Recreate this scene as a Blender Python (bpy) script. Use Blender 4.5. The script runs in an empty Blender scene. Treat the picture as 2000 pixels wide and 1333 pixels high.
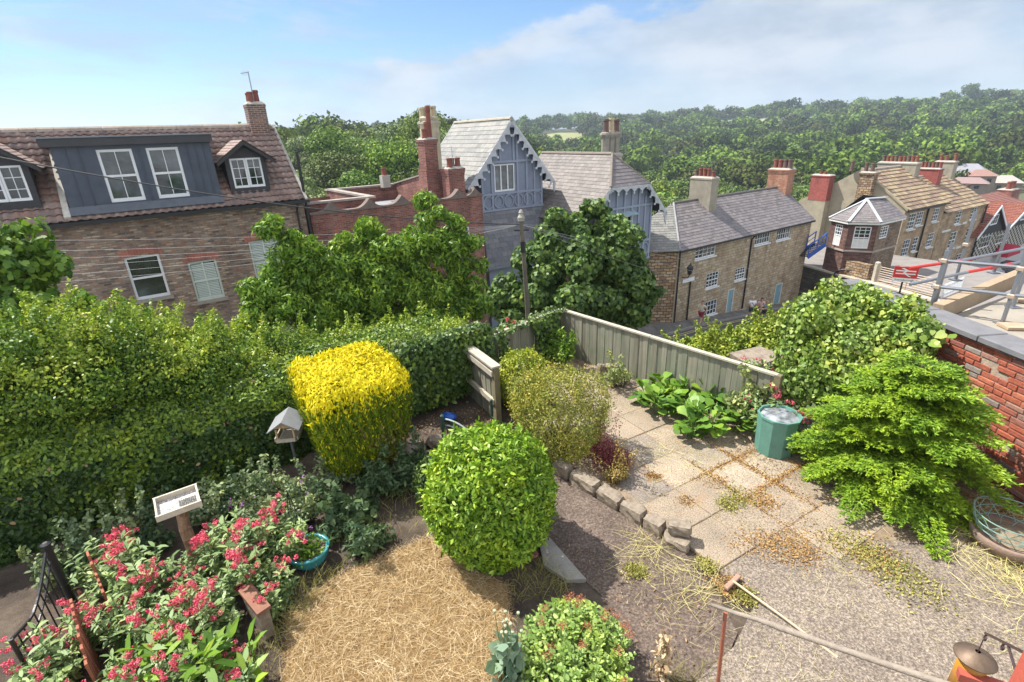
import bpy, bmesh, math, random
import numpy as np
from mathutils import Vector, Matrix
random.seed(7); RNG = np.random.default_rng(7)
S = bpy.context.scene; COL = S.collection
# ------------------------------------------------------------------ camera
CAMH = 4.5
PITCH, ROLL, FOC = math.radians(22.1), math.radians(2.1), 1000.0
_F = np.array([0, math.cos(PITCH), -math.sin(PITCH)]); _R0 = np.array([1., 0, 0]); _U0 = np.cross(_R0, _F)
_R = math.cos(ROLL)*_R0 - math.sin(ROLL)*_U0; _U = math.sin(ROLL)*_R0 + math.cos(ROLL)*_U0
cd = bpy.data.cameras.new("camera"); cam = bpy.data.objects.new("camera", cd); COL.objects.link(cam)
cd.sensor_width = 36; cd.lens = 18.0; cd.clip_start = .05; cd.clip_end = 6000
cam.matrix_world = Matrix(((_R[0], _U[0], -_F[0], 0), (_R[1], _U[1], -_F[1], 0), (_R[2], _U[2], -_F[2], CAMH), (0, 0, 0, 1)))
S.camera = cam
# ------------------------------------------------------------------ sun, sky, exposure
SUN_AZ, SUN_EL = math.radians(-64), math.radians(55)
ld = bpy.data.lights.new("sun", 'SUN'); ld.energy = 5.0; ld.angle = math.radians(.55); ld.color = (1, .95, .87)
sun = bpy.data.objects.new("sun", ld); COL.objects.link(sun)
_sd = Vector((math.sin(SUN_AZ)*math.cos(SUN_EL), math.cos(SUN_AZ)*math.cos(SUN_EL), math.sin(SUN_EL)))
sun.rotation_euler = _sd.to_track_quat('Z', 'Y').to_euler()
W = bpy.data.worlds.new("World"); S.world = W; W.use_nodes = True
nt = W.node_tree; nt.nodes.clear(); N = nt.nodes.new; L = nt.links.new
out = N('ShaderNodeOutputWorld'); bg = N('ShaderNodeBackground'); sky = N('ShaderNodeTexSky')
sky.sky_type = 'NISHITA'; sky.sun_disc = False; sky.sun_elevation = SUN_EL; sky.sun_rotation = SUN_AZ
sky.air_density = 1.15; sky.dust_density = .25; sky.ozone_density = 1.4; sky.altitude = 50
bg.inputs[1].default_value = .09
tc = N('ShaderNodeTexCoord'); sep = N('ShaderNodeSeparateXYZ'); L(tc.outputs['Generated'], sep.inputs[0])
def M_(op, a, b=None, c=None, tree=nt):
    n = tree.nodes.new('ShaderNodeMath'); n.operation = op
    for i, v in enumerate((a, b, c)):
        if v is None: continue
        if isinstance(v, (int, float)): n.inputs[i].default_value = v
        else: tree.links.new(v, n.inputs[i])
    return n.outputs[0]
def mapr(v, a, b, c, d, tree=nt, smooth=True):
    n = tree.nodes.new('ShaderNodeMapRange'); n.interpolation_type = 'SMOOTHSTEP' if smooth else 'LINEAR'
    tree.links.new(v, n.inputs[0])
    for i, q in enumerate((a, b, c, d)): n.inputs[i+1].default_value = q
    return n.outputs[0]
mp = N('ShaderNodeMapping'); mp.inputs['Scale'].default_value = (1, 1, 2.6); L(tc.outputs['Generated'], mp.inputs[0])
n1 = N('ShaderNodeTexNoise'); n1.inputs['Scale'].default_value = 4.2; n1.inputs['Detail'].default_value = 9; n1.inputs['Roughness'].default_value = .58; L(mp.outputs[0], n1.inputs[0])
n2 = N('ShaderNodeTexNoise'); n2.inputs['Scale'].default_value = 2.0; n2.inputs['Detail'].default_value = 5; L(mp.outputs[0], n2.inputs[0])
# cumulus bank: its top edge climbs towards +x (the right of the valley)
edge = M_('ADD', M_('MULTIPLY', sep.outputs[0], .16), .155)
hgt = M_('SUBTRACT', M_('ADD', edge, M_('MULTIPLY', M_('SUBTRACT', n1.outputs[0], .5), .26)), sep.outputs[2])
bank = mapr(hgt, -.002, .03, 0, 1)
body = mapr(n2.outputs[0], .34, .60, .45, 1)
left = mapr(sep.outputs[0], -.45, -.10, .45, 1)
bank = M_('MULTIPLY', M_('MULTIPLY', bank, body), left)
mp2 = N('ShaderNodeMapping'); mp2.inputs['Scale'].default_value = (1.1, 1.1, 5.5); mp2.inputs['Rotation'].default_value = (0, .12, 0); L(tc.outputs['Generated'], mp2.inputs[0])
n3 = N('ShaderNodeTexNoise'); n3.inputs['Scale'].default_value = 2.6; n3.inputs['Detail'].default_value = 7; n3.inputs['Roughness'].default_value = .6; n3.inputs['Distortion'].default_value = .5; L(mp2.outputs[0], n3.inputs[0])
wisp = M_('MULTIPLY', mapr(n3.outputs[0], .42, .68, 0, .8), mapr(sep.outputs[0], .25, -.35, .2, 1))
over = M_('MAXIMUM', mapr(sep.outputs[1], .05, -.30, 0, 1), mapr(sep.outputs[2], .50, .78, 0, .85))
fill_cloud = M_('MULTIPLY', over, mapr(n2.outputs[0], .36, .52, .15, 1))  # unseen bright cloud added overhead and behind the camera to fill shaded facades
mask = M_('MAXIMUM', bank, wisp)
mix = N('ShaderNodeMix'); mix.data_type = 'RGBA'
L(mask, mix.inputs[0]); 
gain = N('ShaderNodeMix'); gain.data_type = 'RGBA'; gain.blend_type = 'MULTIPLY'; gain.inputs[0].default_value = 1
L(sky.outputs[0], gain.inputs[6]); gain.inputs[7].default_value = (.58, .74, .98, 1)
L(gain.outputs[2], mix.inputs[6]); cc_ = N('ShaderNodeMix'); cc_.data_type = 'RGBA'; L(mapr(n1.outputs[0], .38, .64, 0, 1), cc_.inputs[0]); cc_.inputs[6].default_value = (3.2, 3.85, 4.7, 1); cc_.inputs[7].default_value = (4.7, 5.15, 5.7, 1); L(cc_.outputs[2], mix.inputs[7])
mixo = N('ShaderNodeMix'); mixo.data_type = 'RGBA'; L(fill_cloud, mixo.inputs[0]); L(mix.outputs[2], mixo.inputs[6]); mixo.inputs[7].default_value = (9.6, 9.8, 10.2, 1)
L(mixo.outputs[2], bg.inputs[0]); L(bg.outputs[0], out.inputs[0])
S.view_settings.view_transform = 'Standard'; S.view_settings.look = 'None'
S.view_settings.exposure = .82; S.view_settings.gamma = 1.0
S.render.engine = 'CYCLES'
# ------------------------------------------------------------------ where a picture point lies in the place
def ray(x, y): return _R*(x-1000)/FOC + _U*(666.5-y)/FOC + _F
def G(x, y, z=0.):
    d = ray(x, y); t = (z-CAMH)/d[2]; return Vector((d[0]*t, d[1]*t, z))
def AT(x, y, r):
    d = ray(x, y); t = r/math.hypot(d[0], d[1]); return Vector((d[0]*t, d[1]*t, CAMH+d[2]*t))
class Frame:                       # a street front: direction theta, D metres away
    def __init__(s, theta, D):
        t = math.radians(theta); s.u = np.array([math.sin(t), math.cos(t)]); s.n = np.array([-math.cos(t), math.sin(t)]); s.D = D; s.rot = math.radians(90-theta)
    def loc(s, z=0): return (s.n[0]*s.D, s.n[1]*s.D, z)
    def world(s, u, v, z=0): p = s.u*u + s.n*(s.D+v); return Vector((p[0], p[1], z))
# ------------------------------------------------------------------ tagging
def tag(o, label=None, cat=None, group=None, kind=None):
    if label: o['label'] = label
    if cat: o['category'] = cat
    if group: o['group'] = group
    if kind: o['kind'] = kind
    return o
def empty(name, loc=(0, 0, 0), rz=0, label=None, cat=None, group=None):
    o = bpy.data.objects.new(name, None); o.empty_display_size = .2; COL.objects.link(o)
    o.location = loc; o.rotation_euler = (0, 0, rz); return tag(o, label, cat, group)
def copy_tree(o, parent=None):
    c = o.copy(); COL.objects.link(c); c.parent = parent
    for ch in list(o.children): copy_tree(ch, c)
    return c
# ------------------------------------------------------------------ mesh builder
class MB:
    def __init__(s): s.v = []; s.f = []; s.m = []; s.n = 0; s.mi = 0
    def add(s, vs, fs):
        b = s.n; s.v.extend([tuple(p) for p in vs]); s.n += len(vs)
        for q in fs: s.f.append([b+i for i in q]); s.m.append(s.mi)
        return s
    def quad(s, *p): return s.add(p, [tuple(range(len(p)))])
    def box(s, x0, x1, y0, y1, z0, z1):
        v = [(x0,y0,z0),(x1,y0,z0),(x1,y1,z0),(x0,y1,z0),(x0,y0,z1),(x1,y0,z1),(x1,y1,z1),(x0,y1,z1)]
        return s.add(v, [(0,3,2,1),(4,5,6,7),(0,1,5,4),(1,2,6,5),(2,3,7,6),(3,0,4,7)])
    def rbox(s, c, size, mat=None, bev=0.):   # centred box with a rotation matrix and chamfer
        hx, hy, hz = [q/2 for q in size]; M = mat or Matrix.Identity(3); c = Vector(c)
        if bev <= 0:
            v = [c + M @ Vector((a*hx, b*hy, d*hz)) for d in (-1, 1) for a, b in ((-1,-1),(1,-1),(1,1),(-1,1))]
            return s.add(v, [(0,3,2,1),(4,5,6,7),(0,1,5,4),(1,2,6,5),(2,3,7,6),(3,0,4,7)])
        b_ = bev; v = []
        for zz, ins in ((-hz, b_), (-hz+b_, 0), (hz-b_, 0), (hz, b_)):
            for a, b in ((-1,-1),(1,-1),(1,1),(-1,1)): v.append(c + M @ Vector((a*(hx-ins), b*(hy-ins), zz)))
        fs = [(3,2,1,0),(12,13,14,15)]
        for k in range(3):
            for i in range(4): j = (i+1) % 4; fs.append((4*k+i, 4*k+j, 4*k+4+j, 4*k+4+i))
        return s.add(v, fs)
    def bar(s, a, b, w, h=None, up=(0, 0, 1)):   # rectangular bar between two points
        a = Vector(a); b = Vector(b); d = (b-a); l = d.length; d.normalize(); up = Vector(up)
        if abs(d.dot(up)) > .98: up = Vector((1, 0, 0))
        x = d.cross(up).normalized(); y = x.cross(d); M = Matrix((x, d, y)).transposed()
        return s.rbox((a+b)/2, (w, l, h or w), M)
    def tube(s, pts, rad, seg=8, cap=True):
        pts = [Vector(p) for p in pts]; n = len(pts)
        if not hasattr(rad, '__len__'): rad = [rad]*n
        vs = []; prev = None
        for i, p in enumerate(pts):
            d = (pts[min(i+1, n-1)] - pts[max(i-1, 0)]).normalized()
            if prev is None: x = d.orthogonal().normalized()
            else:
                x = prev - d*prev.dot(d)
                x = x.normalized() if x.length > 1e-6 else d.orthogonal().normalized()
            prev = x; y = d.cross(x)
            for k in range(seg):
                a = 2*math.pi*k/seg; vs.append(p + (x*math.cos(a) + y*math.sin(a))*rad[i])
        fs = []
        for i in range(n-1):
            for k in range(seg): j = (k+1) % seg; fs.append((i*seg+k, i*seg+j, (i+1)*seg+j, (i+1)*seg+k))
        if cap: fs.append(tuple(range(seg))[::-1]); fs.append(tuple((n-1)*seg+k for k in range(seg)))
        return s.add(vs, fs)
    def lathe(s, prof, c=(0, 0, 0), seg=16, cap=True):
        vs = []; fs = []; n = len(prof)
        for r, z in prof:
            for k in range(seg): a = 2*math.pi*k/seg; vs.append((c[0]+r*math.cos(a), c[1]+r*math.sin(a), c[2]+z))
        for i in range(n-1):
            for k in range(seg): j = (k+1) % seg; fs.append((i*seg+k, i*seg+j, (i+1)*seg+j, (i+1)*seg+k))
        if cap: fs.append(tuple(range(seg))[::-1]); fs.append(tuple((n-1)*seg+k for k in range(seg)))
        return s.add(vs, fs)
    def prism(s, poly, off):   # polygon of 3-D points pushed by a vector
        off = Vector(off); a = [Vector(p) for p in poly]; n = len(a); b = [p+off for p in a]
        fs = [tuple(range(n))[::-1], tuple(range(n, 2*n))] + [(i, (i+1) % n, n+(i+1) % n, n+i) for i in range(n)]
        return s.add(a+b, fs)
    def build(s, name, mats, parent=None, smooth=False, fix=True, loc=None, rz=None):
        me = bpy.data.meshes.new(name); me.from_pydata(s.v, [], s.f)
        mats = mats if isinstance(mats, (list, tuple)) else [mats]
        for m in mats: me.materials.append(m)
        if len(mats) > 1: me.polygons.foreach_set('material_index', s.m)
        if fix:
            bm = bmesh.new(); bm.from_mesh(me); bmesh.ops.recalc_face_normals(bm, faces=bm.faces); bm.to_mesh(me); bm.free()
        uv_by_plane(me)
        if smooth: me.shade_smooth()
        o = bpy.data.objects.new(name, me); COL.objects.link(o)
        if parent: o.parent = parent
        if loc is not None: o.location = loc
        if rz is not None: o.rotation_euler = (0, 0, rz)
        return o
def uv_by_plane(me):
    np_ = len(me.polygons); nl = len(me.loops)
    if not np_: return
    nor = np.empty(np_*3); me.polygons.foreach_get('normal', nor); nor = nor.reshape(-1, 3)
    tot = np.empty(np_, dtype=np.int32); me.polygons.foreach_get('loop_total', tot)
    vi = np.empty(nl, dtype=np.int32); me.loops.foreach_get('vertex_index', vi)
    co = np.empty(len(me.vertices)*3); me.vertices.foreach_get('co', co); co = co.reshape(-1, 3)
    t = np.stack([-nor[:, 1], nor[:, 0], np.zeros(np_)], 1); ln = np.linalg.norm(t, axis=1); flat = ln < .12
    t[flat] = (1, 0, 0); ln[flat] = 1; t /= ln[:, None]; b = np.cross(nor, t)
    t = np.repeat(t, tot, 0); b = np.repeat(b, tot, 0); p = co[vi]
    uv = np.stack([(p*t).sum(1), (p*b).sum(1)], 1).astype(np.float32)
    lay = me.uv_layers.new(name='UVMap'); lay.data.foreach_set('uv', uv.ravel())
def fast_mesh(name, V, F, mats, mi=None, smooth=False):     # V (n,3), F (m,k) numpy
    me = bpy.data.meshes.new(name); n, k = F.shape
    me.vertices.add(len(V)); me.vertices.foreach_set('co', np.ascontiguousarray(V, dtype=np.float32).ravel())
    me.loops.add(n*k); me.loops.foreach_set('vertex_index', F.astype(np.int32).ravel())
    me.polygons.add(n); me.polygons.foreach_set('loop_start', np.arange(0, n*k, k, dtype=np.int32))
    me.polygons.foreach_set('loop_total', np.full(n, k, dtype=np.int32))
    for m in (mats if isinstance(mats, (list, tuple)) else [mats]): me.materials.append(m)
    if mi is not None: me.polygons.foreach_set('material_index', mi.astype(np.int32))
    me.update(calc_edges=True)
    return me
def link(name, me, parent=None, loc=None):
    o = bpy.data.objects.new(name, me); COL.objects.link(o)
    if parent: o.parent = parent
    if loc is not None: o.location = loc
    return o
# ------------------------------------------------------------------ materials
MATS = {}
class NT:
    def __init__(s, name):
        s.m = bpy.data.materials.new(name); s.m.use_nodes = True; s.t = s.m.node_tree; s.t.nodes.clear()
        s.out = s.n('ShaderNodeOutputMaterial'); s.b = s.n('ShaderNodeBsdfPrincipled'); s.l(s.b.outputs[0], s.out.inputs[0])
    def n(s, t, **k):
        q = s.t.nodes.new(t)
        for a, v in k.items():
            if a in q.inputs: q.inputs[a].default_value = v
            else: setattr(q, a, v)
        return q
    def l(s, a, b): s.t.links.new(a, b)
    def ramp(s, fac, stops):
        r = s.n('ShaderNodeValToRGB'); s.l(fac, r.inputs[0]); e = r.color_ramp.elements
        while len(e) < len(stops): e.new(.5)
        for i, (p, c) in enumerate(stops): e[i].position = p; e[i].color = (*c, 1)
        return r.outputs[0]
    def mixc(s, f, a, b, mode='MIX'):
        q = s.n('ShaderNodeMix', data_type='RGBA', blend_type=mode)
        for i, v in ((0, f), (6, a), (7, b)):
            if isinstance(v, (int, float)): q.inputs[i].default_value = v
            elif isinstance(v, tuple): q.inputs[i].default_value = (*v, 1)
            else: s.l(v, q.inputs[i])
        return q.outputs[2]
    def noise(s, scale, detail=4, rough=.55, co=None, dist=0):
        q = s.n('ShaderNodeTexNoise'); q.inputs['Scale'].default_value = scale; q.inputs['Detail'].default_value = detail
        q.inputs['Roughness'].default_value = rough; q.inputs['Distortion'].default_value = dist
        s.l(co if co is not None else s.obj(), q.inputs[0]); return q.outputs[0]
    def obj(s):
        if not hasattr(s, '_c'): s._c = s.n('ShaderNodeTexCoord')
        return s._c.outputs['Object']
    def uv(s):
        s.obj(); return s._c.outputs['UV']
    def bump(s, h, strength=.3, dist=.01):
        q = s.n('ShaderNodeBump'); q.inputs['Strength'].default_value = strength; q.inputs['Distance'].default_value = dist
        if s.b.inputs['Normal'].is_linked: s.l(s.b.inputs['Normal'].links[0].from_socket, q.inputs['Normal'])
        s.l(h, q.inputs['Height']); s.l(q.outputs[0], s.b.inputs['Normal'])
    def col(s, c):
        if isinstance(c, tuple): s.b.inputs['Base Color'].default_value = (*c, 1)
        else: s.l(c, s.b.inputs['Base Color'])
    def rough(s, r): s.b.inputs['Roughness'].default_value = r
def pbr(name, c, rough=.75, var=.25, scale=3., metal=0., bump=.15, bs=40, c2=None, fine=True):
    if name in MATS: return MATS[name]
    t = NT(name); d = c2 or tuple(q*(1-var) for q in c); u = tuple(min(1, q*(1+var*.5)) for q in c)
    col = t.ramp(t.noise(scale, 6, .6), [(.3, d), (.55, c), (.75, u)])
    if fine: col = t.mixc(.35, col, t.ramp(t.noise(bs, 3), [(.3, tuple(q*.7 for q in c)), (.7, u)]))
    t.col(col); t.rough(rough); t.b.inputs['Metallic'].default_value = metal
    if bump: t.bump(t.noise(bs, 4), bump, .01)
    MATS[name] = t.m; return t.m
def leafm(name, dark, mid, light, trans=.3, rough=.45, spec=.4, objvar=False, tip=None):
    trans *= .6; rough = max(rough, .46); spec *= .8
    t = NT(name); g = t.n('ShaderNodeNewGeometry')
    fac = g.outputs['Random Per Island']
    col = t.ramp(fac, [(0, dark), (.5, mid), (1, light)])
    if objvar:
        oi = t.n('ShaderNodeObjectInfo'); hs = t.n('ShaderNodeHueSaturation'); t.l(col, hs.inputs['Color'])
        t.l(mapr(oi.outputs['Random'], 0, 1, .475, .515, t.t, False), hs.inputs['Hue']); 
        rr = M_('FRACT', M_('MULTIPLY', oi.outputs['Random'], 7.31, tree=t.t), tree=t.t)
        t.l(mapr(rr, 0, 1, .6, 1.45, t.t, False), hs.inputs['Value'])
        rs = M_('FRACT', M_('MULTIPLY', oi.outputs['Random'], 17.7, tree=t.t), tree=t.t)
        t.l(mapr(rs, 0, 1, .72, 1.1, t.t, False), hs.inputs['Saturation']); col = hs.outputs[0]
    grow = t.ramp(t.noise(2.6, 4, .6), [(.36, (.72, .80, .9)), (.52, (1, 1, 1)), (.66, (1.28, 1.14, .82))]) if (not objvar and mid[1] > mid[0]) else (1., 1., 1.)
    col = t.mixc(1., col, grow, 'MULTIPLY')
    t.col(col); t.rough(rough); t.b.inputs['Specular IOR Level'].default_value = spec
    tr = t.n('ShaderNodeBsdfTranslucent'); mx = t.n('ShaderNodeMixShader'); mx.inputs[0].default_value = trans
    t.l(t.mixc(1., col, (1.25, 1.35, .7), 'MULTIPLY'), tr.inputs[0]); t.l(t.b.outputs[0], mx.inputs[1]); t.l(tr.outputs[0], mx.inputs[2]); t.l(mx.outputs[0], t.out.inputs[0])
    MATS[name] = t.m; return t.m
def masonry(name, cols, mortar, bw, bh, mw=.01, rough=.85, bump=.6, dirt=None, wob=.02, sq=1., off=.5, bscale=60):
    t = NT(name); uv = t.uv()
    if wob:
        nn = t.n('ShaderNodeTexNoise'); nn.inputs['Scale'].default_value = 2.3/bw*.4; nn.inputs['Detail'].default_value = 2; t.l(uv, nn.inputs[0])
        va = t.n('ShaderNodeVectorMath', operation='SCALE'); va.inputs['Scale'].default_value = wob*2
        vs = t.n('ShaderNodeVectorMath', operation='SUBTRACT'); t.l(nn.outputs['Color'], vs.inputs[0]); vs.inputs[1].default_value = (.5, .5, .5); t.l(vs.outputs[0], va.inputs[0])
        vd = t.n('ShaderNodeVectorMath', operation='ADD'); t.l(uv, vd.inputs[0]); t.l(va.outputs[0], vd.inputs[1]); uv = vd.outputs[0]
    def br(a, b):
        q = t.n('ShaderNodeTexBrick'); q.inputs['Scale'].default_value = 1; q.inputs['Brick Width'].default_value = bw; q.inputs['Row Height'].default_value = bh
        q.inputs['Mortar Size'].default_value = mw; q.inputs['Mortar Smooth'].default_value = .25; q.inputs['Bias'].default_value = 0
        q.offset = off; q.squash = sq; q.squash_frequency = 3
        q.inputs['Color1'].default_value = (*a, 1); q.inputs['Color2'].default_value = (*b, 1); q.inputs['Mortar'].default_value = (*mortar, 1); t.l(uv, q.inputs[0]); return q
    q = br((0, 0, 0), (1, 1, 1)); n = len(cols)
    # one random value per brick, mapped through the brick colours
    stops = [(i/(n-1), c) for i, c in enumerate(cols)]
    brc = t.ramp(q.outputs['Color'], stops)
    var = t.noise(9, 5, .6); brc = t.mixc(.6, brc, t.ramp(var, [(.25, (.45, .45, .45)), (.6, (1, 1, 1)), (.8, (1.15, 1.1, 1.05))]), 'MULTIPLY')
    col = t.mixc(q.outputs['Fac'], brc, mortar)
    if dirt: col = t.mixc(t.ramp(t.noise(.55, 6, .6), [(.42, (0, 0, 0)), (.7, (.8, .8, .8))]), col, dirt, 'MULTIPLY')
    sm = t.n('ShaderNodeMapping'); sm.inputs['Scale'].default_value = (1.6, .28, 1); t.l(t.uv(), sm.inputs[0])
    col = t.mixc(1., col, t.ramp(t.noise(1., 6, .65, sm.outputs[0]), [(.3, (.62, .60, .60)), (.52, (1, 1, 1)), (.72, (1.14, 1.12, 1.08))]), 'MULTIPLY')
    t.col(col); t.rough(rough)
    inv = M_('SUBTRACT', 1., q.outputs['Fac'], tree=t.t)
    t.bump(M_('ADD', inv, M_('MULTIPLY', t.noise(bscale, 4), .6, tree=t.t), tree=t.t), bump, .012)
    MATS[name] = t.m; return t.m
def islandm(name, cols, rough=.8, bump=.4, bs=30, spots=None):
    t = NT(name); g = t.n('ShaderNodeNewGeometry'); n = len(cols)
    col = t.ramp(g.outputs['Random Per Island'], [(i/(n-1), c) for i, c in enumerate(cols)])
    col = t.mixc(.6, col, t.ramp(t.noise(8, 6, .65), [(.25, (.5, .5, .5)), (.65, (1.1, 1.1, 1.1))]), 'MULTIPLY')
    if spots: col = t.mixc(t.ramp(t.noise(spots[1], 6, .7), [(spots[2], (0, 0, 0)), (spots[2]+.12, (1, 1, 1))]), col, spots[0])
    t.col(col); t.rough(rough); t.bump(t.noise(bs, 5, .65), bump, .01); MATS[name] = t.m; return t.m
def glassm(name, c=(.015, .02, .022), rough=.06):
    t = NT(name); t.col(t.ramp(t.noise(1.3, 3), [(.35, tuple(q*.4 for q in c)), (.6, tuple(q*2 for q in c)), (.72, tuple(q*5 for q in c))])); t.rough(rough); t.b.inputs['Specular IOR Level'].default_value = .9; MATS[name] = t.m; return t.m  # pale blotches in the colour stand in for reflections in the pane
# ------------------------------------------------------------------ leaves
OUT = {  # outline: (along, across, lift)
 'rhomb': np.array([(0, 0, 0), (.45, .34, .10), (1, 0, -.05), (.45, -.34, .10)]),
 'lance': np.array([(0, 0, 0), (.35, .17, .05), (.7, .13, .03), (1, 0, -.1), (.7, -.13, .03), (.35, -.17, .05)]),
 'oval': np.array([(0, 0, 0), (.25, .25, .07), (.65, .27, .07), (1, 0, -.05), (.65, -.27, .07), (.25, -.25, .07)]),
 'heart': np.array([(.08, 0, -.02), (0, .22, .04), (.22, .44, .08), (.6, .36, .05), (1, 0, -.14), (.6, -.36, .05), (.22, -.44, .08), (0, -.22, .04)]),
 'ellip': np.array([(0, 0, 0), (.28, .17, .07), (.6, .18, .07), (1, 0, -.04), (.6, -.18, .07), (.28, -.17, .07)]),
 'paddle': np.array([(0, .04, 0), (.35, .09, .02), (.55, .27, .09), (.82, .29, .06), (1, .1, -.05), (1, -.1, -.05), (.82, -.29, .06), (.55, -.27, .09), (.35, -.09, .02), (0, -.04, 0)]),
 'palm': np.array([(0, 0, 0), (.1, .30, .05), (.42, .52, .04), (.38, .22, .04), (.72, .32, 0), (1, 0, -.12), (.72, -.32, 0), (.38, -.22, .04), (.42, -.52, .04), (.1, -.30, .05)]),
 'blade': np.array([(0, .02, 0), (.5, .016, .06), (1, 0, 0), (.5, -.016, .06)]),
 'spray': np.array([(0, .05, 0), (.5, .16, .02), (1, .0, .05), (.5, -.16, .02)])}
def unit(a): return a/np.maximum(np.linalg.norm(a, axis=-1, keepdims=True), 1e-9)
def leaf_geo(P, Nn, size, outline='rhomb', jit=.5, droop=.2, dirs=None, rng=RNG, svar=.35):
    n = len(P); o = OUT[outline]; k = len(o)
    nn = unit(Nn + rng.normal(0, jit, (n, 3)))
    d = rng.normal(0, 1, (n, 3)) if dirs is None else dirs + rng.normal(0, .25, (n, 3))
    d = d - nn*(d*nn).sum(1, keepdims=True); d = unit(d); d[:, 2] -= droop; d = unit(d); s = unit(np.cross(d, nn)); nn = np.cross(s, d)
    L_ = (size*(1 + rng.uniform(-svar, svar, n)))[:, None, None]
    V = P[:, None, :] + L_*(d[:, None, :]*o[None, :, 0:1] + s[:, None, :]*o[None, :, 1:2] + nn[:, None, :]*o[None, :, 2:3])
    return V.reshape(-1, 3), np.arange(n*k).reshape(n, k)
def sph(n, rng=RNG): return unit(rng.normal(0, 1, (n, 3)))
def lobes(K, R, H, z0, rng, lr=.36, power=1.):
    """lobe centres spread over an ellipsoid crown, and their radii"""
    c = sph(K, rng); c[:, 2] = np.abs(c[:, 2])*1.25 - .38
    c *= rng.uniform(.45, .86, (K, 1)); C_ = c*np.array([R, R, H/2]) + np.array([0, 0, z0+H*.5])
    return C_, R*lr*rng.uniform(.7, 1.25, K)
def lobe_leaves(C_, r, n, rng, flat=.8, up=.25, inner=.15):
    K = len(C_); w = r**2; idx = rng.choice(K, n, p=w/w.sum()); d = sph(n, rng)
    rad = np.where(rng.random(n) < inner, rng.uniform(.3, .9, n), rng.normal(1, .09, n))
    P = C_[idx] + d*(r[idx]*rad)[:, None]*np.array([1, 1, flat]); Nn = unit(d + np.array([0, 0, up])); return P, Nn
def leaf_obj(name, P, Nn, size, mat, outline='rhomb', parent=None, loc=None, **k):
    V, F_ = leaf_geo(P, Nn, size, outline, **k); return link(name, fast_mesh(name, V, F_, mat), parent, loc)
# ------------------------------------------------------------------ terrain
HN = 1
def pz(x, y): return -.588*x+.809*y
def sz(x, y): return .809*x+.588*y
def road_z(s): return np.interp(s, [-40, 0, 28.4, 44, 60, 90], [-7.2, -6.3, -7.95, -9.75, -11.2, -13.0])
def ss(a, b, x): t = np.clip((x-a)/(b-a), 0, 1); return t*t*(3-2*t)
def terrain(x, y):
    x = np.asarray(x, float); y = np.asarray(y, float); p = pz(x, y); s = sz(x, y); r = np.hypot(x, y); az = np.degrees(np.arctan2(x, y))
    t = np.maximum(np.maximum(-.602*x+.799*y-9.2, .618*x+.787*y-8.95), 0)
    rz = road_z(s)-.35
    near = np.maximum(-.05-t*1.3, rz)
    near = np.where((x > 6.3) & (x < 30) & (y < 20), -1.2-.5*np.maximum(y-5, 0), near); near = np.maximum(near, rz)
    yard = ss(46, 49, s)*ss(24.0, 21.0, p)*ss(4, 8, p)
    
    yard2 = ss(47, 50, s)*ss(19, 22, p)*ss(34, 30, p); 
    left = -24+np.clip((r-52)*.34, 0, 16) + np.clip((r-130)*.012, 0, 20)
    right = np.interp(r, [0, 60, 200, 300, 420, 560, 720, 900, 1400, 3000], [-24, -24, -23, -21, -16, -8, 1, 8, 4, 0])
    up = ss(8, 45, az)*ss(350, 900, r)*3.5
    for a0_, r0_, h_, sa, sr in ((39.8, 800, 6, 2.6, 110), (23.8, 690, 7, 3.5, 90), (15.5, 730, 5, 2.2, 90), (29.5, 690, 5, 2.2, 70), (6, 620, 2, 2.5, 100), (32.8, 980, 5, 2, 90)): up = up+h_*np.exp(-((az-a0_)/sa)**2-((r-r0_-sr*.5)/sr)**2)
    a = ss(-6, 7, az); far = left*(1-a) + (right+up)*a
    k = ss(26, 44, p)
    return near*(1-k) + far*k
def make_terrain():
    ra = np.concatenate([np.arange(0, 60, .8), np.arange(60, 200, 4), np.arange(200, 1000, 20), np.arange(1000, 1500, 100)])
    th = np.radians(np.arange(-70, 75.1, .75)); Rr, T = np.meshgrid(ra, th, indexing='ij')
    X = Rr*np.sin(T); Y = Rr*np.cos(T)-1.5; Z = terrain(X, Y); V = np.stack([X, Y, Z], -1).reshape(-1, 3); a, b = Rr.shape
    i = np.arange(a-1)[:, None]*b+np.arange(b-1)[None, :]; F_ = np.stack([i, i+1, i+b+1, i+b], -1).reshape(-1, 4)[:, ::-1]
    t = NT('ground_soil'); nz = t.noise(.06, 8, .6); fi = t.noise(6, 6, .7)
    c = t.mixc(t.ramp(nz, [(.42, (0, 0, 0)), (.58, (1, 1, 1))]), (.07, .10, .025), (.10, .085, .05))
    t.col(t.mixc(.6, c, t.ramp(fi, [(.3, (.35, .35, .35)), (.7, (1.2, 1.2, 1.2))]), 'MULTIPLY')); t.rough(.95); t.bump(fi, .5, .05)
    me = fast_mesh('ground', V, F_, t.m); me.shade_smooth(); o = link('ground', me); tag(o, kind='structure')
make_terrain()
def strip(name, u0, u1, v0, v1, fr, lift, mat, n=60, zf=None):
    mb = MB(); us = np.linspace(u0, u1, n)
    zf = zf or (lambda q: float(road_z(q))+lift)
    for a, b in zip(us[:-1], us[1:]):
        mb.quad(fr.world(a, v0, zf(a)), fr.world(b, v0, zf(b)), fr.world(b, v1, zf(b)), fr.world(a, v1, zf(a)))
    o = mb.build(name, mat, fix=False); return tag(o, kind='structure')
STF = Frame(54, 0)
asph = pbr('asphalt', (.075, .077, .085), .9, .25, .8, bs=90, bump=.3)
pave = masonry('pavement_flags', [(.13, .125, .12), (.17, .165, .155), (.2, .19, .175)], (.06, .06, .06), .9, .6, .012, bump=.3)
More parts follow.
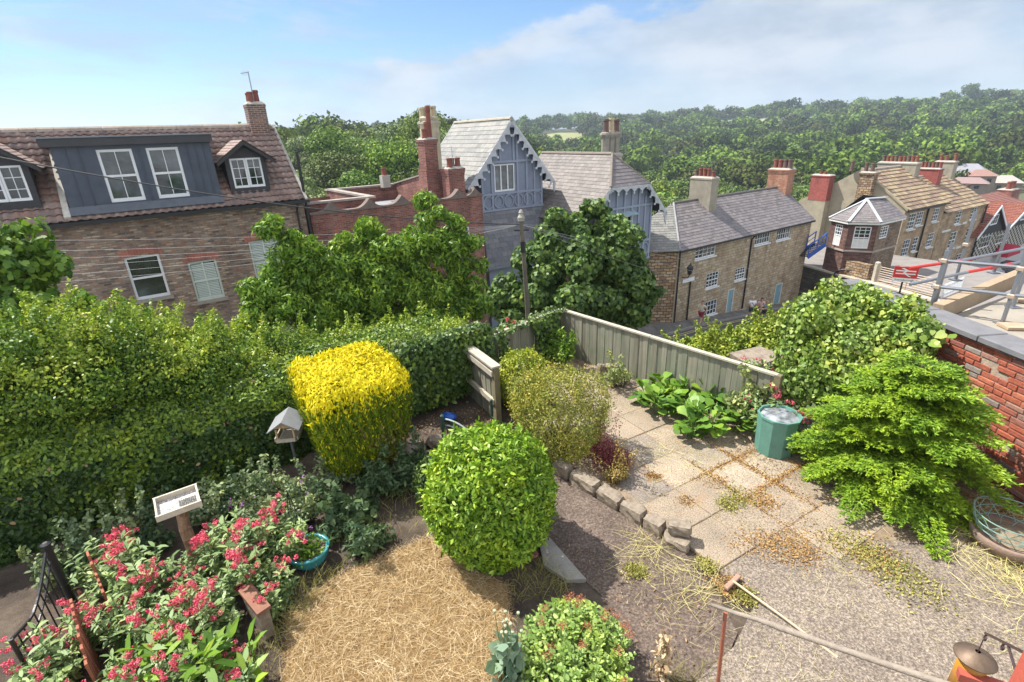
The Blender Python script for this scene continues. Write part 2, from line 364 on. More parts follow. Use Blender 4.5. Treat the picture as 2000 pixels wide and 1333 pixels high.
strip('road', -30, 47, 12.6, 18.6, STF, 0, asph)
strip('pavement', -30, 50, 18.75, 23.5, STF, .12, pave)
kb = MB()
for a in np.arange(-30, 47, 1.0):
    z = float(road_z(a)); z2 = float(road_z(a+.98)); p = [STF.world(a, 18.6, z-.1), STF.world(a+.98, 18.6, z2-.1), STF.world(a+.98, 18.75, z2-.1), STF.world(a, 18.75, z-.1)]
    kb.prism(p, (0, 0, .23))
tag(kb.build('kerb', pbr('kerb_stone', (.24, .23, .21), .85)), kind='structure')
yl = pbr('yellow_line_paint', (.42, .36, .14), .8)
for v in (18.28, 18.08): strip('road_marking', -30, 47, v, v+.08, STF, .006, yl)
wl = pbr('white_line_paint', (.55, .55, .53), .8)
strip('road_marking', 8, 47, 13.3, 13.42, STF, .006, wl)
# ------------------------------------------------------------------ woods
treeL = leafm('woodland_leaves', (.058, .105, .016), (.10, .165, .022), (.18, .25, .04), .22, .6, .25, objvar=True)
darkL = leafm('distant_leaves', (.034, .066, .018), (.056, .098, .022), (.098, .150, .030), .1, .75, .15)
bark = pbr('bark', (.11, .085, .06), .9, .35, 6, bump=.6, bs=25)
def crown_mesh(seed, n, size, R=4.6, H=9.5, z0=3.2, K=26, shape='rhomb', lr=.36, mat=None):
    rng = np.random.default_rng(seed); C_, r = lobes(K, R, H, z0, rng, lr); P, Nn = lobe_leaves(C_, r, n, rng, inner=.2)
    V, F_ = leaf_geo(P, Nn, size, shape, jit=.45, droop=.25, rng=rng); return fast_mesh('crown', V, F_, mat or treeL)
def trunk_mesh(seed, h=9, r=.28):
    rng = random.Random(seed); mb = MB(); mb.tube([(0, 0, -.6), (.05, 0, h*.3), (.15, .1, h*.65), (.1, .05, h)], [r*1.2, r, r*.6, r*.15], 7)
    for i in range(6):
        a = rng.uniform(0, 6.28); z = h*rng.uniform(.3, .75); l = rng.uniform(1.5, 3.2)
        mb.tube([(.08, .04, z), (math.cos(a)*l*.5, math.sin(a)*l*.5, z+l*.5), (math.cos(a)*l, math.sin(a)*l, z+l*1.0)], [r*.35, r*.22, .03], 5)
    me = mb.build('trunk', bark); m = me.data; bpy.data.objects.remove(me); return m
HI = [crown_mesh(100+i, 9000, .40, K=24+4*i, lr=.30+.025*i, R=4.3+.3*(i % 3), H=8.5+(i % 4)) for i in range(6)]
MID = [crown_mesh(200+i, 2300, .74, K=20+3*i) for i in range(5)]
CON = []
for i in range(2):
    rng = np.random.default_rng(300+i); n = 5000; h = rng.uniform(0, 1, n)**1.3; a = rng.uniform(0, 6.283, n)
    rr = (1-h)*2.9*(1+.25*np.sin(h*46+a*1.0))*rng.uniform(.75, 1.05, n)+.15
    P = np.stack([rr*np.cos(a), rr*np.sin(a), 1.5+h*12], 1); Nn = unit(np.stack([np.cos(a), np.sin(a), np.full(n, .5)], 1))
    V, F_ = leaf_geo(P, Nn, .5, 'rhomb', droop=.4, rng=rng); CON.append(fast_mesh('crown', V, F_, treeL))
TR = [trunk_mesh(i) for i in range(3)]
LOW = []
for i in range(5):
    rng = np.random.default_rng(400+i); C_, r = lobes(15, 4.6, 8.5, 3, rng, .38); P, Nn = lobe_leaves(C_, r, 1000, rng, inner=.05)
    LOW.append(leaf_geo(P, Nn, .85, 'rhomb', jit=.4, rng=rng)[0].reshape(-1, 4, 3))
def wood_spots():
    rng = np.random.default_rng(11); pts = []
    def fill(r0, r1, sp, a0, a1):
        r = r0
        while r < r1:
            st = sp/r; a = math.radians(a0)
            while a < math.radians(a1):
                pts.append((r+rng.uniform(-.45, .45)*sp, a+rng.uniform(-.45, .45)*st)); a += st
            r += sp*.9
    fill(52, 130, 7.6, -46, 46); fill(130, 330, 9.6, -26, 46); fill(330, 620, 12.5, -20, 47); fill(620, 1150, 15, -28, 48)
    P = np.array([(r*math.sin(a), r*math.cos(a), r, math.degrees(a)) for r, a in pts]); p = pz(P[:, 0], P[:, 1])
    keep = (p > 37) & ~((P[:, 2] < 105) & (P[:, 3] > 29) & (p < 60))
    keep &= ~((P[:, 3] > 41.0) & (P[:, 2] < 270) & (P[:, 2] > 90) & (P[:, 3] < 44.2))
    # open fields on the far hillside
    az, r = P[:, 3], P[:, 2]
    for a0, a1, r0, r1 in ((38, 41.5, 700, 850), (21, 26.5, 600, 740), (14, 17, 640, 800), (28, 31, 640, 700), (4, 8, 500, 700), (31.5, 34, 900, 1040)): keep &= ~((az > a0) & (az < a1) & (r > r0) & (r < r1))
    return P[keep]
WS = wood_spots(); WS = WS[np.argsort(WS[:, 2])]
NI = 296
lab = {'n': ('leafy broadleaf tree in the wood that fills the valley beyond the rooftops', 'trees of the valley wood'),
       'c': ('dark narrow conifer standing among the broadleaf trees of the valley wood', 'conifers of the valley wood'),
       'p': ('copper beech with dark purple leaves among the green trees of the valley', 'copper beeches')}
purp = leafm('purple_leaves', (.045, .02, .025), (.07, .028, .032), (.10, .045, .045), .15, .6, .2)
PUR = crown_mesh(555, 4500, .55, mat=purp)
rngt = random.Random(5)
for i, (x, y, r, az) in enumerate(WS[:NI]):
    con = rngt.random() < .05; pur = (i in (188, 251))
    k = 'c' if con else ('p' if pur else 'n')
    t = empty('conifer_tree' if con else 'broadleaf_tree', (x, y, float(terrain(x, y))), rngt.uniform(0, 6.28), lab[k][0], 'tree', lab[k][1])
    sc = rngt.uniform(.8, 1.25); t.scale = (sc*rngt.uniform(.9, 1.15), sc, sc*rngt.uniform(.85, 1.12))
    link('crown', CON[i % 2] if con else (PUR if pur else (HI[i % 6] if r < 125 else MID[i % 5])), t); link('trunk', TR[i % 3], t)
Vs = []
rw = np.random.default_rng(77); tint = []
for x, y, r, az in WS[NI:]:
    b = LOW[rw.integers(5)]
    q = 1.0 if r < 230 else (1.35 if r < 480 else 1.8)
    if r > 230: b = b[rw.choice(len(b), 520 if r < 480 else 260, replace=False)]
    a = rw.uniform(0, 6.28); sc = rw.uniform(.7, 1.15)*(1.5 if rw.random() < .3 else 1)*(1.25 if r > 600 else 1.05); c, s = math.cos(a)*sc, math.sin(a)*sc
    if q > 1: b = b.mean(1, keepdims=True)+(b-b.mean(1, keepdims=True))*q
    X = b[..., 0]*c-b[..., 1]*s+x; Y = b[..., 0]*s+b[..., 1]*c+y; Z = b[..., 2]*sc*rw.uniform(.85, 1.1)+float(terrain(x, y)); Vs.append(np.stack([X, Y, Z], -1).reshape(-1, 3)); tint.append(np.full(len(b), rw.integers(4)))
Vs = np.concatenate(Vs); tint = np.concatenate(tint)
far_m = []
for i, (h, s) in enumerate(((1, .95), (.55, 1), (1.45, .95), (.8, .75))):
    far_m.append(leafm('far_wood_%s' % 'abcd'[i], tuple(q*h for q in (.052, .095*s, .018)), tuple(q*h for q in (.092, .155*s, .026)), tuple(q*h for q in (.15, .22*s, .038)), .1, .8, .1))
wo = link('woodland', fast_mesh('woodland', Vs, np.arange(len(Vs)).reshape(-1, 4), far_m, tint)); tag(wo, 'mass of treetops covering the far hillside under the sky', 'woodland', kind='stuff')
# a few lone trees standing proud on the skyline
for i, (px, py, r, sc, kd) in enumerate(((1367, 262, 640, 1.6, 'c'), (1888, 214, 860, 2.2, 'n'), (1700, 216, 900, 1.4, 'n'), (1975, 205, 880, 1.6, 'n'), (1160, 262, 520, 1.5, 'n'))):
    p = AT(px, py, r); t = empty('skyline_tree', (p.x, p.y, float(terrain(p.x, p.y))-1), i, ['tall thin dark tree standing above the far treetops', 'large dark round tree standing out on the hilltop', 'round tree on the skyline left of the hilltop fields', 'broad tree on the skyline at the far right', 'round tree on the low skyline right of the blue gable'][i], 'tree')
    t.scale = (sc, sc, sc) if kd == 'n' else (.55*sc, .55*sc, sc*1.15)
    link('crown', MID[i] if kd == 'n' else CON[0], t); link('trunk', TR[i % 3], t)
fieldm = pbr('hill_field', (.24, .25, .09), .95, .2, .02, bump=0, fine=False)
for a0, a1, r0, r1 in ((38, 41.6, 690, 860), (21, 26.6, 590, 750), (14, 17, 630, 810), (28, 31, 630, 710), (4, 8, 490, 710), (31.4, 34, 890, 1050)):
    mb = MB(); aa = np.radians(np.linspace(a0, a1, 12)); rr = np.linspace(r0, r1, 8)
    for i in range(11):
        for j in range(7):
            q = [(rr[j], aa[i]), (rr[j], aa[i+1]), (rr[j+1], aa[i+1]), (rr[j+1], aa[i])]
            mb.quad(*[(r*math.sin(a), r*math.cos(a), float(terrain(r*math.sin(a), r*math.cos(a)))+.8) for r, a in q])
    tag(mb.build('field', fieldm, fix=False), kind='structure')
# ------------------------------------------------------------------ building kit
def on(fr, x, y, v=0):
    r = ray(x, y); k = (fr.D+v)/(r[:2]@fr.n); return float(r[:2]@fr.u*k), float(CAMH+r[2]*k)
def wall(mb, x0, x1, z0, z1, y, holes=(), depth=.12, flip=False):
    xs = sorted({x0, x1, *[h[0] for h in holes], *[h[1] for h in holes]}); zs = sorted({z0, z1, *[h[2] for h in holes], *[h[3] for h in holes]})
    for a, b in zip(xs[:-1], xs[1:]):
        for c, d in zip(zs[:-1], zs[1:]):
            mx, mz = (a+b)/2, (c+d)/2
            if any(h[0] < mx < h[1] and h[2] < mz < h[3] for h in holes): continue
            mb.quad((a, y, c), (b, y, c), (b, y, d), (a, y, d))
    for a, b, c, d in holes:
        q = y+depth
        mb.quad((a, y, c), (a, q, c), (a, q, d), (a, y, d)); mb.quad((b, y, c), (b, y, d), (b, q, d), (b, q, c))
        mb.quad((a, y, c), (b, y, c), (b, q, c), (a, q, c)); mb.quad((a, y, d), (a, q, d), (b, q, d), (b, y, d))
glass = glassm('window_glass'); glass_b = glassm('bright_window_glass', (.03, .04, .045), .05)
white = pbr('white_paint', (.72, .74, .76), .5, .1, 4, bump=.05)
dull_white = pbr('old_white_paint', (.62, .63, .60), .6, .15, 4, bump=.05)
blackp = pbr('black_paint', (.015, .015, .017), .45, .3, 5, bump=.1)
def window(par, x0, x1, z0, z1, y, cols=2, rows=2, fw=.06, bar=.022, mat=None, gl=None, sash=True, open_at=None, sill=None, name='window', lbl=None, shut=None):
    mat = mat or white; fb = MB(); d = .06
    fb.box(x0, x0+fw, y-d/2, y+d/2, z0, z1); fb.box(x1-fw, x1, y-d/2, y+d/2, z0, z1)
    fb.box(x0+fw, x1-fw, y-d/2, y+d/2, z1-fw, z1); fb.box(x0+fw, x1-fw, y-d/2, y+d/2, z0, z0+fw*1.4)
    zm = (z0+z1)/2
    if sash: fb.box(x0+fw, x1-fw, y-d/2-.012, y+d/2-.01, zm-fw*.45, zm+fw*.45)
    for i in range(1, cols): x = x0+(x1-x0)*i/cols; fb.box(x-bar/2, x+bar/2, y-d*.35, y+d*.3, z0+fw, z1-fw)
    for j in range(1, rows):
        z = z0+(z1-z0)*j/rows
        if sash and abs(z-zm) < .03: continue
        fb.box(x0+fw, x1-fw, y-d*.33, y+d*.28, z-bar/2, z+bar/2)
    w = fb.build(name, mat, par, fix=True)
    if lbl: w['label'] = lbl
    g = MB(); g.box(x0+fw*.5, x1-fw*.5, y+d*.32, y+d*.32+.02, z0+fw*.5, z1-fw*.5); g.build('pane', gl or glass, w)
    if sill: s = MB(); s.box(x0-.08, x1+.08, y-.22, y+.02, z0-.09, z0-.002); s.build('sill', sill, w)
    if shut:
        s = MB(); n = int((z1-z0-.16)/.062)
        for i in range(n):
            z = z0+.1+i*.062
            for a, b in ((x0+fw+.015, (x0+x1)/2-.015), ((x0+x1)/2+.015, x1-fw-.015)): s.quad((a, y-.018, z), (b, y-.018, z), (b, y+.014, z+.045), (a, y+.014, z+.045))
        s.build('shutter', shut, w, fix=False)
    return w
def slates(mb, O, U, V, poly, course=.25, wid=(.3, .5), t=.018, rng=None, jz=.004, gap=.004):
    """overlapping slates laid in courses on the plane O + a U + b V inside a polygon in (a, b)"""
    rng = rng or random.Random(3); O = Vector(O); U = Vector(U).normalized(); V = Vector(V).normalized(); Nn = U.cross(V)
    if Nn.z < 0: Nn = -Nn
    P = lambda a, b, c: O+U*a+V*b+Nn*c
    bs = [p[1] for p in poly]; b0 = min(bs); b1 = max(bs)
    def ext(b):
        xs = []
        for i in range(len(poly)):
            (x1, y1), (x2, y2) = poly[i], poly[(i+1) % len(poly)]
            if (y1-b)*(y2-b) <= 0 and abs(y1-y2) > 1e-9: xs.append(x1+(x2-x1)*(b-y1)/(y2-y1))
        return (min(xs), max(xs)) if len(xs) >= 2 else None
    b = b0; row = 0
    while b < b1-.02:
        top = min(b+course, b1); e0 = ext(b+1e-5); e1 = ext(top-1e-5)
        if e0 and e1:
            cw = rng.uniform(*wid); a = min(e0[0], e1[0])-rng.uniform(0, 1)*cw; end = max(e0[1], e1[1])
            while a < end:
                w = cw*rng.uniform(.85, 1.15); c0 = max(a, e0[0]); c1 = min(a+w, e0[1]); d0 = max(a, e1[0]); d1 = min(a+w, e1[1])
                if c1-c0 > .01 or d1-d0 > .01:
                    c1 = max(c1, c0+.002); d1 = max(d1, d0+.002)
                    if c0 > a and d0 <= a and d0 > e1[0]+.001: pass
                    h = t+rng.uniform(0, jz); g = gap; k = rng.uniform(-.5, .5)*jz
                    q = [P(c0+g, b-.012, h+k), P(c1-g, b-.012, h-k), P(d1-g, top+.01, .004), P(d0+g, top+.01, .004)]
                    mb.quad(*q); mb.quad(P(c0+g, b-.012, 0), P(c1-g, b-.012, 0), q[1], q[0])
                a += w
        b += course; row += 1
def roofplane(mb, O, U, V, poly, drop=.012):
    O = Vector(O); U = Vector(U).normalized(); V = Vector(V).normalized(); Nn = U.cross(V)
    if Nn.z < 0: Nn = -Nn
    mb.quad(*[O+U*a+V*b-Nn*drop for a, b in poly])
def pots(par, spots, z, h, mat, r=.13, name='chimney_pot', prof=None, mats=None):
    for i, (x, y) in enumerate(spots):
        hh = h[i] if hasattr(h, '__len__') else h; mb = MB()
        mb.lathe([(r*1.12, 0), (r*1.1, .05), (r*.98, .08), (r*.88, hh*.8), (r*1.02, hh*.83), (r*1.05, hh*.9), (r*.95, hh), (r*.75, hh), (r*.7, hh-.1)], (x, y, z), 12)
        mb.build(name, (mats[i] if mats else mat), par, smooth=False)
def chimney(par, x0, x1, y0, y1, z0, z1, mat, capm, corb=.06, bands=2, name='chimney'):
    mb = MB(); h = .11; zt = z1-.08
    mb.box(x0, x1, y0, y1, z0, zt-h*bands)
    for i in range(bands):
        e = corb*(i+1)/bands; mb.box(x0-e, x1+e, y0-e, y1+e, zt-h*(bands-i), zt-h*(bands-i-1)-.002)
    c = mb.build(name, mat, par); m2 = MB(); e = corb*.7
    v = [(x0-e, y0-e, zt), (x1+e, y0-e, zt), (x1+e, y1+e, zt), (x0-e, y1+e, zt), (x0+.1, y0+.1, z1+.02), (x1-.1, y0+.1, z1+.02), (x1-.1, y1-.1, z1+.02), (x0+.1, y1-.1, z1+.02)]
    m2.add(v, [(4,5,6,7),(0,1,5,4),(1,2,6,5),(2,3,7,6),(3,0,4,7),(0,3,2,1)]); m2.build('chimney_cap', capm, c); return c
brownbrick = masonry('old_brown_brick', [(.12, .085, .07), (.29, .20, .15), (.42, .31, .23), (.30, .15, .10), (.56, .44, .32), (.17, .125, .11), (.36, .25, .185)], (.25, .21, .17), .235, .078, .013, bump=.9, dirt=(.62, .58, .55), wob=.014)
redbrick = masonry('dark_red_brick', [(.22, .07, .05), (.30, .10, .07), (.16, .06, .05), (.36, .14, .10), (.25, .11, .09)], (.28, .20, .17), .235, .078, .010, bump=.7, dirt=(.6, .5, .48), wob=.01)
archbrick = masonry('red_arch_brick', [(.40, .12, .08), (.50, .17, .12), (.34, .10, .07)], (.30, .2, .16), .085, .26, .008, off=0, wob=.0)
potred = pbr('terracotta_pot', (.21, .066, .045), .8, .3, 5, bump=.2)
potdark = pbr('sooty_pot', (.13, .08, .07), .85, .4, 5)
potcream = pbr('buff_pot', (.45, .37, .24), .8, .25, 5)
cement = pbr('cement', (.36, .34, .30), .9, .3, 3, bump=.5)
render_ = pbr('weathered_render', (.33, .29, .21), .92, .45, 1.2, bump=.5, c2=(.20, .18, .14))
lead = pbr('lead_sheet', (.20, .22, .25), .6, .2, 2, bump=.1)
stone = masonry('coursed_limestone', [(.36, .28, .18), (.46, .37, .25), (.55, .46, .33), (.40, .30, .19), (.60, .52, .39)], (.22, .18, .13), .36, .20, .016, bump=1., dirt=(.72, .66, .6), wob=.04)
ashlar = masonry('brown_ashlar', [(.30, .21, .125), (.40, .29, .175), (.47, .35, .22), (.34, .25, .15)], (.22, .17, .12), .55, .28, .010, bump=.5, dirt=(.6, .55, .5), wob=.02)
rubble = masonry('orange_rubble', [(.30, .18, .09), (.45, .30, .16), (.55, .42, .27), (.22, .14, .09)], (.12, .09, .07), .40, .20, .03, bump=1.4, dirt=(.5, .45, .4), wob=.10)
maroonstone = masonry('maroon_stone', [(.11, .045, .04), (.17, .075, .06), (.22, .12, .09), (.09, .05, .05)], (.10, .07, .06), .34, .15, .018, bump=1.2, dirt=(.7, .65, .6), wob=.05)
tanstone = masonry('small_brown_stone', [(.20, .14, .09), (.30, .22, .15), (.14, .10, .07)], (.10, .08, .06), .34, .15, .018, bump=1.2, dirt=(.6, .55, .5), wob=.06)
slate_b = islandm('blue_slate', [(.10, .11, .13), (.15, .155, .175), (.20, .20, .215), (.13, .13, .145)], .55, .3, 25)
slate_p = islandm('purple_brown_slate', [(.13, .115, .115), (.18, .16, .16), (.22, .195, .19), (.155, .14, .145)], .6, .3, 25)
slate_g = islandm('pale_grey_slate', [(.15, .15, .14), (.20, .197, .18), (.25, .243, .22), (.175, .175, .165)], .65, .4, 20, ((.26, .24, .15), 5, .66))
slate_m = islandm('mossy_grey_slate', [(.125, .11, .10), (.165, .145, .135), (.21, .185, .17), (.14, .125, .115)], .7, .4, 20, ((.20, .18, .10), 4, .66))
stonetile = islandm('stone_slates', [(.22, .15, .10), (.30, .22, .14), (.36, .29, .17), (.28, .19, .14), (.19, .14, .10)], .9, .6, 15, ((.40, .34, .12), 2.5, .64))
under = pbr('roof_underlay', (.04, .04, .04), .9)
pantile_m = islandm('pantile', [(.25, .175, .15), (.30, .205, .17), (.22, .155, .135), (.34, .245, .205), (.17, .13, .12), (.29, .17, .13)], .75, .4, 20, ((.11, .10, .09), 3, .66))
ridge_m = islandm('ridge_tile', [(.36, .30, .24), (.30, .24, .19), (.40, .33, .27)], .8, .4, 20)
def ridge_tiles(par, a, b, mat, r=.12, L_=.45, name='ridge_tiles', flatk=.75):
    a = Vector(a); b = Vector(b); n = max(1, int((b-a).length/L_)); mb = MB(); d = (b-a)/n; dn = d.normalized(); s = dn.cross(Vector((0, 0, 1))).normalized(); u = s.cross(dn)
    for i in range(n):
        p0 = a+d*i+d*.01; p1 = a+d*(i+1)-d*.01; prof = [(-1.0, -.55), (-.75, .1), (-.3, .48), (.3, .48), (.75, .1), (1.0, -.55)]; k = 1+random.uniform(-.03, .05)
        v = [p+s*(x*r*k)+u*(z*r*k*flatk/.75) for p in (p0, p1) for x, z in prof]; m = len(prof)
        mb.add(v, [(j, j+1, m+j+1, m+j) for j in range(m-1)]+[tuple(range(m)), tuple(range(m, 2*m))[::-1]])
    return mb.build(name, mat, par)
# ================================================================== A: brown brick house with dormers
FA = Frame(54, 22.2)
A = empty('brick_house', FA.loc(), FA.rot, 'long brown brick house with pantiled roof and black clad dormer at the left', 'house')
XR = 5.93; EZ = 2.42; XL = -9.0
mb = MB(); hol = [(-.40, .64, -.62, .93), (1.42, 2.37, -1.06, .46), (3.6, 4.66, -.55, .92), (-3.6, -2.56, -1.3, -.1)]
wall(mb, XL, XR, -9, EZ, 0, hol, .14)
mb.quad((XR, 0, -9), (XR, 5.4, -9), (XR, 5.4, EZ), (XR, 2.7, 5.1), (XR, 0, EZ)); mb.quad((XL, 0, -9), (XL, 5.4, -9), (XL, 5.4, EZ), (XL, 2.7, 5.1), (XL, 0, EZ))
mb.quad((XL, 5.4, -9), (XR, 5.4, -9), (XR, 5.4, EZ), (XL, 5.4, EZ)); mb.build('wall', brownbrick, A, fix=False)
for a, b, c, d in hol[:3]:
    ab = MB(); n = 12; w = b-a
    pts = [(a-.12+(w+.24)*i/n, d-.03+.09*math.sin(math.pi*i/n)) for i in range(n+1)]
    for (x, z), (x2, z2) in zip(pts[:-1], pts[1:]): ab.prism([(x+.003, -.012, z), (x2-.003, -.012, z2), (x2-.003, -.012, z2+.24), (x+.003, -.012, z+.24)], (0, .1, 0))
    ab.build('brick_arch', archbrick, A)
sillm = pbr('sandstone_sill', (.30, .27, .22), .9, .3, 5)
window(A, -.40, .64, -.62, .93, .08, 1, 2, .075, sill=sillm, lbl='white sash window with dark room and plants behind it')
window(A, 1.42, 2.37, -1.06, .46, .08, 2, 2, .07, bar=.05, mat=pbr('pale_green_paint', (.55, .60, .53), .6, .1), sill=sillm, shut=pbr('shutter_paint', (.50, .56, .50), .6, .1), lbl='pale green sash window with louvred shutters closed')
window(A, 3.6, 4.66, -.55, .92, .08, 2, 2, .07, bar=.05, mat=MATS['pale_green_paint'], sill=sillm, shut=MATS['shutter_paint'])
window(A, -3.6, -2.56, -1.3, -.1, .08, 1, 2, .075, sill=sillm)
# pantiles: a real corrugated, stepped surface
def pantiles(par, x0, x1, p0, p1, rows, tw=.25, mat=None, name='roof', side=1, step=.055, amp=.05, clip=None):
    rng = np.random.default_rng(4); p0 = np.array(p0, float); p1 = np.array(p1, float); d = p1-p0; nrm = np.array([-d[1], d[0]]); nrm /= np.linalg.norm(nrm); nrm *= np.sign(nrm[1])
    nt_ = int(round((x1-x0)/tw)); prof = [(0, .15), (.22, .9), (.42, 1.0), (.6, .35), (.8, 0), (1.0, .12)]
    V = []; F_ = []
    for j in range(rows):
        a = p0+d*j/rows; b = p0+d*(j+1.06)/rows; 
        for i in range(nt_):
            if clip and clip(x0+(i+.5)*tw, (j+.5)/rows): continue
            jz = rng.uniform(-.006, .008); jx = rng.uniform(-.004, .004); base = len(V)
            for (f, h) in prof:
                x = x0+(i+f)*tw+jx; q = a+nrm*(step+h*amp+jz); V.append((x, q[0], q[1]))
            for (f, h) in prof:
                x = x0+(i+f)*tw+jx; q = b+nrm*(.004+h*amp*.85); V.append((x, q[0], q[1]))
            for (f, h) in prof:
                x = x0+(i+f)*tw+jx; q = a+nrm*(step+h*amp+jz-.028); V.append((x, q[0], q[1]))
            m = len(prof)
            for k in range(m-1): F_.append((base+k, base+k+1, base+m+k+1, base+m+k)); F_.append((base+2*m+k, base+2*m+k+1, base+k+1, base+k))
    me = fast_mesh(name, np.array(V), np.array(F_), mat or pantile_m); return link(name, me, par)
rf = pantiles(A, XL, XR+.08, (-.28, EZ-.10), (2.72, 5.12), 14)
mb = MB(); mb.quad((XL, -.28, EZ-.12), (XR+.06, -.28, EZ-.12), (XR+.06, 2.7, 5.06), (XL, 2.7, 5.06)); mb.quad((XL, 5.7, EZ-.12), (XR+.06, 5.7, EZ-.12), (XR+.06, 2.7, 5.06), (XL, 2.7, 5.06)); mb.build('roof_deck', under, A)
ridge_tiles(A, (XL, 2.72, 5.16), (5.2, 2.72, 5.16), ridge_m, .14, .45)
mb = MB(); mb.box(XL, XR+.15, -.42, -.29, EZ-.22, EZ-.10); mb.build('gutter', blackp, A)
mb = MB(); mb.tube([(5.62, -.36, EZ-.2), (5.62, -.06, EZ-.55), (5.62, -.06, -5)], .04); mb.build('drainpipe', blackp, A); mb = MB(); mb.tube([(6.02, -.05, 4.1), (6.02, -.05, -5)], .055); mb.build('vent_pipe', blackp, A)
mb = MB(); mb.box(XR+.005, XR+.09, -.3, 2.7, 0, 0.01)
vb = MB(); vb.prism([(XR+.02, -.34, EZ-.22), (XR+.02, 2.72, 5.02), (XR+.02, 2.72, 5.17), (XR+.02, -.34, EZ-.06)], (.10, 0, 0)); vb.build('verge', cement, A)
# the big flat roofed dormer in lead sheet
ld_ = pbr('black_lead', (.055, .07, .10), .5, .35, 2.5, bump=.1, bs=6)
hd = [(-.22, .74, 2.80, 4.45), (1.13, 2.07, 2.80, 4.45)]
mb = MB(); wall(mb, -1.34, 3.07, 2.50, 4.6, -.05, hd, .1)
mb.quad((-1.34, -.05, 2.40), (-1.34, -.05, 4.6), (-1.34, 2.3, 4.6)); mb.quad((3.07, -.05, 2.40), (3.07, 2.3, 4.6), (3.07, -.05, 4.6)); mb.build('dormer', ld_, A, fix=False)
dm = A.children[-1]
mb = MB()
for x in (-1.0, -.68, .92, 2.35, 2.6, 2.85): mb.box(x-.014, x+.014, -.085, -.051, 2.6, 4.58)
mb.build('standing_seam', ld_, dm)
mb = MB(); mb.box(-1.56, 3.16, -.27, 2.45, 4.58, 4.82); mb.build('dormer_roof', pbr('black_fascia', (.035, .035, .04), .5, .3, 3), dm)
mb = MB(); mb.box(-1.60, 3.20, -.31, 2.45, 4.823, 4.86); mb.build('roof_edge', lead, dm)
mb = MB(); mb.prism([(-1.38, -.06, 2.74), (3.1, -.06, 2.74), (3.1, -.27, 2.50), (-1.38, -.27, 2.50)], (0, -.004, .012)); mb.build('apron', pbr('dull_lead', (.10, .115, .14), .6, .3, 4), dm)
window(A, *hd[0], .0, 2, 2, .08, gl=glass_b); window(A, *hd[1], .0, 2, 2, .08, gl=glass_b)
# plain red kneeler tiles and a pale strip coloured as sunlit tiles left of the dormer
mb = MB(); mb.prism([(-1.56, -.26, EZ+.0), (-1.38, -.26, EZ+.0), (-1.38, 1.9, 4.33), (-1.50, 1.9, 4.33)], (0, -.05, .07)); mb.build('sunlit_tile_strip', pbr('pale_lit_tile', (.55, .52, .46), .9, .35, 5, bump=.6), A)
# two small gabled dormers
def small_dormer(cx, z0, zt, w, apex, cols, nm):
    x0, x1 = cx-w/2, cx+w/2
    mb = MB(); wall(mb, x0-.16, x1+.16, z0-.22, zt+.08, .1, [(x0, x1, z0, zt)], .08)
    mb.quad((x0-.16, .1, zt+.08), (x1+.16, .1, zt+.08), (cx, .1, apex-.05))
    yb = lambda z: (z-2.42)/1.0*1.06
    for x in (x0-.16, x1+.16): mb.quad((x, .1, z0-.22), (x, .1, zt+.08), (x, yb(zt), zt+.08))
    d_ = mb.build('dormer', pbr('black_boards', (.03, .03, .035), .6, .4, 8), A, fix=False); d_['label'] = nm
    m2 = MB(); m2.prism([(cx-w/2-.48, -.22, zt-.12), (cx, -.22, apex-.02), (cx, -.22, apex-.16), (cx-w/2-.46, -.22, zt-.24)], (0, .05, 0)); m2.prism([(cx+w/2+.48, -.22, zt-.12), (cx, -.22, apex-.02), (cx, -.22, apex-.16), (cx+w/2+.46, -.22, zt-.24)], (0, .05, 0)); m2.build('bargeboard', blackp, d_)
    for s in (-1, 1):
        e = (cx+s*(w/2+.5), zt-.11); sl = Vector((cx-e[0], 0, apex-e[1])); ln = sl.length
        m3 = MB(); slates(m3, (e[0], -.24, e[1]), (0, 1, 0), sl, [(0, 0), (yb(zt)+.6, 0), (yb(apex)+.45, ln), (0, ln)], .16, (.16, .18), .02); roofplane(m3, (e[0], -.24, e[1]), (0, 1, 0), sl, [(0, 0), (yb(zt)+.6, 0), (yb(apex)+.45, ln), (0, ln)])
        m3.build('dormer_roof', pantile_m, d_, fix=False)
    window(A, x0, (x0+x1)/2-.005, z0, zt, .13, 2, 3, .06, sash=False); window(A, (x0+x1)/2+.005, x1, z0, zt, .13, 2, 3, .06, sash=False)
small_dormer(4.14, 2.92, 3.97, 1.07, 4.60, 2, 'small black gabled dormer at the right end of the roof')
small_dormer(-2.72, 3.06, 4.10, 1.10, 4.80, 2, 'small black gabled dormer cut by the left edge of the photo')
c = chimney(A, 5.05, 5.75, 2.3, 2.95, 4.2, 6.02, masonry('sooty_brick', [(.14, .07, .05), (.22, .11, .08), (.10, .06, .05), (.26, .15, .11)], (.30, .26, .22), .235, .078, .013, bump=.8, wob=.01), cement, .015, 1)
pots(c, [(5.28, 2.5), (5.55, 2.72), (5.3, 2.85)], 5.98, [.42, .5, .4], potred, .12)
mb = MB(); mb.tube([(5.42, 2.6, 5.9), (5.42, 2.6, 7.15)], .022, 6); mb.tube([(5.42, 2.6, 7.12), (5.1, 2.45, 7.05)], .015, 5)
for i in range(5): q = .06*i; mb.tube([(5.40-q, 2.59-q*.45, 7.11-.01*i-.1), (5.40-q, 2.59-q*.45, 7.11-.01*i+.08)], .006, 4)
mb.build('aerial', pbr('aerial_metal', (.35, .35, .36), .4, .1, 5, metal=.8), c)
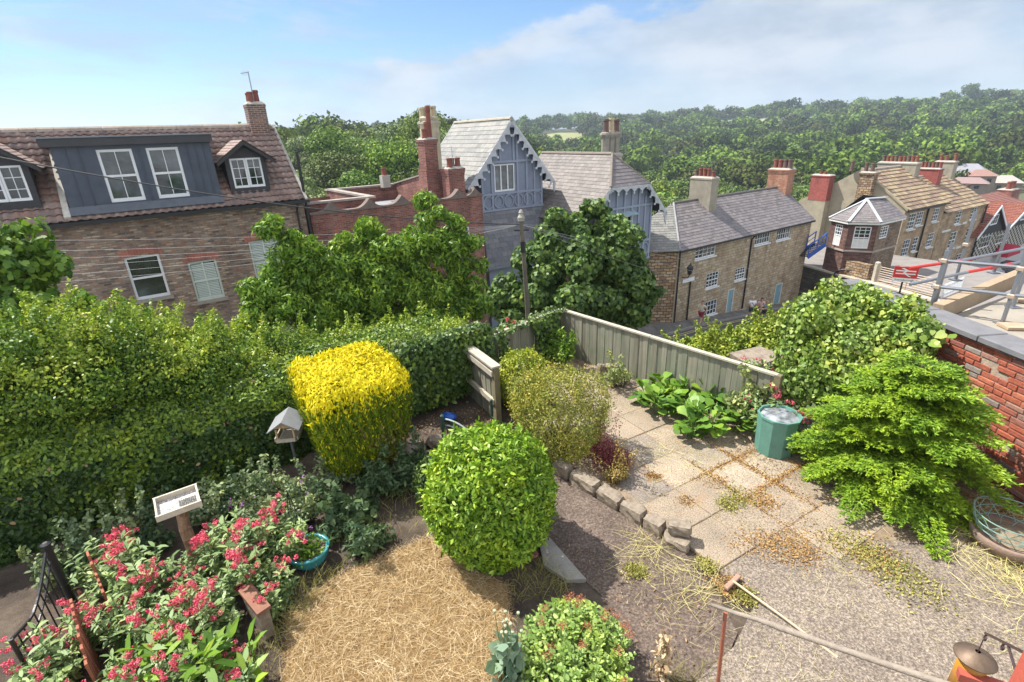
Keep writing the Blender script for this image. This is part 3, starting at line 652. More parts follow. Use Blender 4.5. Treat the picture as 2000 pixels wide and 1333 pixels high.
# ================================================================== B: red brick flat roofed building
B = empty('red_brick_building', FA.loc(), FA.rot, 'flat roofed dark red brick building with scalloped parapet beside the brown brick house', 'building')
XB0, XB1 = 6.12, 14.6
mb = MB(); hb = [(12.85, 13.75, -1.5, .22), (9.2, 10.2, -2.2, -.6)]
wall(mb, XB0, XB1, -9, 1.66, 0, hb, .12)
mb.quad((XB1, 0, -9), (XB1, 6.7, -9), (XB1, 6.7, 1.66), (XB1, 0, 1.66)); mb.quad((XB0, 0, -9), (XB0, 6.7, -9), (XB0, 6.7, 1.66), (XB0, 0, 1.66))
mb.quad((XB0, 6.7, -9), (XB1, 6.7, -9), (XB1, 6.7, 1.66), (XB0, 6.7, 1.66)); mb.build('wall', redbrick, B, fix=False)
mb = MB(); mb.quad((XB0, .24, 1.15), (XB1, .24, 1.15), (XB1, 6.6, 1.15), (XB0, 6.6, 1.15)); mb.build('flat_roof', pbr('roof_felt', (.24, .25, .27), .8, .2, 2), B, fix=False)
mb = MB(); mb.box(XB0, XB1, .22, .235, 1.1, 1.66); mb.box(6.25, 9.15, 1.0, 1.25, 1.16, 1.96); mb.box(9.152, 9.38, 1.0, 6.9, 1.16, 1.96); mb.box(9.15, 13.1, 6.902, 7.15, 1.0, 1.92)
mb.prism([(13.1, 7.1, 1.1), (13.1, 2.9, 1.1), (13.1, 2.9, 2.66), (13.1, 7.1, 1.92)], (.24, 0, 0)); mb.build('parapet', redbrick, B)
cope = pbr('stone_coping', (.33, .29, .25), .9, .4, 4, bump=.5)
mb = MB(); zt = 1.662
mb.box(6.2, 9.42, .94, 1.31, 1.962, 2.05); mb.box(9.1, 9.43, 1.312, 6.84, 1.962, 2.05); mb.box(9.1, 13.1, 6.842, 7.2, 1.922, 2.01)
mb.prism([(13.04, 7.2, 1.93), (13.04, 2.9, 2.67), (13.04, 2.9, 2.74), (13.04, 7.2, 2.0)], (.36, 0, 0)); mb.build('coping', cope, B)
mb = MB()   # scalloped front coping: concave ramps rising to small peaks
def scallop(x0, x1, zb=zt, h=.36):
    n = 10; pts = []
    for i in range(n+1):
        t = i/n; pts.append((x0+(x1-x0)*t, zb+h*(abs(2*t-1)-1)**2*.0+h*(1-abs(2*t-1))**1.8))
    v = [(x, -.06, zb) for x, z in pts]+[(x, -.06, z+.07) for x, z in pts]; 
    for i in range(n):
        mb.prism([(pts[i][0], -.05, zb-.02), (pts[i+1][0], -.05, zb-.02), (pts[i+1][0], -.05, pts[i+1][1]+.06), (pts[i][0], -.05, pts[i][1]+.06)], (0, .32, 0))
for cx in (7.06, 8.71, 10.25, 11.79, 13.23, 14.25): scallop(cx-.55, min(cx+.55, 14.66))
for a, b in ((6.1, 6.5), (7.62, 8.15), (9.27, 9.69), (10.81, 11.23), (12.35, 12.67)): mb.box(a, b, -.05, .27, zt-.018, zt+.05)
mb.build('scalloped_coping', pbr('dark_coping', (.17, .13, .11), .9, .4, 4, bump=.5), B)
window(B, *hb[0], .07, 1, 2, .07, sill=sillm); window(B, *hb[1], .07, 1, 2, .07, sill=sillm)
c = chimney(B, 12.8, 13.5, 2.2, 2.95, 1.16, 4.42, redbrick, cement, .06, 2); mb = MB(); mb.box(12.73, 13.6, 2.13, 3.02, 1.17, 2.9); mb.build('chimney_base', redbrick, c)
pots(c, [(12.95, 2.4), (13.12, 2.45), (13.32, 2.55)], 4.42, [.42, .72, 1.45], potred, .13)
c = chimney(B, 14.12, 15.0, 4.5, 5.1, 1.16, 5.3, pbr('cream_render', (.42, .37, .26), .9, .4, 2, bump=.5, c2=(.20, .18, .14)), cement, .08, 2); c['label'] = 'cream rendered chimney with three buff pots'
mb = MB()
for x in (14.34, 14.78): mb.lathe([(.30, 0), (.30, 2.0), (.34, 2.1), (.34, 2.2), (.2, 2.3)], (x, 4.8, 3.2), 8)
mb.build('shaft', MATS['cream_render'], c)
pots(c, [(14.25, 4.9), (14.5, 4.7), (14.86, 4.75)], 5.32, [.62, .72, .68], potcream, .16)
c = chimney(B, 13.3, 14.2, .9, 1.6, 1.16, 3.04, redbrick, cement, .05, 3)
pots(c, [(13.5, 1.1), (13.75, 1.3), (14.0, 1.15)], 3.04, [.42, .4, .42], potred, .14)
mb = MB(); mb.tube([(13.65, 1.0, 3.0), (13.63, 1.0, 4.0)], .012, 5)
for i in range(6): mb.tube([(13.45+.07*i, .95, 3.95-.09*i), (13.45+.07*i+.18, 1.1, 3.97-.09*i)], .006, 4)
mb.build('aerial', MATS['aerial_metal'], c)
mb = MB(); mb.box(12.0, 12.45, 6.0, 6.4, 1.9, 2.55); mb.build('chimney', cement, B); pots(B.children[-1], [(12.22, 6.2)], 2.55, .4, potred, .14)
# ================================================================== C: blue gabled house
FC = Frame(58, 26.3)
C_ = empty('blue_gabled_house', FC.loc(), FC.rot, 'house with tall pale blue timber gable, scalloped white bargeboards and grey slate roof', 'house')
blue = pbr('pale_blue_boards', (.215, .25, .33), .75, .25, 1.6, bump=.2); blue_t = pbr('blue_timber', (.27, .31, .395), .7, .15, 4)
barge_m = pbr('bargeboard_paint', (.46, .48, .51), .7, .35, 3)
def battens(par, x0, x1, z0, ztop, xs, zs, y=-.03, mat=None):
    mb = MB()
    for x in xs: mb.box(x-.06, x+.06, y-.045, y+.029, z0, ztop(x))
    for z, a, b in zs: mb.box(a, b, y-.055, y+.028, z-.06, z+.06)
    return mb.build('timber_frame', mat or blue_t, par)
cx, az_, ex, ez = 16.68, 5.26, 2.98, 1.70
sl = (az_-ez)/ex
mb = MB(); W0, W1 = 14.74, 18.98
zt_ = lambda x: az_-.12-abs(x-cx)*sl
hc = (15.65, 17.03, 1.37, 2.87)
wall(mb, W0, W1, .33, zt_(W0), 0, [hc] if zt_(W0) > 2.87 else [hc], .1)
mb2 = None
zl = zt_(W0)
mb = MB(); wall(mb, W0, W1, .33, 2.87, 0, [hc], .1)
mb.quad((W0, 0, 2.87), (W1, 0, 2.87), (cx+(az_-.12-2.87)/sl, 0, 2.87), (cx, 0, az_-.12), (cx-(az_-.12-2.87)/sl, 0, 2.87))
mb.quad((W0, 0, .33), (W0, 7, .33), (W0, 7, 2.6), (W0, 0, 2.6)); mb.quad((W1, 0, .33), (W1, 7, .33), (W1, 7, 2.6), (W1, 0, 2.6)); mb.quad((W0, 7, .33), (W1, 7, .33), (W1, 7, 2.6), (cx, 7, 5.1), (W0, 7, 2.6))
mb.build('gable_wall', blue, C_, fix=False)
battens(C_, W0, W1, .36, lambda x: min(zt_(x)-.05, 4.9), (14.80, 15.45, 17.2, 17.85, 18.4, 18.92), ((1.26, W0, W1), (.36, W0-.05, W1+.05), (3.0, W0+.2, W1-.2)))
mb = MB(); mb.box(16.0, 16.12, -.075, -.001, 3.06, zt_(16.06)-.1); mb.build('gable_strut', blue_t, C_); mb = MB(); mb.box(16.9, 17.02, -.075, -.001, 3.06, zt_(16.96)-.1); mb.build('gable_strut', blue_t, C_); mb = MB()
for i in range(6):   # row of round panels: raised frames
    x = 15.17+.69*i; o_ = []; n = 8
    for k in range(n): 
        a0 = 2*math.pi*(k+.5)/n; a1 = 2*math.pi*(k+1.5)/n
        mb.prism([(x+.28*math.cos(a0), -.07, .81+.33*math.sin(a0)), (x+.28*math.cos(a1), -.07, .81+.33*math.sin(a1)), (x+.345*math.cos(a1), -.07, .81+.40*math.sin(a1)), (x+.345*math.cos(a0), -.07, .81+.40*math.sin(a0))], (0, .06, 0))
mb.build('panel_tracery', blue_t, C_)
window(C_, *hc, .05, 3, 1, .07, bar=.08, sash=False, gl=glass_b)
def barge(par, cx, apex, ex, ez, y, n=9, w=.30, mat=barge_m):
    """plank with a run of cusped scallops and round drops hanging below it"""
    mb = MB(); d = Vector((ex, 0, ez-apex)); 
    for s in (-1, 1):
        A0 = Vector((cx, y, apex)); Bv = Vector((cx+s*ex, y, ez)); dr = (Bv-A0); L_ = dr.length; dr.normalize(); nd = Vector((-s*abs(dr.z), 0, -abs(dr.x)))
        mb.prism([A0, Bv, Bv+nd*w*.55, A0+nd*w*.55+Vector((0, 0, -.0))], (0, -.06, 0))
        for i in range(n):
            t0 = L_*(.05+.93*i/n); t1 = L_*(.05+.93*(i+1)/n); st = t1-t0; k = 7; base = A0+nd*w*.5
            for q in range(k):
                f0, f1 = q/k, (q+1)/k; h0 = w*(.15+.95*abs(2*f0-1)**1.5); h1 = w*(.15+.95*abs(2*f1-1)**1.5)
                mb.prism([base+dr*(t0+st*f0), base+dr*(t0+st*f1), base+dr*(t0+st*f1)+nd*h1, base+dr*(t0+st*f0)+nd*h0], (0, -.045, 0))
            c0 = base+dr*t1+nd*w*1.25+Vector((0, -.02, 0)); pr = []
            for q in range(8): a = q*math.pi/4; pr.append(c0+Vector((math.cos(a)*w*.24, 0, math.sin(a)*w*.24)))
            mb.prism(pr, (0, -.05, 0))
    mb.prism([(cx+ex-.16, y-.005, ez+.02), (cx+ex+.02, y-.005, ez-.04), (cx+ex-.06, y-.005, ez-.62), (cx+ex-.16, y-.005, ez-.45)], (0, -.055, 0))
    return mb.build('bargeboard', mat, par)
barge(C_, cx, az_, ex+.03, ez, -.38)
mb = MB(); e = math.hypot(ex, az_-ez)
for s, nm in ((-1, 'l'), (1, 'r')):
    m3 = MB(); O = (cx+s*ex, -.42, ez); V_ = (-s*ex, 0, az_-ez); P_ = [(0, 0), (6.9, 0), (6.9, e), (0, e)]
    slates(m3, O, (0, 1, 0), V_, P_, .30, (.38, .5), .022); m3.build('roof', slate_g, C_, fix=False)
    m4 = MB(); roofplane(m4, O, (0, 1, 0), V_, P_, .02); m4.build('roof_deck', under, C_, fix=False)
ridge_tiles(C_, (cx, -.42, az_+.03), (cx, 6.5, az_+.03), pbr('stone_ridge', (.34, .31, .24), .9), .12, .6)
mb = MB(); mb.prism([(cx-ex, 6.5, ez), (cx, 6.5, az_+.05), (cx, 6.5, az_-.18), (cx-ex, 6.5, ez-.22)], (0, .06, 0)); mb.build('rear_bargeboard', barge_m, C_)
# lean-to slate roof and the wall under it
m3 = MB(); O = (14.25, -1.2, -2.65); V_ = Vector((0, 1.2, 3.02)); le = V_.length; P_ = [(0, 0), (5.4, 0), (5.2, le), (.4, le)]
slates(m3, O, (1, 0, 0), V_, P_, .27, (.34, .46), .02); m3.build('lean_to_roof', slate_b, C_, fix=False); m4 = MB(); roofplane(m4, O, (1, 0, 0), V_, P_, .02); m4.build('roof_deck', under, C_, fix=False)
mb = MB(); hw = [(15.0, 16.1, -4.9, -3.3)]; wall(mb, 14.4, 19.5, -9, -2.66, -1.05, hw, .1); mb.quad((14.4, -1.05, -9), (14.4, 6, -9), (14.4, 6, .3), (14.7, 0, .3), (14.4, -1.05, -2.66)); mb.quad((19.5, -1.05, -9), (19.5, 6, -9), (19.5, 6, .3), (19.3, 0, .3), (19.5, -1.05, -2.66)); mb.build('wall', blue, C_, fix=False)
window(C_, *hw[0], -1.0, 2, 2, .07)
mb = MB(); mb.box(14.2, 19.7, -1.34, -1.2, -2.76, -2.66); mb.build('gutter', lead, C_)
# ================================================================== D: blue house with half hipped gable
FD = Frame(56, 21.5)
D = empty('half_hipped_house', FD.loc(), FD.rot, 'blue timber house with clipped gable, brown slate roof and clustered stone chimney', 'house')
rx, rz = 22.72, 3.2; k = 1.06
lx0, lz0 = 19.4, rz-(22.72-19.4)*k
hl = (21.15, rz-(rx-21.15)*k); hr = (24.35, rz-(24.35-rx)*k); rx1, rz1 = 26.05, rz-(26.05-rx)*k
mb = MB(); hd_ = [(22.62, 23.52, -1.45, -.27)]
wall(mb, 20.8, 25.1, -3.1, .3, 0, hd_, .1)
mb.quad((20.8, 0, .3), (25.1, 0, .3), (25.1, 0, rz-(25.1-rx)*k-.1), (hr[0], 0, hr[1]-.1), (hl[0], 0, hl[1]-.1), (20.8, 0, rz-(rx-20.8)*k-.1))
mb.quad((25.1, 0, -3.1), (25.1, 8, -3.1), (25.1, 8, .3), (25.1, 0, .3)); mb.quad((20.8, 0, -3.1), (20.8, 8, -3.1), (20.8, 8, .8), (20.8, 0, .8)); mb.quad((20.8, 8, -3.1), (25.1, 8, -3.1), (25.1, 8, .4), (22.7, 8, 3), (20.8, 8, .4))
mb.quad((20.8, 0, -3.1), (25.1, 0, -3.1), (25.1, 8, -3.1), (20.8, 8, -3.1)); mb.build('gable_wall', blue, D, fix=False)
mb = MB(); mb.quad((20.9, .35, -10), (24.9, .35, -10), (24.9, .35, -3.1), (20.9, .35, -3.1)); mb.quad((24.9, .35, -10), (24.9, 8, -10), (24.9, 8, -3.1), (24.9, .35, -3.1)); mb.quad((20.9, .35, -10), (20.9, 8, -10), (20.9, 8, -3.1), (20.9, .35, -3.1)); mb.build('stone_base', rubble, D, fix=False)
battens(D, 20.8, 25.1, -3.05, lambda x: min(rz-abs(x-rx)*k-.2, hl[1]-.15), (20.86, 21.5, 22.1, 22.72, 23.35, 23.95, 24.5, 25.04), ((-1.9, 20.8, 25.1), (-3.05, 20.75, 25.15), (.25, 20.8, 25.1)))
mb = MB()
for i in range(6):
    x = 21.2+.70*i
    for q in range(8):
        a0 = 2*math.pi*(q+.5)/8; a1 = 2*math.pi*(q+1.5)/8
        mb.prism([(x+.25*math.cos(a0), -.07, -2.47+.40*math.sin(a0)), (x+.25*math.cos(a1), -.07, -2.47+.40*math.sin(a1)), (x+.33*math.cos(a1), -.07, -2.47+.48*math.sin(a1)), (x+.33*math.cos(a0), -.07, -2.47+.48*math.sin(a0))], (0, .06, 0))
mb.build('panel_tracery', blue_t, D)
w_ = window(D, *hd_[0], .03, 2, 4, .07); mb = MB(); mb.prism([(22.45, -.30, -.22), (23.7, -.30, -.22), (23.6, 0, -.05), (22.55, 0, -.05)], (0, 0, .05)); mb.build('window_hood', pbr('teal_lead', (.28, .38, .42), .6), D)
def scallops(mb, A0, B0, w, n, y):
    A0 = Vector(A0); B0 = Vector(B0); dr = B0-A0; L_ = dr.length; dr.normalize(); nd = Vector((dr.z, 0, -dr.x)); 
    if nd.z > 0: nd = -nd
    mb.prism([A0, B0, B0+nd*w*.6, A0+nd*w*.6], (0, -.06, 0)); st = L_/n
    for i in range(n):
        for q in range(7):
            f0, f1 = q/7, (q+1)/7; h0 = w*(.6+.8*abs(2*f0-1)**1.5); h1 = w*(.6+.8*abs(2*f1-1)**1.5)
            mb.prism([A0+dr*st*(i+f0)+nd*w*.5, A0+dr*st*(i+f1)+nd*w*.5, A0+dr*st*(i+f1)+nd*h1, A0+dr*st*(i+f0)+nd*h0], (0, -.045, 0))
        if i < n-1:
            c0 = A0+dr*st*(i+1)+nd*w*1.6; mb.prism([c0+Vector((math.cos(q*math.pi/3)*w*.26, -.0, math.sin(q*math.pi/3)*w*.26)) for q in range(6)], (0, -.05, 0))
mb = MB(); yb = -.40; scallops(mb, (hl[0], yb, hl[1]), (hr[0], yb, hr[1]), .27, 5, yb); scallops(mb, (lx0+.55, yb, lz0+.58), (hl[0], yb, hl[1]), .27, 3, yb); scallops(mb, (hr[0], yb, hr[1]), (rx1, yb, rz1), .27, 4, yb)
mb.prism([(rx1-.18, yb-.005, rz1), (rx1+.02, yb-.005, rz1), (rx1-.06, yb-.005, rz1-.75), (rx1-.18, yb-.005, rz1-.5)], (0, -.055, 0)); mb.build('bargeboard', barge_m, D)
le = math.hypot(1, k)
m3 = MB(); Y0 = -.45
def Lr(x): return (rx-x)*le
# left slope in (a along +y, b up slope) from the left eave
tot = Lr(lx0); P_ = [(0, 0), (8.2, 0), (8.2, tot), (1.55, tot), (0, tot-Lr(hl[0]))]
slates(m3, (lx0, Y0, lz0), (0, 1, 0), (1, 0, k), P_, .24, (.3, .42), .02); m3.build('roof', slate_m, D, fix=False); m4 = MB(); roofplane(m4, (lx0, Y0, lz0), (0, 1, 0), (1, 0, k), P_, .02); m4.build('roof_deck', under, D, fix=False)
m3 = MB(); tot2 = (rx1-rx)*le; P_ = [(0, 0), (8.2, 0), (8.2, tot2), (1.55, tot2), (0, (rx1-hr[0])*le)]
slates(m3, (rx1, Y0, rz1), (0, 1, 0), (-1, 0, k), P_, .24, (.3, .42), .02); m3.build('roof', slate_m, D, fix=False); m4 = MB(); roofplane(m4, (rx1, Y0, rz1), (0, 1, 0), (-1, 0, k), P_, .02); m4.build('roof_deck', under, D, fix=False)
m3 = MB(); hz = (hl[1]+hr[1])/2; V_ = Vector((0, 1.55, rz-hz)); P_ = [(0, 0), (hr[0]-hl[0], 0), (rx-hl[0], V_.length)]
slates(m3, (hl[0], Y0, hz), (1, 0, 0), V_, P_, .24, (.3, .42), .02); m3.build('hip_roof', slate_p, D, fix=False); m4 = MB(); roofplane(m4, (hl[0], Y0, hz), (1, 0, 0), V_, P_, .02); m4.build('roof_deck', under, D, fix=False)
ridge_tiles(D, (rx, 1.1, rz+.03), (rx, 7.7, rz+.03), pbr('brown_ridge', (.20, .17, .14), .9), .12, .5)
ridge_tiles(D, (hl[0], Y0, hl[1]+.03), (rx, 1.1, rz+.04), MATS['brown_ridge'], .08, .4, 'hip_tiles'); ridge_tiles(D, (hr[0], Y0, hr[1]+.03), (rx, 1.1, rz+.04), MATS['brown_ridge'], .08, .4, 'hip_tiles')
c = chimney(D, 24.1, 25.5, 3.0, 3.8, 1.0, 3.1, cement, cement, .05, 1); mb = MB()
for x in (24.4, 24.85, 25.3): mb.lathe([(.27, 0), (.25, .1), (.25, 1.35), (.33, 1.5), (.36, 1.6), (.33, 1.7), (.2, 1.76)], (x, 3.4, 2.6), 8)
mb.build('shaft', pbr('grey_stone_shaft', (.26, .24, .20), .9, .4, 3, bump=.5), c); pots(c, [(24.4, 3.4), (24.85, 3.4), (25.3, 3.4)], 4.35, [.75, .8, .72], potdark, .19, mats=[potdark, potcream, potdark])
# ================================================================== E: stone house on the street
FE = Frame(56, 20.9)
E_ = empty('stone_house', FE.loc(), FE.rot, 'long three storey limestone house beside the street, grey slate roof, pale blue doors', 'house')
EX0, EX1, EE, ER = 27.25, 43.9, -2.86, -.42
he = [(29.05, 31.25, -3.78, -2.93), (30.62, 32.0, -6.1, -5.0), (30.8, 32.22, -8.22, -7.1), (34.02, 35.28, -6.18, -5.24), (35.98, 37.94, -3.84, -2.95), (38.9, 40.77, -3.9, -2.97)]
hdr = [(33.42, 34.2, -8.5, -6.7), (39.98, 41.0, -9.32, -7.55)]
mb = MB(); wall(mb, EX0, EX1, -13, EE, 0, he+hdr, .14)
cl = (25.4, -.95)   # the canted left wall
mb.quad((EX0, 0, -13), (cl[0], .9, -13), (cl[0], .9, EE), (EX0, 0, EE)) if False else None
mb.quad((EX1, 0, -13), (EX1, 6, -13), (EX1, 6, EE), (EX1, 3, ER), (EX1, 0, EE)); mb.quad((EX0, 6, -13), (EX1, 6, -13), (EX1, 6, EE), (EX0, 6, EE)); mb.build('wall', stone, E_, fix=False)
mb = MB(); mb.quad((EX0, 0, -13), (EX0-1.6, 1.1, -13), (EX0-1.6, 1.1, EE), (EX0, 0, EE)); mb.quad((EX0-1.6, 1.1, -13), (EX0-1.6, 6, -13), (EX0-1.6, 6, EE), (EX0-1.6, 1.1, EE)); mb.quad((EX0-1.6, 6, -13), (EX0, 6, -13), (EX0, 6, EE), (EX0-1.6, 6, EE)); mb.build('side_wall', rubble, E_, fix=False)
mb = MB()
for i in range(26): z = -12.9+.38*i; w = .35 if i % 2 else .2; mb.box(EX0-.012, EX0+w, -.018, .02, z+.01, z+.37)
mb.build('quoins', pbr('quoin_stone', (.34, .28, .20), .9, .3, 4, bump=.5), E_)
for (a, b, c0, d0), cr in zip(he, ((5, 3), (4, 4), (4, 3), (4, 4), (6, 2), (6, 2))): window(E_, a, b, c0, d0, .06, cr[0], cr[1], .06, bar=.028, sash=cr[1] == 4, sill=None)
mb = MB()
for a, b, c0, d0 in he: mb.box(a-.1, b+.1, -.10, .1, c0-.08, c0-.002)
mb.build('window_sills', white, E_)
tealp = pbr('teal_door_paint', (.20, .36, .42), .5, .15, 4)
for a, b, c0, d0 in hdr:
    mb = MB(); mb.box(a+.08, b-.08, .08, .12, c0, d0-.07)
    for zz in (c0+.2, c0+.95):
        for s in (0, 1): w = (b-a-.16)/2; x = a+.08+s*w; mb.box(x+.07, x+w-.07, .065, .081, zz, zz+.6)
    dr = mb.build('door', tealp, E_); m2 = MB(); m2.box(a, a+.08, .0, .13, c0, d0); m2.box(b-.08, b, .0, .13, c0, d0); m2.box(a+.08, b-.08, .0, .13, d0-.07, d0); m2.build('door_frame', dull_white, dr)
    m2 = MB(); m2.rbox((b-.16, .05, c0+.85), (.04, .05, .08), bev=.01); m2.build('handle', MATS['aerial_metal'], dr)
mb = MB(); mb.tube([(35.45, -.3, EE-.1), (35.45, -.07, EE-.4), (35.45, -.07, float(road_z(35))+.15)], .06, 8); mb.build('drainpipe', blackp, E_); mb = MB(); mb.tube([(28.75, -.07, -5.2), (28.75, -.07, -8)], .05, 8); mb.build('drainpipe', blackp, E_); mb = MB(); mb.tube([(EX0+.15, -.07, EE-.1), (EX0+.15, -.07, -8)], .05, 8); mb.build('drainpipe', blackp, E_)
mb = MB(); mb.box(EX0-.1, EX1, -.30, -.19, EE-.12, EE-.01); mb.build('gutter', blackp, E_)
m3 = MB(); O = (EX0, -.22, EE); V_ = Vector((0, 3.22, ER-EE)); lv = V_.length; P_ = [(-.1, 0), (EX1-EX0+.15, 0), (EX1-EX0+.15, lv), (2.95, lv)]
slates(m3, O, (1, 0, 0), V_, P_, .25, (.3, .42), .02); m3.build('roof', slate_p, E_, fix=False)
m4 = MB(); roofplane(m4, O, (1, 0, 0), V_, P_, .02); roofplane(m4, (EX0, 6.2, EE), (1, 0, 0), (0, -3.2, ER-EE), [(-.1, 0), (EX1-EX0+.1, 0), (EX1-EX0+.1, lv), (2.95, lv)], .02); m4.build('roof_deck', under, E_, fix=False)
# left hip slope: eave from the corner along the canted wall and back
hipA, hipB, hipC = Vector((EX0-.1, -.22, EE)), Vector((EX0-2.0, 1.1, EE)), Vector((EX0+2.95, 3, ER)); U_ = (hipB-hipA).normalized(); nn = (hipB-hipA).cross(hipC-hipA).normalized(); V2 = nn.cross(U_); V2 = V2 if V2.z > 0 else -V2
def ab(p): q = p-hipA; return (q.dot(U_), q.dot(V2))
m3 = MB(); hipD = hipB+(hipB-hipA).normalized()*3.6; P_ = [ab(hipA), ab(hipB), ab(hipD), ab(hipC)]
slates(m3, hipA, U_, V2, P_, .25, (.3, .42), .02); m3.build('hip_roof', slate_g, E_, fix=False); m4 = MB(); roofplane(m4, hipA, U_, V2, P_, .02); m4.build('roof_deck', under, E_, fix=False)
ridge_tiles(E_, hipA+Vector((0, 0, .04)), hipC+Vector((0, 0, .04)), pbr('lead_hip', (.26, .26, .26), .7), .07, .5, 'hip_tiles')
ridge_tiles(E_, (EX0+2.95, 3, ER+.03), (EX1, 3, ER+.03), pbr('dark_ridge', (.12, .11, .10), .9), .11, .5)
c = chimney(E_, 32.8, 33.65, 1.95, 3.75, -2, 1.14, pbr('grey_render', (.30, .27, .21), .92, .4, 2, bump=.5, c2=(.19, .17, .14)), cement, .03, 1); c['label'] = 'wide rendered chimney with five terracotta pots'
pots(c, [(33.2, 2.15+.35*i) for i in range(5)], 1.12, [.42, .58, .58, .6, .45], potred, .15, mats=[potred, potred, potred, potred, potdark])
mb = MB(); mb.tube([(33.1, 2.3, 1.1), (33.1, 2.3, 2.2)], .015, 5); mb.tube([(32.9, 2.1, 2.15), (33.4, 2.6, 2.05)], .01, 4); mb.tube([(33.3, 2.1, 2.12), (32.95, 2.5, 2.12)], .01, 4); mb.build('aerial', MATS['aerial_metal'], c)
orangebrick = masonry('orange_brick', [(.36, .14, .07), (.45, .19, .11), (.30, .11, .07), (.50, .27, .17)], (.32, .24, .18), .235, .078, .011, bump=.8, wob=.01)
c = chimney(E_, 43.25, 44.25, 2.2, 3.9, -2.5, 1.05, orangebrick, cement, .08, 3); c['label'] = 'orange brick chimney with four pots at the roof end'
pots(c, [(43.7, 2.4+.4*i) for i in range(4)], 1.04, [.72, .7, .68, .72], potred, .19, mats=[potdark, potdark, potred, potred])
# street lamp on its bracket and the name plate
sl_ = empty('street_lamp', FE.world(27.9, -.55, -4.15), FE.rot, 'black wall lantern on the corner of the stone house above the street name plate', 'street lamp')
mb = MB(); mb.lathe([(.12, -.3), (.2, .12), (.22, .14), (.06, .34), (.03, .46)], seg=6); mb.build('lantern', blackp, sl_); mb = MB(); mb.tube([(0, 0, -.3), (0, .1, -.55), (0, .55, -.6)], .03, 6); mb.build('bracket', blackp, sl_)
sp = MB(); sp.box(-.62, .62, -.02, 0, -.13, .13); o = sp.build('street_name_plate', white); o.location = FE.world(28.55, -.04, -5.05); o.rotation_euler = (0, 0, FE.rot); tag(o, 'white street name plate under the lantern on the stone house', 'sign')
# ================================================================== H: terrace of stone houses, each its own thing
FH = Frame(60, 22.2)
def pv(fr, u, x, y):
    r = ray(x, y); k = u/(r[:2]@fr.u); return float(k*(r[:2]@fr.n)-fr.D), float(CAMH+r[2]*k)
H1 = empty('terraced_house', FH.loc(), FH.rot, 'tall brown stone house with mossy stone slate roof behind the six sided signal box', 'house', 'stone terrace beyond the signal box')
HX0, HX1, HE, HR, HV = 53.5, 61.5, -3.05, .12, 4.3
h1 = [(54.72, 56.1, -4.95, -3.48), (56.25, 57.45, -4.74, -3.48), (59.4, 60.6, -4.75, -3.47), (54.9, 56.25, -7.5, -5.88), (56.75, 57.75, -7.25, -5.88), (59.6, 60.85, -7.25, -5.82), (59.7, 61.2, -10.1, -8.6)]
mb = MB(); wall(mb, HX0, HX1, -14, HE, 0, h1, .12); mb.quad((HX1, 0, -14), (HX1, 9.6, -14), (HX1, 9.6, HE), (HX1, HV, HR-.1), (HX1, 0, HE)); mb.quad((HX0, 9.6, -14), (HX1, 9.6, -14), (HX1, 9.6, HE), (HX0, 9.6, HE)); mb.build('wall', ashlar, H1, fix=False)
mb = MB(); mb.quad((HX0, 0, -14), (HX0, 9.7, -14), (HX0, 9.7, -2.95), (HX0, 8.4, -2.3), (HX0, HV, HR+.15), (HX0, -.1, HE-.05)); g_ = mb.build('gable_wall', render_, H1, fix=False)
for (a, b, c0, d0) in h1: window(H1, a, b, c0, d0, .06, 2 if b-a < 1.1 else 3, 4, .07, bar=.03, sill=dull_white)
mb = MB(); mb.tube([(57.95, -.1, HE-.1), (57.95, -.1, -13)], .07, 7); mb.build('drainpipe', blackp, H1)
def stone_roof(par, x0, x1, e, r, v, nm='roof'):
    m3 = MB(); V_ = Vector((0, v+.25, r-e)); lv = V_.length; P_ = [(0, 0), (x1-x0, 0), (x1-x0, lv), (0, lv)]
    slates(m3, (x0, -.25, e), (1, 0, 0), V_, P_, .46, (.45, .8), .06, jz=.02, gap=.012); m3.build(nm, stonetile, par, fix=False)
    m4 = MB(); roofplane(m4, (x0, -.25, e), (1, 0, 0), V_, P_, .03); roofplane(m4, (x0, 2*v+.3, e), (1, 0, 0), (0, -v-.3, r-e), P_, .03); m4.build('roof_deck', under, par, fix=False)
    ridge_tiles(par, (x0, v, r+.05), (x1, v, r+.05), cope, .16, .6)
stone_roof(H1, HX0+.1, HX1, HE, HR, HV)
mb = MB(); mb.prism([(HX0-.1, -.25, HE-.05), (HX0-.1, HV, HR+.12), (HX0-.1, HV, HR+.3), (HX0-.1, -.25, HE+.14)], (.32, 0, 0)); mb.build('coping', pbr('rake_stone', (.30, .25, .17), .9, .4, 4, bump=.5), H1)
mb = MB(); mb.box(HX0, HX1, -.4, -.28, HE-.14, HE-.02); mb.build('gutter', blackp, H1)
darkred = masonry('painted_red_brick', [(.30, .06, .05), (.36, .09, .07), (.25, .06, .05)], (.26, .12, .10), .235, .078, .008, bump=.5, wob=.01)
c = chimney(H1, 52.7, 53.6, 6.6, 8.4, -2.75, -.3, darkred, cement, .05, 1); c['label'] = 'broad dark red brick chimney on the rendered gable'; pots(c, [(53.1, 7.3), (53.1, 7.75)], -.32, [.3, .35], potred, .15)
mb = MB(); mb.box(52.72, 53.49, 6.62, 8.38, -14, -2.752); mb.build('chimney_breast', render_, c)
c = chimney(H1, 52.9, 53.7, 2.85, 4.05, -2.6, .12, rubble, cement, .12, 2); c['label'] = 'rough stone chimney with dark pots behind the signal box'; pots(c, [(53.2, 3.2), (53.2, 3.75), (53.2, 5.0)], .12, [.75, .8, .9], potdark, .17)
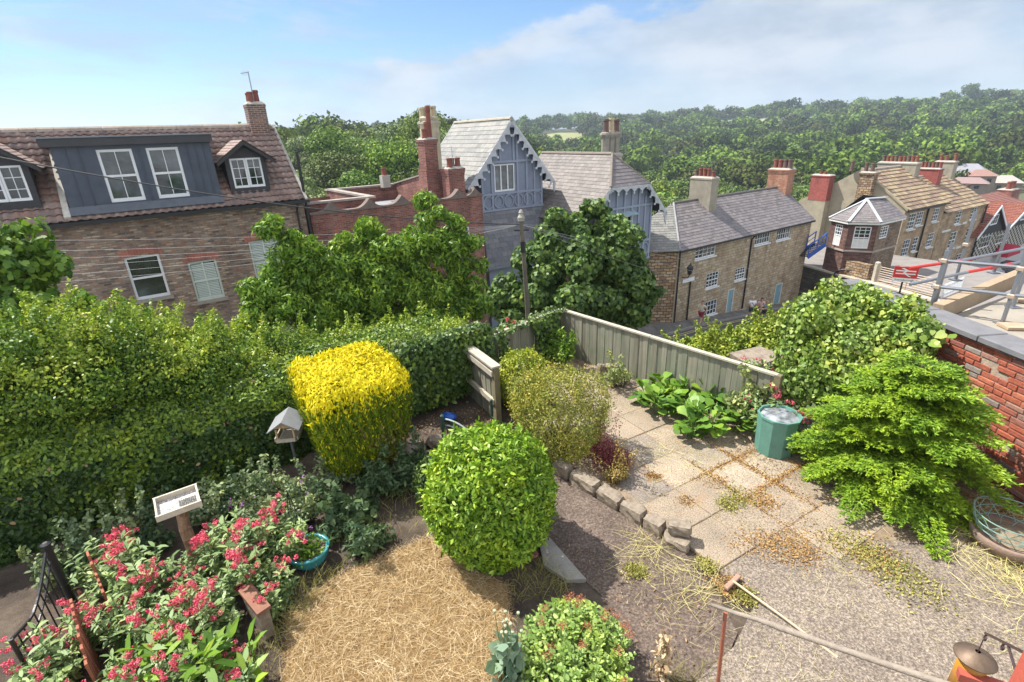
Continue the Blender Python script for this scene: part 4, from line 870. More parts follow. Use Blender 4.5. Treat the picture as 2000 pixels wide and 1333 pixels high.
c = chimney(H1, 60.7, 61.6, 2.9, 6.4, -2, .5, MATS['grey_render'], cement, .06, 1); c['label'] = 'long rendered chimney carrying a row of nine pots'
pots(c, [(61.15, 3.15+.37*i) for i in range(9)], .5, [.55, .6, .62, .5, .55, .6, .58, .55, .6], potred, .16, mats=[potred, potred, potdark]*3)
H2 = empty('terraced_house', FH.loc(), FH.rot, 'lower stone terraced house with long sash windows at the far end of the terrace', 'house', 'stone terrace beyond the signal box')
E2, R2 = -4.1, -1.2; X0, X1 = 61.55, 71.2
h2 = [(64.65, 65.9, -5.6, -4.25), (68.05, 69.35, -5.5, -4.2), (64.65, 66.1, -8.05, -6.35), (68.3, 69.6, -8.0, -6.35), (64.3, 65.4, -10.3, -9.05), (67.6, 68.9, -10.4, -9.0)]
mb = MB(); wall(mb, X0, X1, -15, E2, 0, h2, .12); mb.quad((X1, 0, -15), (X1, 9, -15), (X1, 9, E2), (X1, HV, R2-.1), (X1, 0, E2)); mb.quad((X0, 9, -15), (X1, 9, -15), (X1, 9, E2), (X0, 9, E2)); mb.build('wall', ashlar, H2, fix=False)
for (a, b, c0, d0) in h2: window(H2, a, b, c0, d0, .06, 2, 4, .08, bar=.03, sill=dull_white)
for a, b, z in ((62.2, 64.0, -6.1), (66.5, 67.4, -5.75), (66.7, 67.7, -8.3)):
    mb = MB(); mb.box(a, b, -.08, .0, z, z+.2); mb.build('stone_band', dull_white, H2)
mb = MB(); mb.box(66.3, 67.2, -.02, .1, -11.9, -9.9); mb.build('door', dull_white, H2)
stone_roof(H2, X0, X1+.2, E2, R2, HV)
mb = MB(); mb.tube([(71.1, -.15, E2), (71.1, -.15, -14)], .08, 7); mb.build('drainpipe', blackp, H2)
c = chimney(H2, 65.9, 66.8, 2.9, 5.1, -3.4, -.36, darkred, cement, .05, 1); c['label'] = 'dark red brick chimney in the middle of the mossy roof'
pots(c, [(66.4, 3.1+.33*i) for i in range(6)], -.36, .6, potred, .16, mats=[potred, potdark, potred, potdark, potred, potred])
c = chimney(H2, 70.3, 71.2, 3.4, 5.2, -3, .1, MATS['grey_render'], cement, .06, 1); pots(c, [(70.8, 3.6), (70.8, 4.4), (70.8, 4.9)], .1, [.8, .55, .6], potred, .17)
# ================================================================== G: octagonal ended signal box
Gz = -2.75
ge = [Vector((25.95, 41.72)), Vector((26.23, 39.61)), Vector((28.22, 38.83)), Vector((31.75, 40.95)), Vector((30.3, 43.4)), Vector((27.2, 43.0))]
gc = Vector((28.4, 41.3))
GB = empty('signal_box', (gc.x, gc.y, 0), 0, 'small stone railway signal box with many sided slate roof and white sash windows', 'signal box')
loc = [p-gc for p in ge]; wl_ = [p*.90 for p in loc]
apex = Vector((.1, .1, -1.35)); apex2 = Vector((2.4, 1.2, -1.45))
def gwall(a, b, z0, z1, holes, mat, nm='wall'):
    a = Vector((a.x, a.y)); b = Vector((b.x, b.y)); d = (b-a); L_ = d.length; ang = math.atan2(d.y, d.x)
    mb = MB(); wall(mb, 0, L_, z0, z1, 0, holes, .1); o = mb.build(nm, mat, GB, fix=False); o.location = (a.x, a.y, 0); o.rotation_euler = (0, 0, ang); return o, ang, a, L_
for i in range(6):
    a, b = wl_[i], wl_[(i+1) % 6]; L_ = (b-a).length; top = Gz-.12
    m = [maroonstone, maroonstone, tanstone, tanstone, tanstone, tanstone][i]; mu = tanstone if i > 1 else maroonstone
    hs = {0: [(L_*.28, L_*.68, -4.75, -3.1)], 1: [(L_*.22, L_*.80, -4.78, -3.1)], 2: [(.55, 1.75, -4.1, -3.15)]}.get(i, [])
    o, ang, aa, L_ = gwall(a, b, -4.95, top, hs, mu, 'upper_wall'); gwall(a, b, -7.3, -4.95, [], m, 'lower_wall')
    for h in hs:
        w = window(o, h[0], h[1], h[2], h[3], .05, 3, 6 if i < 2 else 4, .07, bar=.035, sash=i < 2)
        if i < 2: m5 = MB(); m5.box(h[0]+.07, h[1]-.07, .03, .06, h[2]+.09, h[2]+(h[3]-h[2])*.45); m5.build('lower_panel', dull_white, w)
    mb = MB(); mb.box(-.06, L_+.06, -.10, .02, -5.06, -4.94); s_ = mb.build('string_course', cope, GB); s_.location = (aa.x, aa.y, 0); s_.rotation_euler = (0, 0, ang)
def tri(mb, *p): mb.quad(*p)
mb = MB(); L3 = [Vector((p.x, p.y, Gz)) for p in loc]
m3 = MB()
def roof_face(a, b, tops):
    U_ = (b-a).normalized(); n_ = (b-a).cross(tops[0]-a).normalized(); V_ = n_.cross(U_); V_ = V_ if V_.z > 0 else -V_
    f = lambda p: ((p-a).dot(U_), (p-a).dot(V_)); P_ = [f(a), f(b)]+[f(q) for q in tops]; slates(m3, a, U_, V_, P_, .26, (.35, .5), .02); roofplane(mb, a, U_, V_, P_, .02)
roof_face(L3[0], L3[1], [apex]); roof_face(L3[1], L3[2], [apex]); roof_face(L3[2], L3[3], [apex2, apex]); roof_face(L3[3], L3[4], [apex2]); roof_face(L3[4], L3[5], [apex, apex2][::-1][::-1] if False else [apex, apex2] if False else [apex2, apex][::1]); roof_face(L3[5], L3[0], [apex])
m3.build('roof', slate_p, GB, fix=False); mb.build('roof_deck', under, GB, fix=False)
pale_lead = pbr('pale_lead', (.42, .44, .47), .6, .15, 3)
for q in L3[:3]: 
    m5 = MB(); m5.bar(q+Vector((0, 0, .06)), apex+Vector((0, 0, .06)), .20, .05); m5.build('hip_flashing', pale_lead, GB)
m5 = MB(); m5.bar(apex+Vector((0, 0, .08)), apex2+Vector((0, 0, .08)), .3, .08); m5.build('ridge_flashing', pale_lead, GB)
mb = MB()
for i in range(4):
    a, b = loc[i]*.965, loc[i+1]*.965
    if i < 3: mb.bar((a.x, a.y, Gz-.10), (b.x, b.y, Gz-.10), .12, .14)
mb.build('gutter', dull_white, GB)
# blue steel stairs climbing to the signal box
st = empty('metal_stairs', (26.0, 42.4, 0), 0, 'blue painted steel steps rising to the side of the signal box', 'stairs')
bl = pbr('blue_rail_paint', (.03, .10, .42), .4, .2, 4); sa = Vector((-1.0, -.2, -6.55)); sb_ = Vector((.4, .5, -4.95))
pa, pb = AT(1577, 503, 47.5), AT(1612, 478, 48.5); o0 = Vector((26.0, 42.4, 0)); pa -= o0; pb -= o0; side = Vector((-.5, .85, 0))*.9
mb = MB(); mb.bar(pa, pb, .06, .34); mb.bar(pa+side, pb+side, .06, .34); mb.build('stringer', bl, st)
mb = MB()
for i in range(9): f = (i+.5)/9; c0 = pa.lerp(pb, f); mb.rbox(c0+side/2, (.9, .3, .04), Matrix.Rotation(math.atan2(.85, -.5), 3, 'Z'))
mb.build('tread', pbr('dark_steel', (.06, .06, .065), .5, .2, 5), st)
mb = MB()
for s_ in (Vector(), side):
    mb.tube([pa+s_+Vector((0, 0, .95)), pb+s_+Vector((0, 0, .95))], .045, 6); mb.tube([pa+s_+Vector((0, 0, .55)), pb+s_+Vector((0, 0, .55))], .03, 6)
    for f in (.02, .5, .98): q = pa.lerp(pb, f)+s_; mb.tube([q, q+Vector((0, 0, .95))], .045, 6)
mb.build('railing', bl, st)
# ------------------------------------------------------------------ station yard on its stone bank
plat = MB(); poly = [(25.0, 44.6), (26.9, 38.9), (28.35, 34.2), (29.5, 30.5), (33.2, 31.8), (38.5, 42.6), (35.0, 47.0), (29, 56), (22, 52)]
poly = [(25.0, 44.6), (26.7, 39.2), (28.1, 34.4), (29.0, 30.2), (40, 34.5), (38.2, 41.5), (35.2, 45.8), (30.5, 54), (23, 51)]
plat.prism([(x, y, -13.5) for x, y in poly], (0, 0, 6.5)); tag(plat.build('station_platform', [masonry('bank_stone', [(.10, .085, .065), (.16, .13, .10), (.07, .06, .05)], (.05, .045, .04), .45, .22, .02, bump=1.2, wob=.07)]), kind='structure')
tp = MB(); tp.quad(*[(x, y, -6.995) for x, y in poly]); tag(tp.build('platform_surface', pbr('pale_tarmac', (.22, .20, .185), .9, .3, 1.5, bump=.3), fix=False), kind='structure')
mb = MB()
pe = [Vector((25.0, 44.6, -7)), Vector((26.7, 39.2, -7)), Vector((28.1, 34.4, -7)), Vector((29.0, 30.2, -7))]
for a, b in zip(pe[:-1], pe[1:]):
    n = int((b-a).length/1.2)
    for i in range(n): mb.bar(a+(b-a)*(i+.01)/n+Vector((.15, .05, .04)), a+(b-a)*(i+.99)/n+Vector((.15, .05, .04)), .6, .12)
tag(mb.build('platform_edge', pbr('edge_stone', (.45, .40, .32), .9, .3, 3, bump=.4)), kind='structure')
mb = MB(); yp = [Vector((27.4, 39.0, -6.99)), Vector((29.2, 33.8, -6.99))]; mb.bar(*yp, .12, .008); tag(mb.build('platform_line', pbr('faded_yellow', (.55, .38, .08), .8)), kind='structure')
# field gate, rough wall and gate post
gt = empty('field_gate', (27.8, 37.2, -7), 0, 'rusty galvanised seven bar field gate on the station side behind the railway sign', 'gate')
galv = pbr('rusty_galvanised', (.42, .33, .25), .6, .35, 6, metal=.2)
ga, gb = G(1706, 524+8, -6.0+.15), G(1800, 566, -6.0); o0 = Vector((27.8, 37.2, -7)); A3 = Vector((0, 0, 0)); B3 = Vector((1.35, -3.9, 0))
mb = MB()
for i in range(8): z = .12+.165*i; mb.tube([A3+Vector((0, 0, z)), B3+Vector((0, 0, z))], .035, 6)
mb.build('gate_bar', galv, gt); mb = MB()
for f in (0, .5, 1): q = A3.lerp(B3, f); mb.tube([q+Vector((0, 0, .05)), q+Vector((0, 0, 1.36))], .045, 6)
mb.build('gate_upright', galv, gt)
def solid(name, pts, h, mat, label, cat, base=0, group=None, t=.3):
    """a low wall along a line of points"""
    mb = MB()
    for a, b in zip(pts[:-1], pts[1:]): mb.bar(Vector(a)+Vector((0, 0, h/2)), Vector(b)+Vector((0, 0, h/2)), t, h)
    o = mb.build(name, mat); return tag(o, label, cat, group)
sw = solid('stone_wall', [(26.9, 39.9, -7), (27.6, 37.9, -7)], 1.25, rubble, 'short rough stone wall between the signal box and the field gate', 'wall', t=.45)
mb = MB(); mb.rbox((0, 0, .75), (.28, .28, 1.5), bev=.03); mb.lathe([(.2, 1.5), (.16, 1.58), (.02, 1.62)], seg=6); gp = mb.build('gate_post', MATS['edge_stone'], loc=(27.75, 37.5, -7)); tag(gp, 'stone post at the left end of the rusty field gate', 'post')
wf = empty('white_picket_fence', (29.5, 33.2, -7), 0, 'low white railings right of the rusty field gate', 'fence')
mb = MB(); q0 = Vector((0, 0, 0)); q1 = Vector((2.6, 1.6, 0))
for i in range(14): q = q0.lerp(q1, i/13); mb.rbox(q+Vector((0, 0, .5)), (.09, .05, 1.0), Matrix.Rotation(.55, 3, 'Z'))
mb.build('picket', white, wf); mb = MB(); mb.bar(q0+Vector((0, 0, .85)), q1+Vector((0, 0, .85)), .04, .08); mb.bar(q0+Vector((0, 0, .25)), q1+Vector((0, 0, .25)), .04, .08); mb.build('rail', white, wf)
# black bicycle rack hoop / covered pile by the signal box
mb = MB()
hp = [Vector((.95*math.cos(a), 0, .62*math.sin(a))) for a in np.linspace(.1, 3.04, 14)]; mb.tube(hp, .07, 6)
for k in (-.4, .1): mb.tube([p*Vector((1, 1, 1)).x+Vector((k*.2, k, -.05)) for p in hp], .05, 6)
hb_ = mb.build('black_hoop', blackp, loc=(27.2, 39.5, -7), rz=-.9); tag(hb_, 'arched black hoops standing at the foot of the signal box', 'hoop')
# railway sign with the double arrow
sg = empty('station_sign', (26.9, 33.6, -7), 0, 'red railway station sign with white double arrow on a black post', 'sign')
red = pbr('sign_red', (.62, .035, .03), .4, .08, 3, bump=0); snw = pbr('sign_white', (.82, .83, .84), .5, .05, 3, bump=0)
sg.location = (26.9, 33.6, -7); sg.scale = (.82, .82, .86); ang = -math.radians(27)
c0 = Vector((0, 0, 2.05)); mb = MB(); mb.box(-.82, .82, -.02, .05, 1.35, 2.55); bd = mb.build('sign_board', red, sg); bd.rotation_euler = (0, 0, ang)
mb = MB(); mb.box(-.82, .82, -.032, -.021, 1.35, 1.66); mb.build('name_panel', snw, bd)
# double arrow: two bars and the linked diagonals
mb = MB(); y0 = -.034; zc = 2.12; Wd = .68; th = .085
def sb(pts): mb.prism([(x, y0, z) for x, z in pts], (0, .012, 0))
sb([(-Wd, zc+.07), (Wd, zc+.07), (Wd, zc+.07+th), (-Wd, zc+.07+th)]); sb([(-Wd, zc-.07-th), (Wd, zc-.07-th), (Wd, zc-.07), (-Wd, zc-.07)])
def dg(x0, z0, x1, z1, w=.15): sb([(x0-w/2, z0), (x0+w/2, z0), (x1+w/2, z1), (x1-w/2, z1)])
y0 = -.036; dg(-.30, zc+.34, .12, zc+.11); dg(-.06, zc-.10, .34, zc-.34); y0 = -.038; dg(.12+.0, zc+.115, -.10, zc-.0, .15); dg(-.14, zc+.0, .06, zc-.10, .15)
y0 = -.037; sb([(-.34, zc+.34), (-.16, zc+.34), (.2, zc+.155), (.02, zc+.155)]); sb([(-.10, zc+.07), (.10, zc+.07), (-.14, zc-.07), (-.34, zc-.07)]) if False else None
mb.build('double_arrow', snw, bd)
fc = bpy.data.curves.new('name_lettering', 'FONT'); fc.body = 'Knaresborough'; fc.size = .21; fc.align_x = 'CENTER'; fc.align_y = 'CENTER'; fc.extrude = .002
fo = bpy.data.objects.new('tmp', fc); COL.objects.link(fo); bpy.context.view_layer.update(); me_ = bpy.data.meshes.new_from_object(fo); bpy.data.objects.remove(fo); me_.materials.clear(); me_.materials.append(blackp); fo = link('name_lettering', me_, bd); fo.location = (0, -.036, 1.51); fo.rotation_euler = (math.radians(90), 0, 0)
mb = MB(); mb.tube([(0, .1, 0), (0, .1, 2.3)], .07, 8); mb.tube([(0, .1, 0), (-.5, 0, -.02)], .04, 6); mb.build('post', blackp, sg)
# ================================================================== I: chequered house with red pantiled gables
I_ = empty('chequered_house', FH.loc(), FH.rot, 'dark house with black and white chequered front and red tiled gables at the right edge', 'house')
t = NT('chequer_paint'); ck = t.n('ShaderNodeTexChecker'); ck.inputs['Scale'].default_value = 1; mpn = t.n('ShaderNodeMapping'); mpn.inputs['Scale'].default_value = (2.3, 3.4, 1); t.l(t.uv(), mpn.inputs[0]); t.l(mpn.outputs[0], ck.inputs[0])
ck.inputs['Color1'].default_value = (.03, .03, .032, 1); ck.inputs['Color2'].default_value = (.42, .40, .33, 1); t.col(ck.outputs[0]); t.rough(.8); chq = t.m
IX0, IV = 71.6, .0
def Q(x, y, v=0): return on(FH, x, y, v)
hi = [(72.8, 75.6, -9.2, -7.9), (77.2, 80.8, -9.3, -8.2)]
mb = MB(); wall(mb, IX0, 96, -10.4, -7.4, 0, hi, .12); mb.quad((IX0, .05, -15), (IX0, 7, -15), (IX0, 7, -7.4), (IX0, .05, -7.4)); mb.build('chequered_wall', chq, I_, fix=False)
for h in hi: window(I_, *h, .06, 4, 2, .09, sash=False)
mb = MB(); wall(mb, IX0, 96, -15, -10.4, .02, [(74.5, 76, -12.6, -11)], .1); mb.build('ground_floor_wall', pbr('pale_render', (.5, .5, .48), .9, .2), I_, fix=False); window(I_, 74.5, 76, -12.6, -11, .1, 2, 3)
blk = pbr('black_weatherboard', (.025, .025, .028), .7, .3, 4); rpan = islandm('red_pantile', [(.25, .075, .045), (.31, .10, .06), (.20, .065, .05), (.28, .12, .085)], .75, .4, 15)
def igable(cx, hw, ze, za, v0, depth, win=None):
    mb = MB(); mb.quad((cx-hw+.3, v0, -7.45), (cx+hw-.3, v0, -7.45), (cx+hw-.3, v0, ze+.1), (cx, v0, za-.15), (cx-hw+.3, v0, ze+.1)); mb.build('gable_wall', blk, I_, fix=False)
    mb = MB(); 
    for s in (-1, 1): mb.prism([(cx, v0-.35, za), (cx+s*hw, v0-.35, ze), (cx+s*hw, v0-.35, ze-.28), (cx, v0-.35, za-.3)], (0, .08, 0))
    mb.build('bargeboard', white, I_)
    for s in (-1, 1):
        O = Vector((cx+s*hw, v0-.3, ze)); V_ = Vector((-s*hw, 0, za-ze)); m3 = MB(); slates(m3, O, (0, 1, 0), V_, [(0, 0), (depth, 0), (depth, V_.length), (0, V_.length)], .32, (.24, .26), .05, gap=.02); roofplane(m3, O, (0, 1, 0), V_, [(0, 0), (depth, 0), (depth, V_.length), (0, V_.length)], .02); m3.build('roof', rpan, I_, fix=False)
    if win: window(I_, *win, v0-.04, 3, 2, .09, sash=False)
igable(73.3, 3.9, -7.4, -4.4, -.4, 5, (72.5, 74.2, -6.5, -5.4)); igable(82.0, 5.0, -7.55, -5.07, -.4, 3.8, (81.0, 83.0, -6.9, -5.9))
m3 = MB(); slates(m3, (71.6, 3.4, -7.0), (1, 0, 0), (0, 3.6, 1.6), [(0, 0), (26, 0), (26, 3.94), (0, 3.94)], .32, (.24, .26), .05); m3.build('rear_roof', islandm('dull_red_tile', [(.22, .09, .07), (.27, .12, .09), (.18, .08, .07)], .8), I_, fix=False)
c = chimney(I_, 96.5, 99.2, 5.5, 7.2, -9, -5.1, redbrick, cement, .05, 2); pots(c, [(97.2, 6.2), (98.4, 6.2)], -5.1, 1.0, potred, .32)
c = chimney(I_, 85.6, 87.6, 6.8, 8.2, -8, -4.6, redbrick, cement, .05, 1); pots(c, [(86.1, 7.4), (87.1, 7.4)], -4.6, .8, potdark, .3)
# ---- small far buildings down in the valley
def far_house(px, py, r, w, d_, h, rh, wallm, roofm, rz, label, hip=True, group=None):
    p = AT(px, py, r); t = empty('far_house', (p.x, p.y, p.z-h), rz, label, 'house', group); mb = MB(); mb.box(-w/2, w/2, -d_/2, d_/2, -6, h); mb.build('wall', wallm, t)
    mb = MB(); e = .5; k = min(d_/2, w/2)*.9 if hip else 0
    v = [(-w/2-e, -d_/2-e, h), (w/2+e, -d_/2-e, h), (w/2+e, d_/2+e, h), (-w/2-e, d_/2+e, h), (-w/2-e+k, 0, h+rh), (w/2+e-k, 0, h+rh)]
    mb.add(v, [(0,1,5,4), (2,3,4,5), (1,2,5), (3,0,4), (0,3,2,1)]); mb.build('roof', roofm, t)
    mb = MB(); n = max(2, int(w/3))
    for i in range(n):
        x = -w/2+w*(i+.5)/n; mb.box(x-.5, x+.5, -d_/2-.05, -d_/2-.001, h*.35, h*.75)
    mb.build('window', glass, t); return t
far_house(1886, 336, 215, 10, 7, 3.5, 2.4, chq, pbr('far_grey_roof', (.25, .25, .28), .8), -.75, 'far grey roofed house with chequered walls among the valley trees')
far_house(1914, 343, 200, 6, 5, 2.5, 1.6, pbr('far_pink_wall', (.27, .22, .19), .9), pbr('far_red_roof', (.28, .16, .13), .8), -.4, 'small far house with pinkish roof just right of the grey roofed one')
far_house(1890, 357, 190, 8, 5, 2, 1.4, MATS['far_pink_wall'], pbr('far_brown_roof', (.26, .18, .17), .8), -.7, 'low far house below the grey roofed one in the valley')
far_house(1962, 356, 220, 7, 6, 3, 2.0, MATS['far_pink_wall'], pbr('far_pale_roof', (.36, .33, .30), .8), -.5, 'far pale roofed house among trees near the right edge')
far_house(1912, 352, 240, 8, 6, 2.5, 1.6, MATS['far_pink_wall'], MATS['far_red_roof'], -.9, 'far low house in front of the woods left of the pale roofed one')
# ================================================================== the garden
def inpoly(x, y, poly):
    ins = np.zeros(len(x), bool); n = len(poly)
    for i in range(n):
        x1, y1 = poly[i]; x2, y2 = poly[(i+1) % n]
        c = ((y1 > y) != (y2 > y)) & (x < (x2-x1)*(y-y1)/(y2-y1+1e-12)+x1); ins ^= c
    return ins
def GP(pts, z=0): return [(G(*p, z).x, G(*p, z).y) for p in pts]
def fillpoly(poly, n, rng=RNG):
    a = np.array(poly); lo, hi = a.min(0), a.max(0); out = np.empty((0, 2))
    while len(out) < n:
        q = rng.uniform(lo, hi, (n, 2)); out = np.concatenate([out, q[inpoly(q[:, 0], q[:, 1], poly)]])
    return out[:n]
# garden soil with small bumps
xs = np.arange(-9, 6.5, .07); ys = np.arange(1.2, 11.2, .07); X, Y = np.meshgrid(xs, ys, indexing='ij'); rg = np.random.default_rng(2)
Z = rg.normal(0, .006, X.shape) + .012*np.sin(X*5)*np.cos(Y*4.3); out_ = np.maximum(-.602*X+.799*Y-9.1, .618*X+.787*Y-8.9); Z -= np.maximum(out_, 0)*1.4
V = np.stack([X, Y, Z], -1).reshape(-1, 3); a, b = X.shape; i = np.arange(a-1)[:, None]*b+np.arange(b-1)[None, :]; F_ = np.stack([i, i+b, i+b+1, i+1], -1).reshape(-1, 4)
t = NT('garden_earth'); c1_ = t.ramp(t.noise(2.2, 8, .65), [(.32, (.045, .032, .024)), (.5, (.085, .062, .045)), (.7, (.16, .125, .09))]); t.col(t.mixc(.6, c1_, t.ramp(t.noise(60, 5, .7), [(.3, (.35, .35, .35)), (.7, (1.3, 1.3, 1.3))]), 'MULTIPLY')); t.rough(.95); t.bump(t.noise(45, 6, .7), .8, .02)
tag(link('garden_soil', fast_mesh('garden_soil', V, F_, t.m)), kind='structure')
# paving: real slabs, slightly uneven
t = NT('old_slab'); g_ = t.n('ShaderNodeNewGeometry'); base = t.ramp(g_.outputs['Random Per Island'], [(0, (.25, .205, .155)), (.4, (.30, .25, .19)), (.8, (.33, .28, .215)), (1, (.19, .165, .145))])
base = t.mixc(.9, base, t.ramp(t.noise(70, 4, .7), [(.36, (.38, .35, .33)), (.5, (1, 1, 1)), (.63, (1.55, 1.52, 1.45))]), 'MULTIPLY')
base = t.mixc(.55, base, t.ramp(t.noise(1.8, 7, .65), [(.3, (.5, .48, .46)), (.6, (1.1, 1.05, 1))]), 'MULTIPLY')
base = t.mixc(t.ramp(t.noise(3.1, 7, .7, dist=.6), [(.56, (0, 0, 0)), (.70, (.7, .7, .7))]), base, (.30, .18, .10))
t.col(base); t.rough(.92); t.bump(t.noise(90, 4, .6), .5, .006); slabm = t.m
o = Vector((2.1, 5.55)); ua = Vector((math.sin(math.radians(60)), math.cos(math.radians(60)))); ub = Vector((math.sin(math.radians(152)), math.cos(math.radians(152))))
patio = [(.75, 9.6), (1.3, 10.0), (4.6, 7.35), (6.15, 7.2), (6.2, 4.4), (3.6, 4.55), (2.6, 4.5), (2.05, 4.55), (1.75, 4.95), (.75, 6.2), (.75, 7.0)]
mb = MB(); rs = random.Random(8); JOINT = []
for ii in range(-9, 10):
    for jj in range(-10, 9):
        c = o+ua*(ii+.5)*.61+ub*(jj+.5)*.61+(ua*.3 if 0 else ua*0)
        if not inpoly(np.array([c.x]), np.array([c.y]), patio)[0]: continue
        M = Matrix.Rotation(math.atan2(ua.y, ua.x)+rs.uniform(-.012, .012), 3, 'Z') @ Matrix.Rotation(rs.uniform(-.012, .012), 3, 'X') @ Matrix.Rotation(rs.uniform(-.012, .012), 3, 'Y')
        mb.rbox((c.x, c.y, .012+rs.uniform(-.004, .006)), (.592, .592, .05), M, .006); JOINT.append(c)
tag(mb.build('paving_slabs', slabm), kind='structure'); mb = MB(); mb.prism([(x, y, -.03) for x, y in patio], (0, 0, .060)); tag(mb.build('joint_sand', pbr('joint_sand', (.24, .18, .12), .95, .4, 9, bump=.8, c2=(.13, .09, .055))), kind='structure')
t = NT('exposed_concrete'); base = t.ramp(t.noise(55, 4, .75), [(.36, (.08, .064, .052)), (.48, (.16, .13, .105)), (.58, (.285, .235, .185)), (.68, (.44, .38, .305))])
base = t.mixc(.5, base, t.ramp(t.noise(1.5, 7, .65), [(.3, (.55, .52, .5)), (.6, (1.08, 1.05, 1))]), 'MULTIPLY'); t.col(base); t.rough(.9); t.bump(t.noise(70, 4, .7), .5, .006); conc = t.m
cp = [(2.0, 4.50), (2.6, 4.62), (3.6, 4.72), (6.25, 4.75), (6.3, 1.6), (1.2, 1.6), (1.35, 2.9), (1.95, 3.3), (2.35, 3.75)]
mb = MB(); mb.prism([(x, y, -.03) for x, y in cp], (0, 0, .058)); tag(mb.build('concrete_path', conc), kind='structure')
mb = MB(); d = Vector((.86, -.5, 0)); 
for k, s0, s1 in ((0, 0, 2.2), (.62, .2, 2.0)): 
    a = Vector((1.75+k*.55, 3.05+k*.75, .0285)); mb.bar(a+Vector((-.25, .15, 0)), a+d*s1*.0+Vector((.75, -.5, 0)), .012, .004)
# dark gritty path between the bushes and the stone edging
gp_ = GP([(1085, 930), (1330, 1075), (1400, 1160), (1440, 1240), (1400, 1333), (1230, 1333), (1190, 1180), (1060, 1060), (1060, 960)])
mb = MB(); mb.prism([(x, y, -.03) for x, y in gp_], (0, 0, .048)); t = NT('dark_grit'); cc = t.ramp(t.noise(38, 6, .7), [(.3, (.045, .033, .026)), (.5, (.12, .09, .072)), (.72, (.27, .22, .175))]); t.col(t.mixc(.6, cc, t.ramp(t.noise(3, 6, .65), [(.35, (.55, .5, .5)), (.65, (1.2, 1.15, 1.1))]), 'MULTIPLY')); t.rough(.95); t.bump(t.noise(50, 5, .7), .8, .012)
tag(mb.build('gritty_path', t.m), kind='structure')
lawn = GP([(842, 1052), (900, 1095), (990, 1150), (1005, 1345), (520, 1400), (560, 1300), (560, 1210), (640, 1140), (700, 1110)])
mb = MB(); mb.prism([(x, y, -.03) for x, y in lawn], (0, 0, .045)); tag(mb.build('lawn', pbr('dry_turf', (.21, .14, .07), .95, .4, 6, bump=.8, bs=60)), kind='structure')
def blades(name, P, L_, w, mat, upz=.15, rng=RNG, curve=.3, label=None, cat=None, kind='stuff', parent=None, up=False):
    """thin curved strips: straw, grass, twigs"""
    n = len(P); a = rng.uniform(0, 6.283, n); ln = L_*rng.uniform(.5, 1.4, n); d = np.stack([np.cos(a), np.sin(a), rng.uniform(-.3, 1, n)*upz], 1)
    if up: d = unit(np.stack([np.cos(a)*.35, np.sin(a)*.35, np.ones(n)], 1))
    s = unit(np.cross(d, rng.normal(0, 1, (n, 3)))); bend = np.stack([-np.sin(a), np.cos(a), np.zeros(n)], 1)*(rng.uniform(-curve, curve, n)*ln)[:, None]
    if up: bend = np.stack([np.cos(a), np.sin(a), -.3*np.ones(n)], 1)*(rng.uniform(.1, curve, n)*ln)[:, None]
    rows = []
    for f in (0, .33, .66, 1): c = P+d*(ln*f)[:, None]+bend*(f*f); ww = w*(1-.6*f); rows += [c-s*ww, c+s*ww]
    V = np.stack(rows, 1).reshape(-1, 3); V[:, 2] = np.maximum(V[:, 2], .003) if not up else V[:, 2]
    b = np.arange(n)[:, None]*8; F_ = np.concatenate([b+np.array([[0, 1, 3, 2]]), b+np.array([[2, 3, 5, 4]]), b+np.array([[4, 5, 7, 6]])], 0)
    o = link(name, fast_mesh(name, V, F_, mat), parent)
    if kind: tag(o, label, cat, kind=kind)
    return o
strawm = leafm('straw', (.28, .16, .07), (.46, .31, .14), (.68, .52, .29), .15, .7, .2)
greenstraw = leafm('yellow_straw', (.40, .36, .12), (.60, .54, .22), (.70, .62, .34), .15, .7, .2)
q = fillpoly(lawn, 64000); q = q+RNG.normal(0, .035, q.shape); z = RNG.uniform(.01, .045, len(q)); blades('dry_lawn_grass', np.column_stack([q, z]), .055, .0012, strawm, .35, label='dead straw coloured grass covering the small lawn', cat='dry grass')
q = fillpoly(lawn, 3200); blades('long_straw', np.column_stack([q, np.full(len(q), .05)]), .15, .0013, leafm('pale_straw', (.50, .36, .18), (.68, .54, .32), (.80, .70, .50), .15, .7, .2), .1, label='long loose straws lying on the dry lawn', cat='straw')
allp = [(.9, 9.2), (4.4, 7.3), (6.1, 6.5), (6.2, 3.2), (4.4, 2.2), (1.2, 2.6), (1.0, 4.4), (.9, 6.0)]
q = fillpoly(allp, 9000); f = np.sin(q[:, 0]*3.1+1)*np.sin(q[:, 1]*2.7)+RNG.normal(0, .5, len(q)); q = q[f > .3]
blades('straw_litter', np.column_stack([q, np.full(len(q), .04)]), .12, .0012, greenstraw, .06, label='scattered hay and cut stalks lying over the paving', cat='straw')
q = np.concatenate([G(1260, 1075).xy[:]+RNG.normal(0, .16, (130, 2)), G(1360, 1150).xy[:]+RNG.normal(0, .2, (160, 2)), G(1330, 900).xy[:]+RNG.normal(0, .3, (160, 2))])
blades('cut_stalks', np.column_stack([q, np.full(len(q), .045)]), .26, .0019, greenstraw, .08, label='pale long stalks strewn over the dark path', cat='straw')
q = np.concatenate([np.array([5.75, 3.9])+RNG.normal(0, .01, (1, 2))+RNG.normal(0, 1, (2600, 2))*np.array([.45, .55])]); q = q[(q[:, 0] < 6.1)]
blades('hay_heap', np.column_stack([q, .04+np.abs(RNG.normal(0, .05, len(q)))]), .3, .0025, greenstraw, .15, label='heap of yellow hay against the foot of the red brick wall', cat='hay')
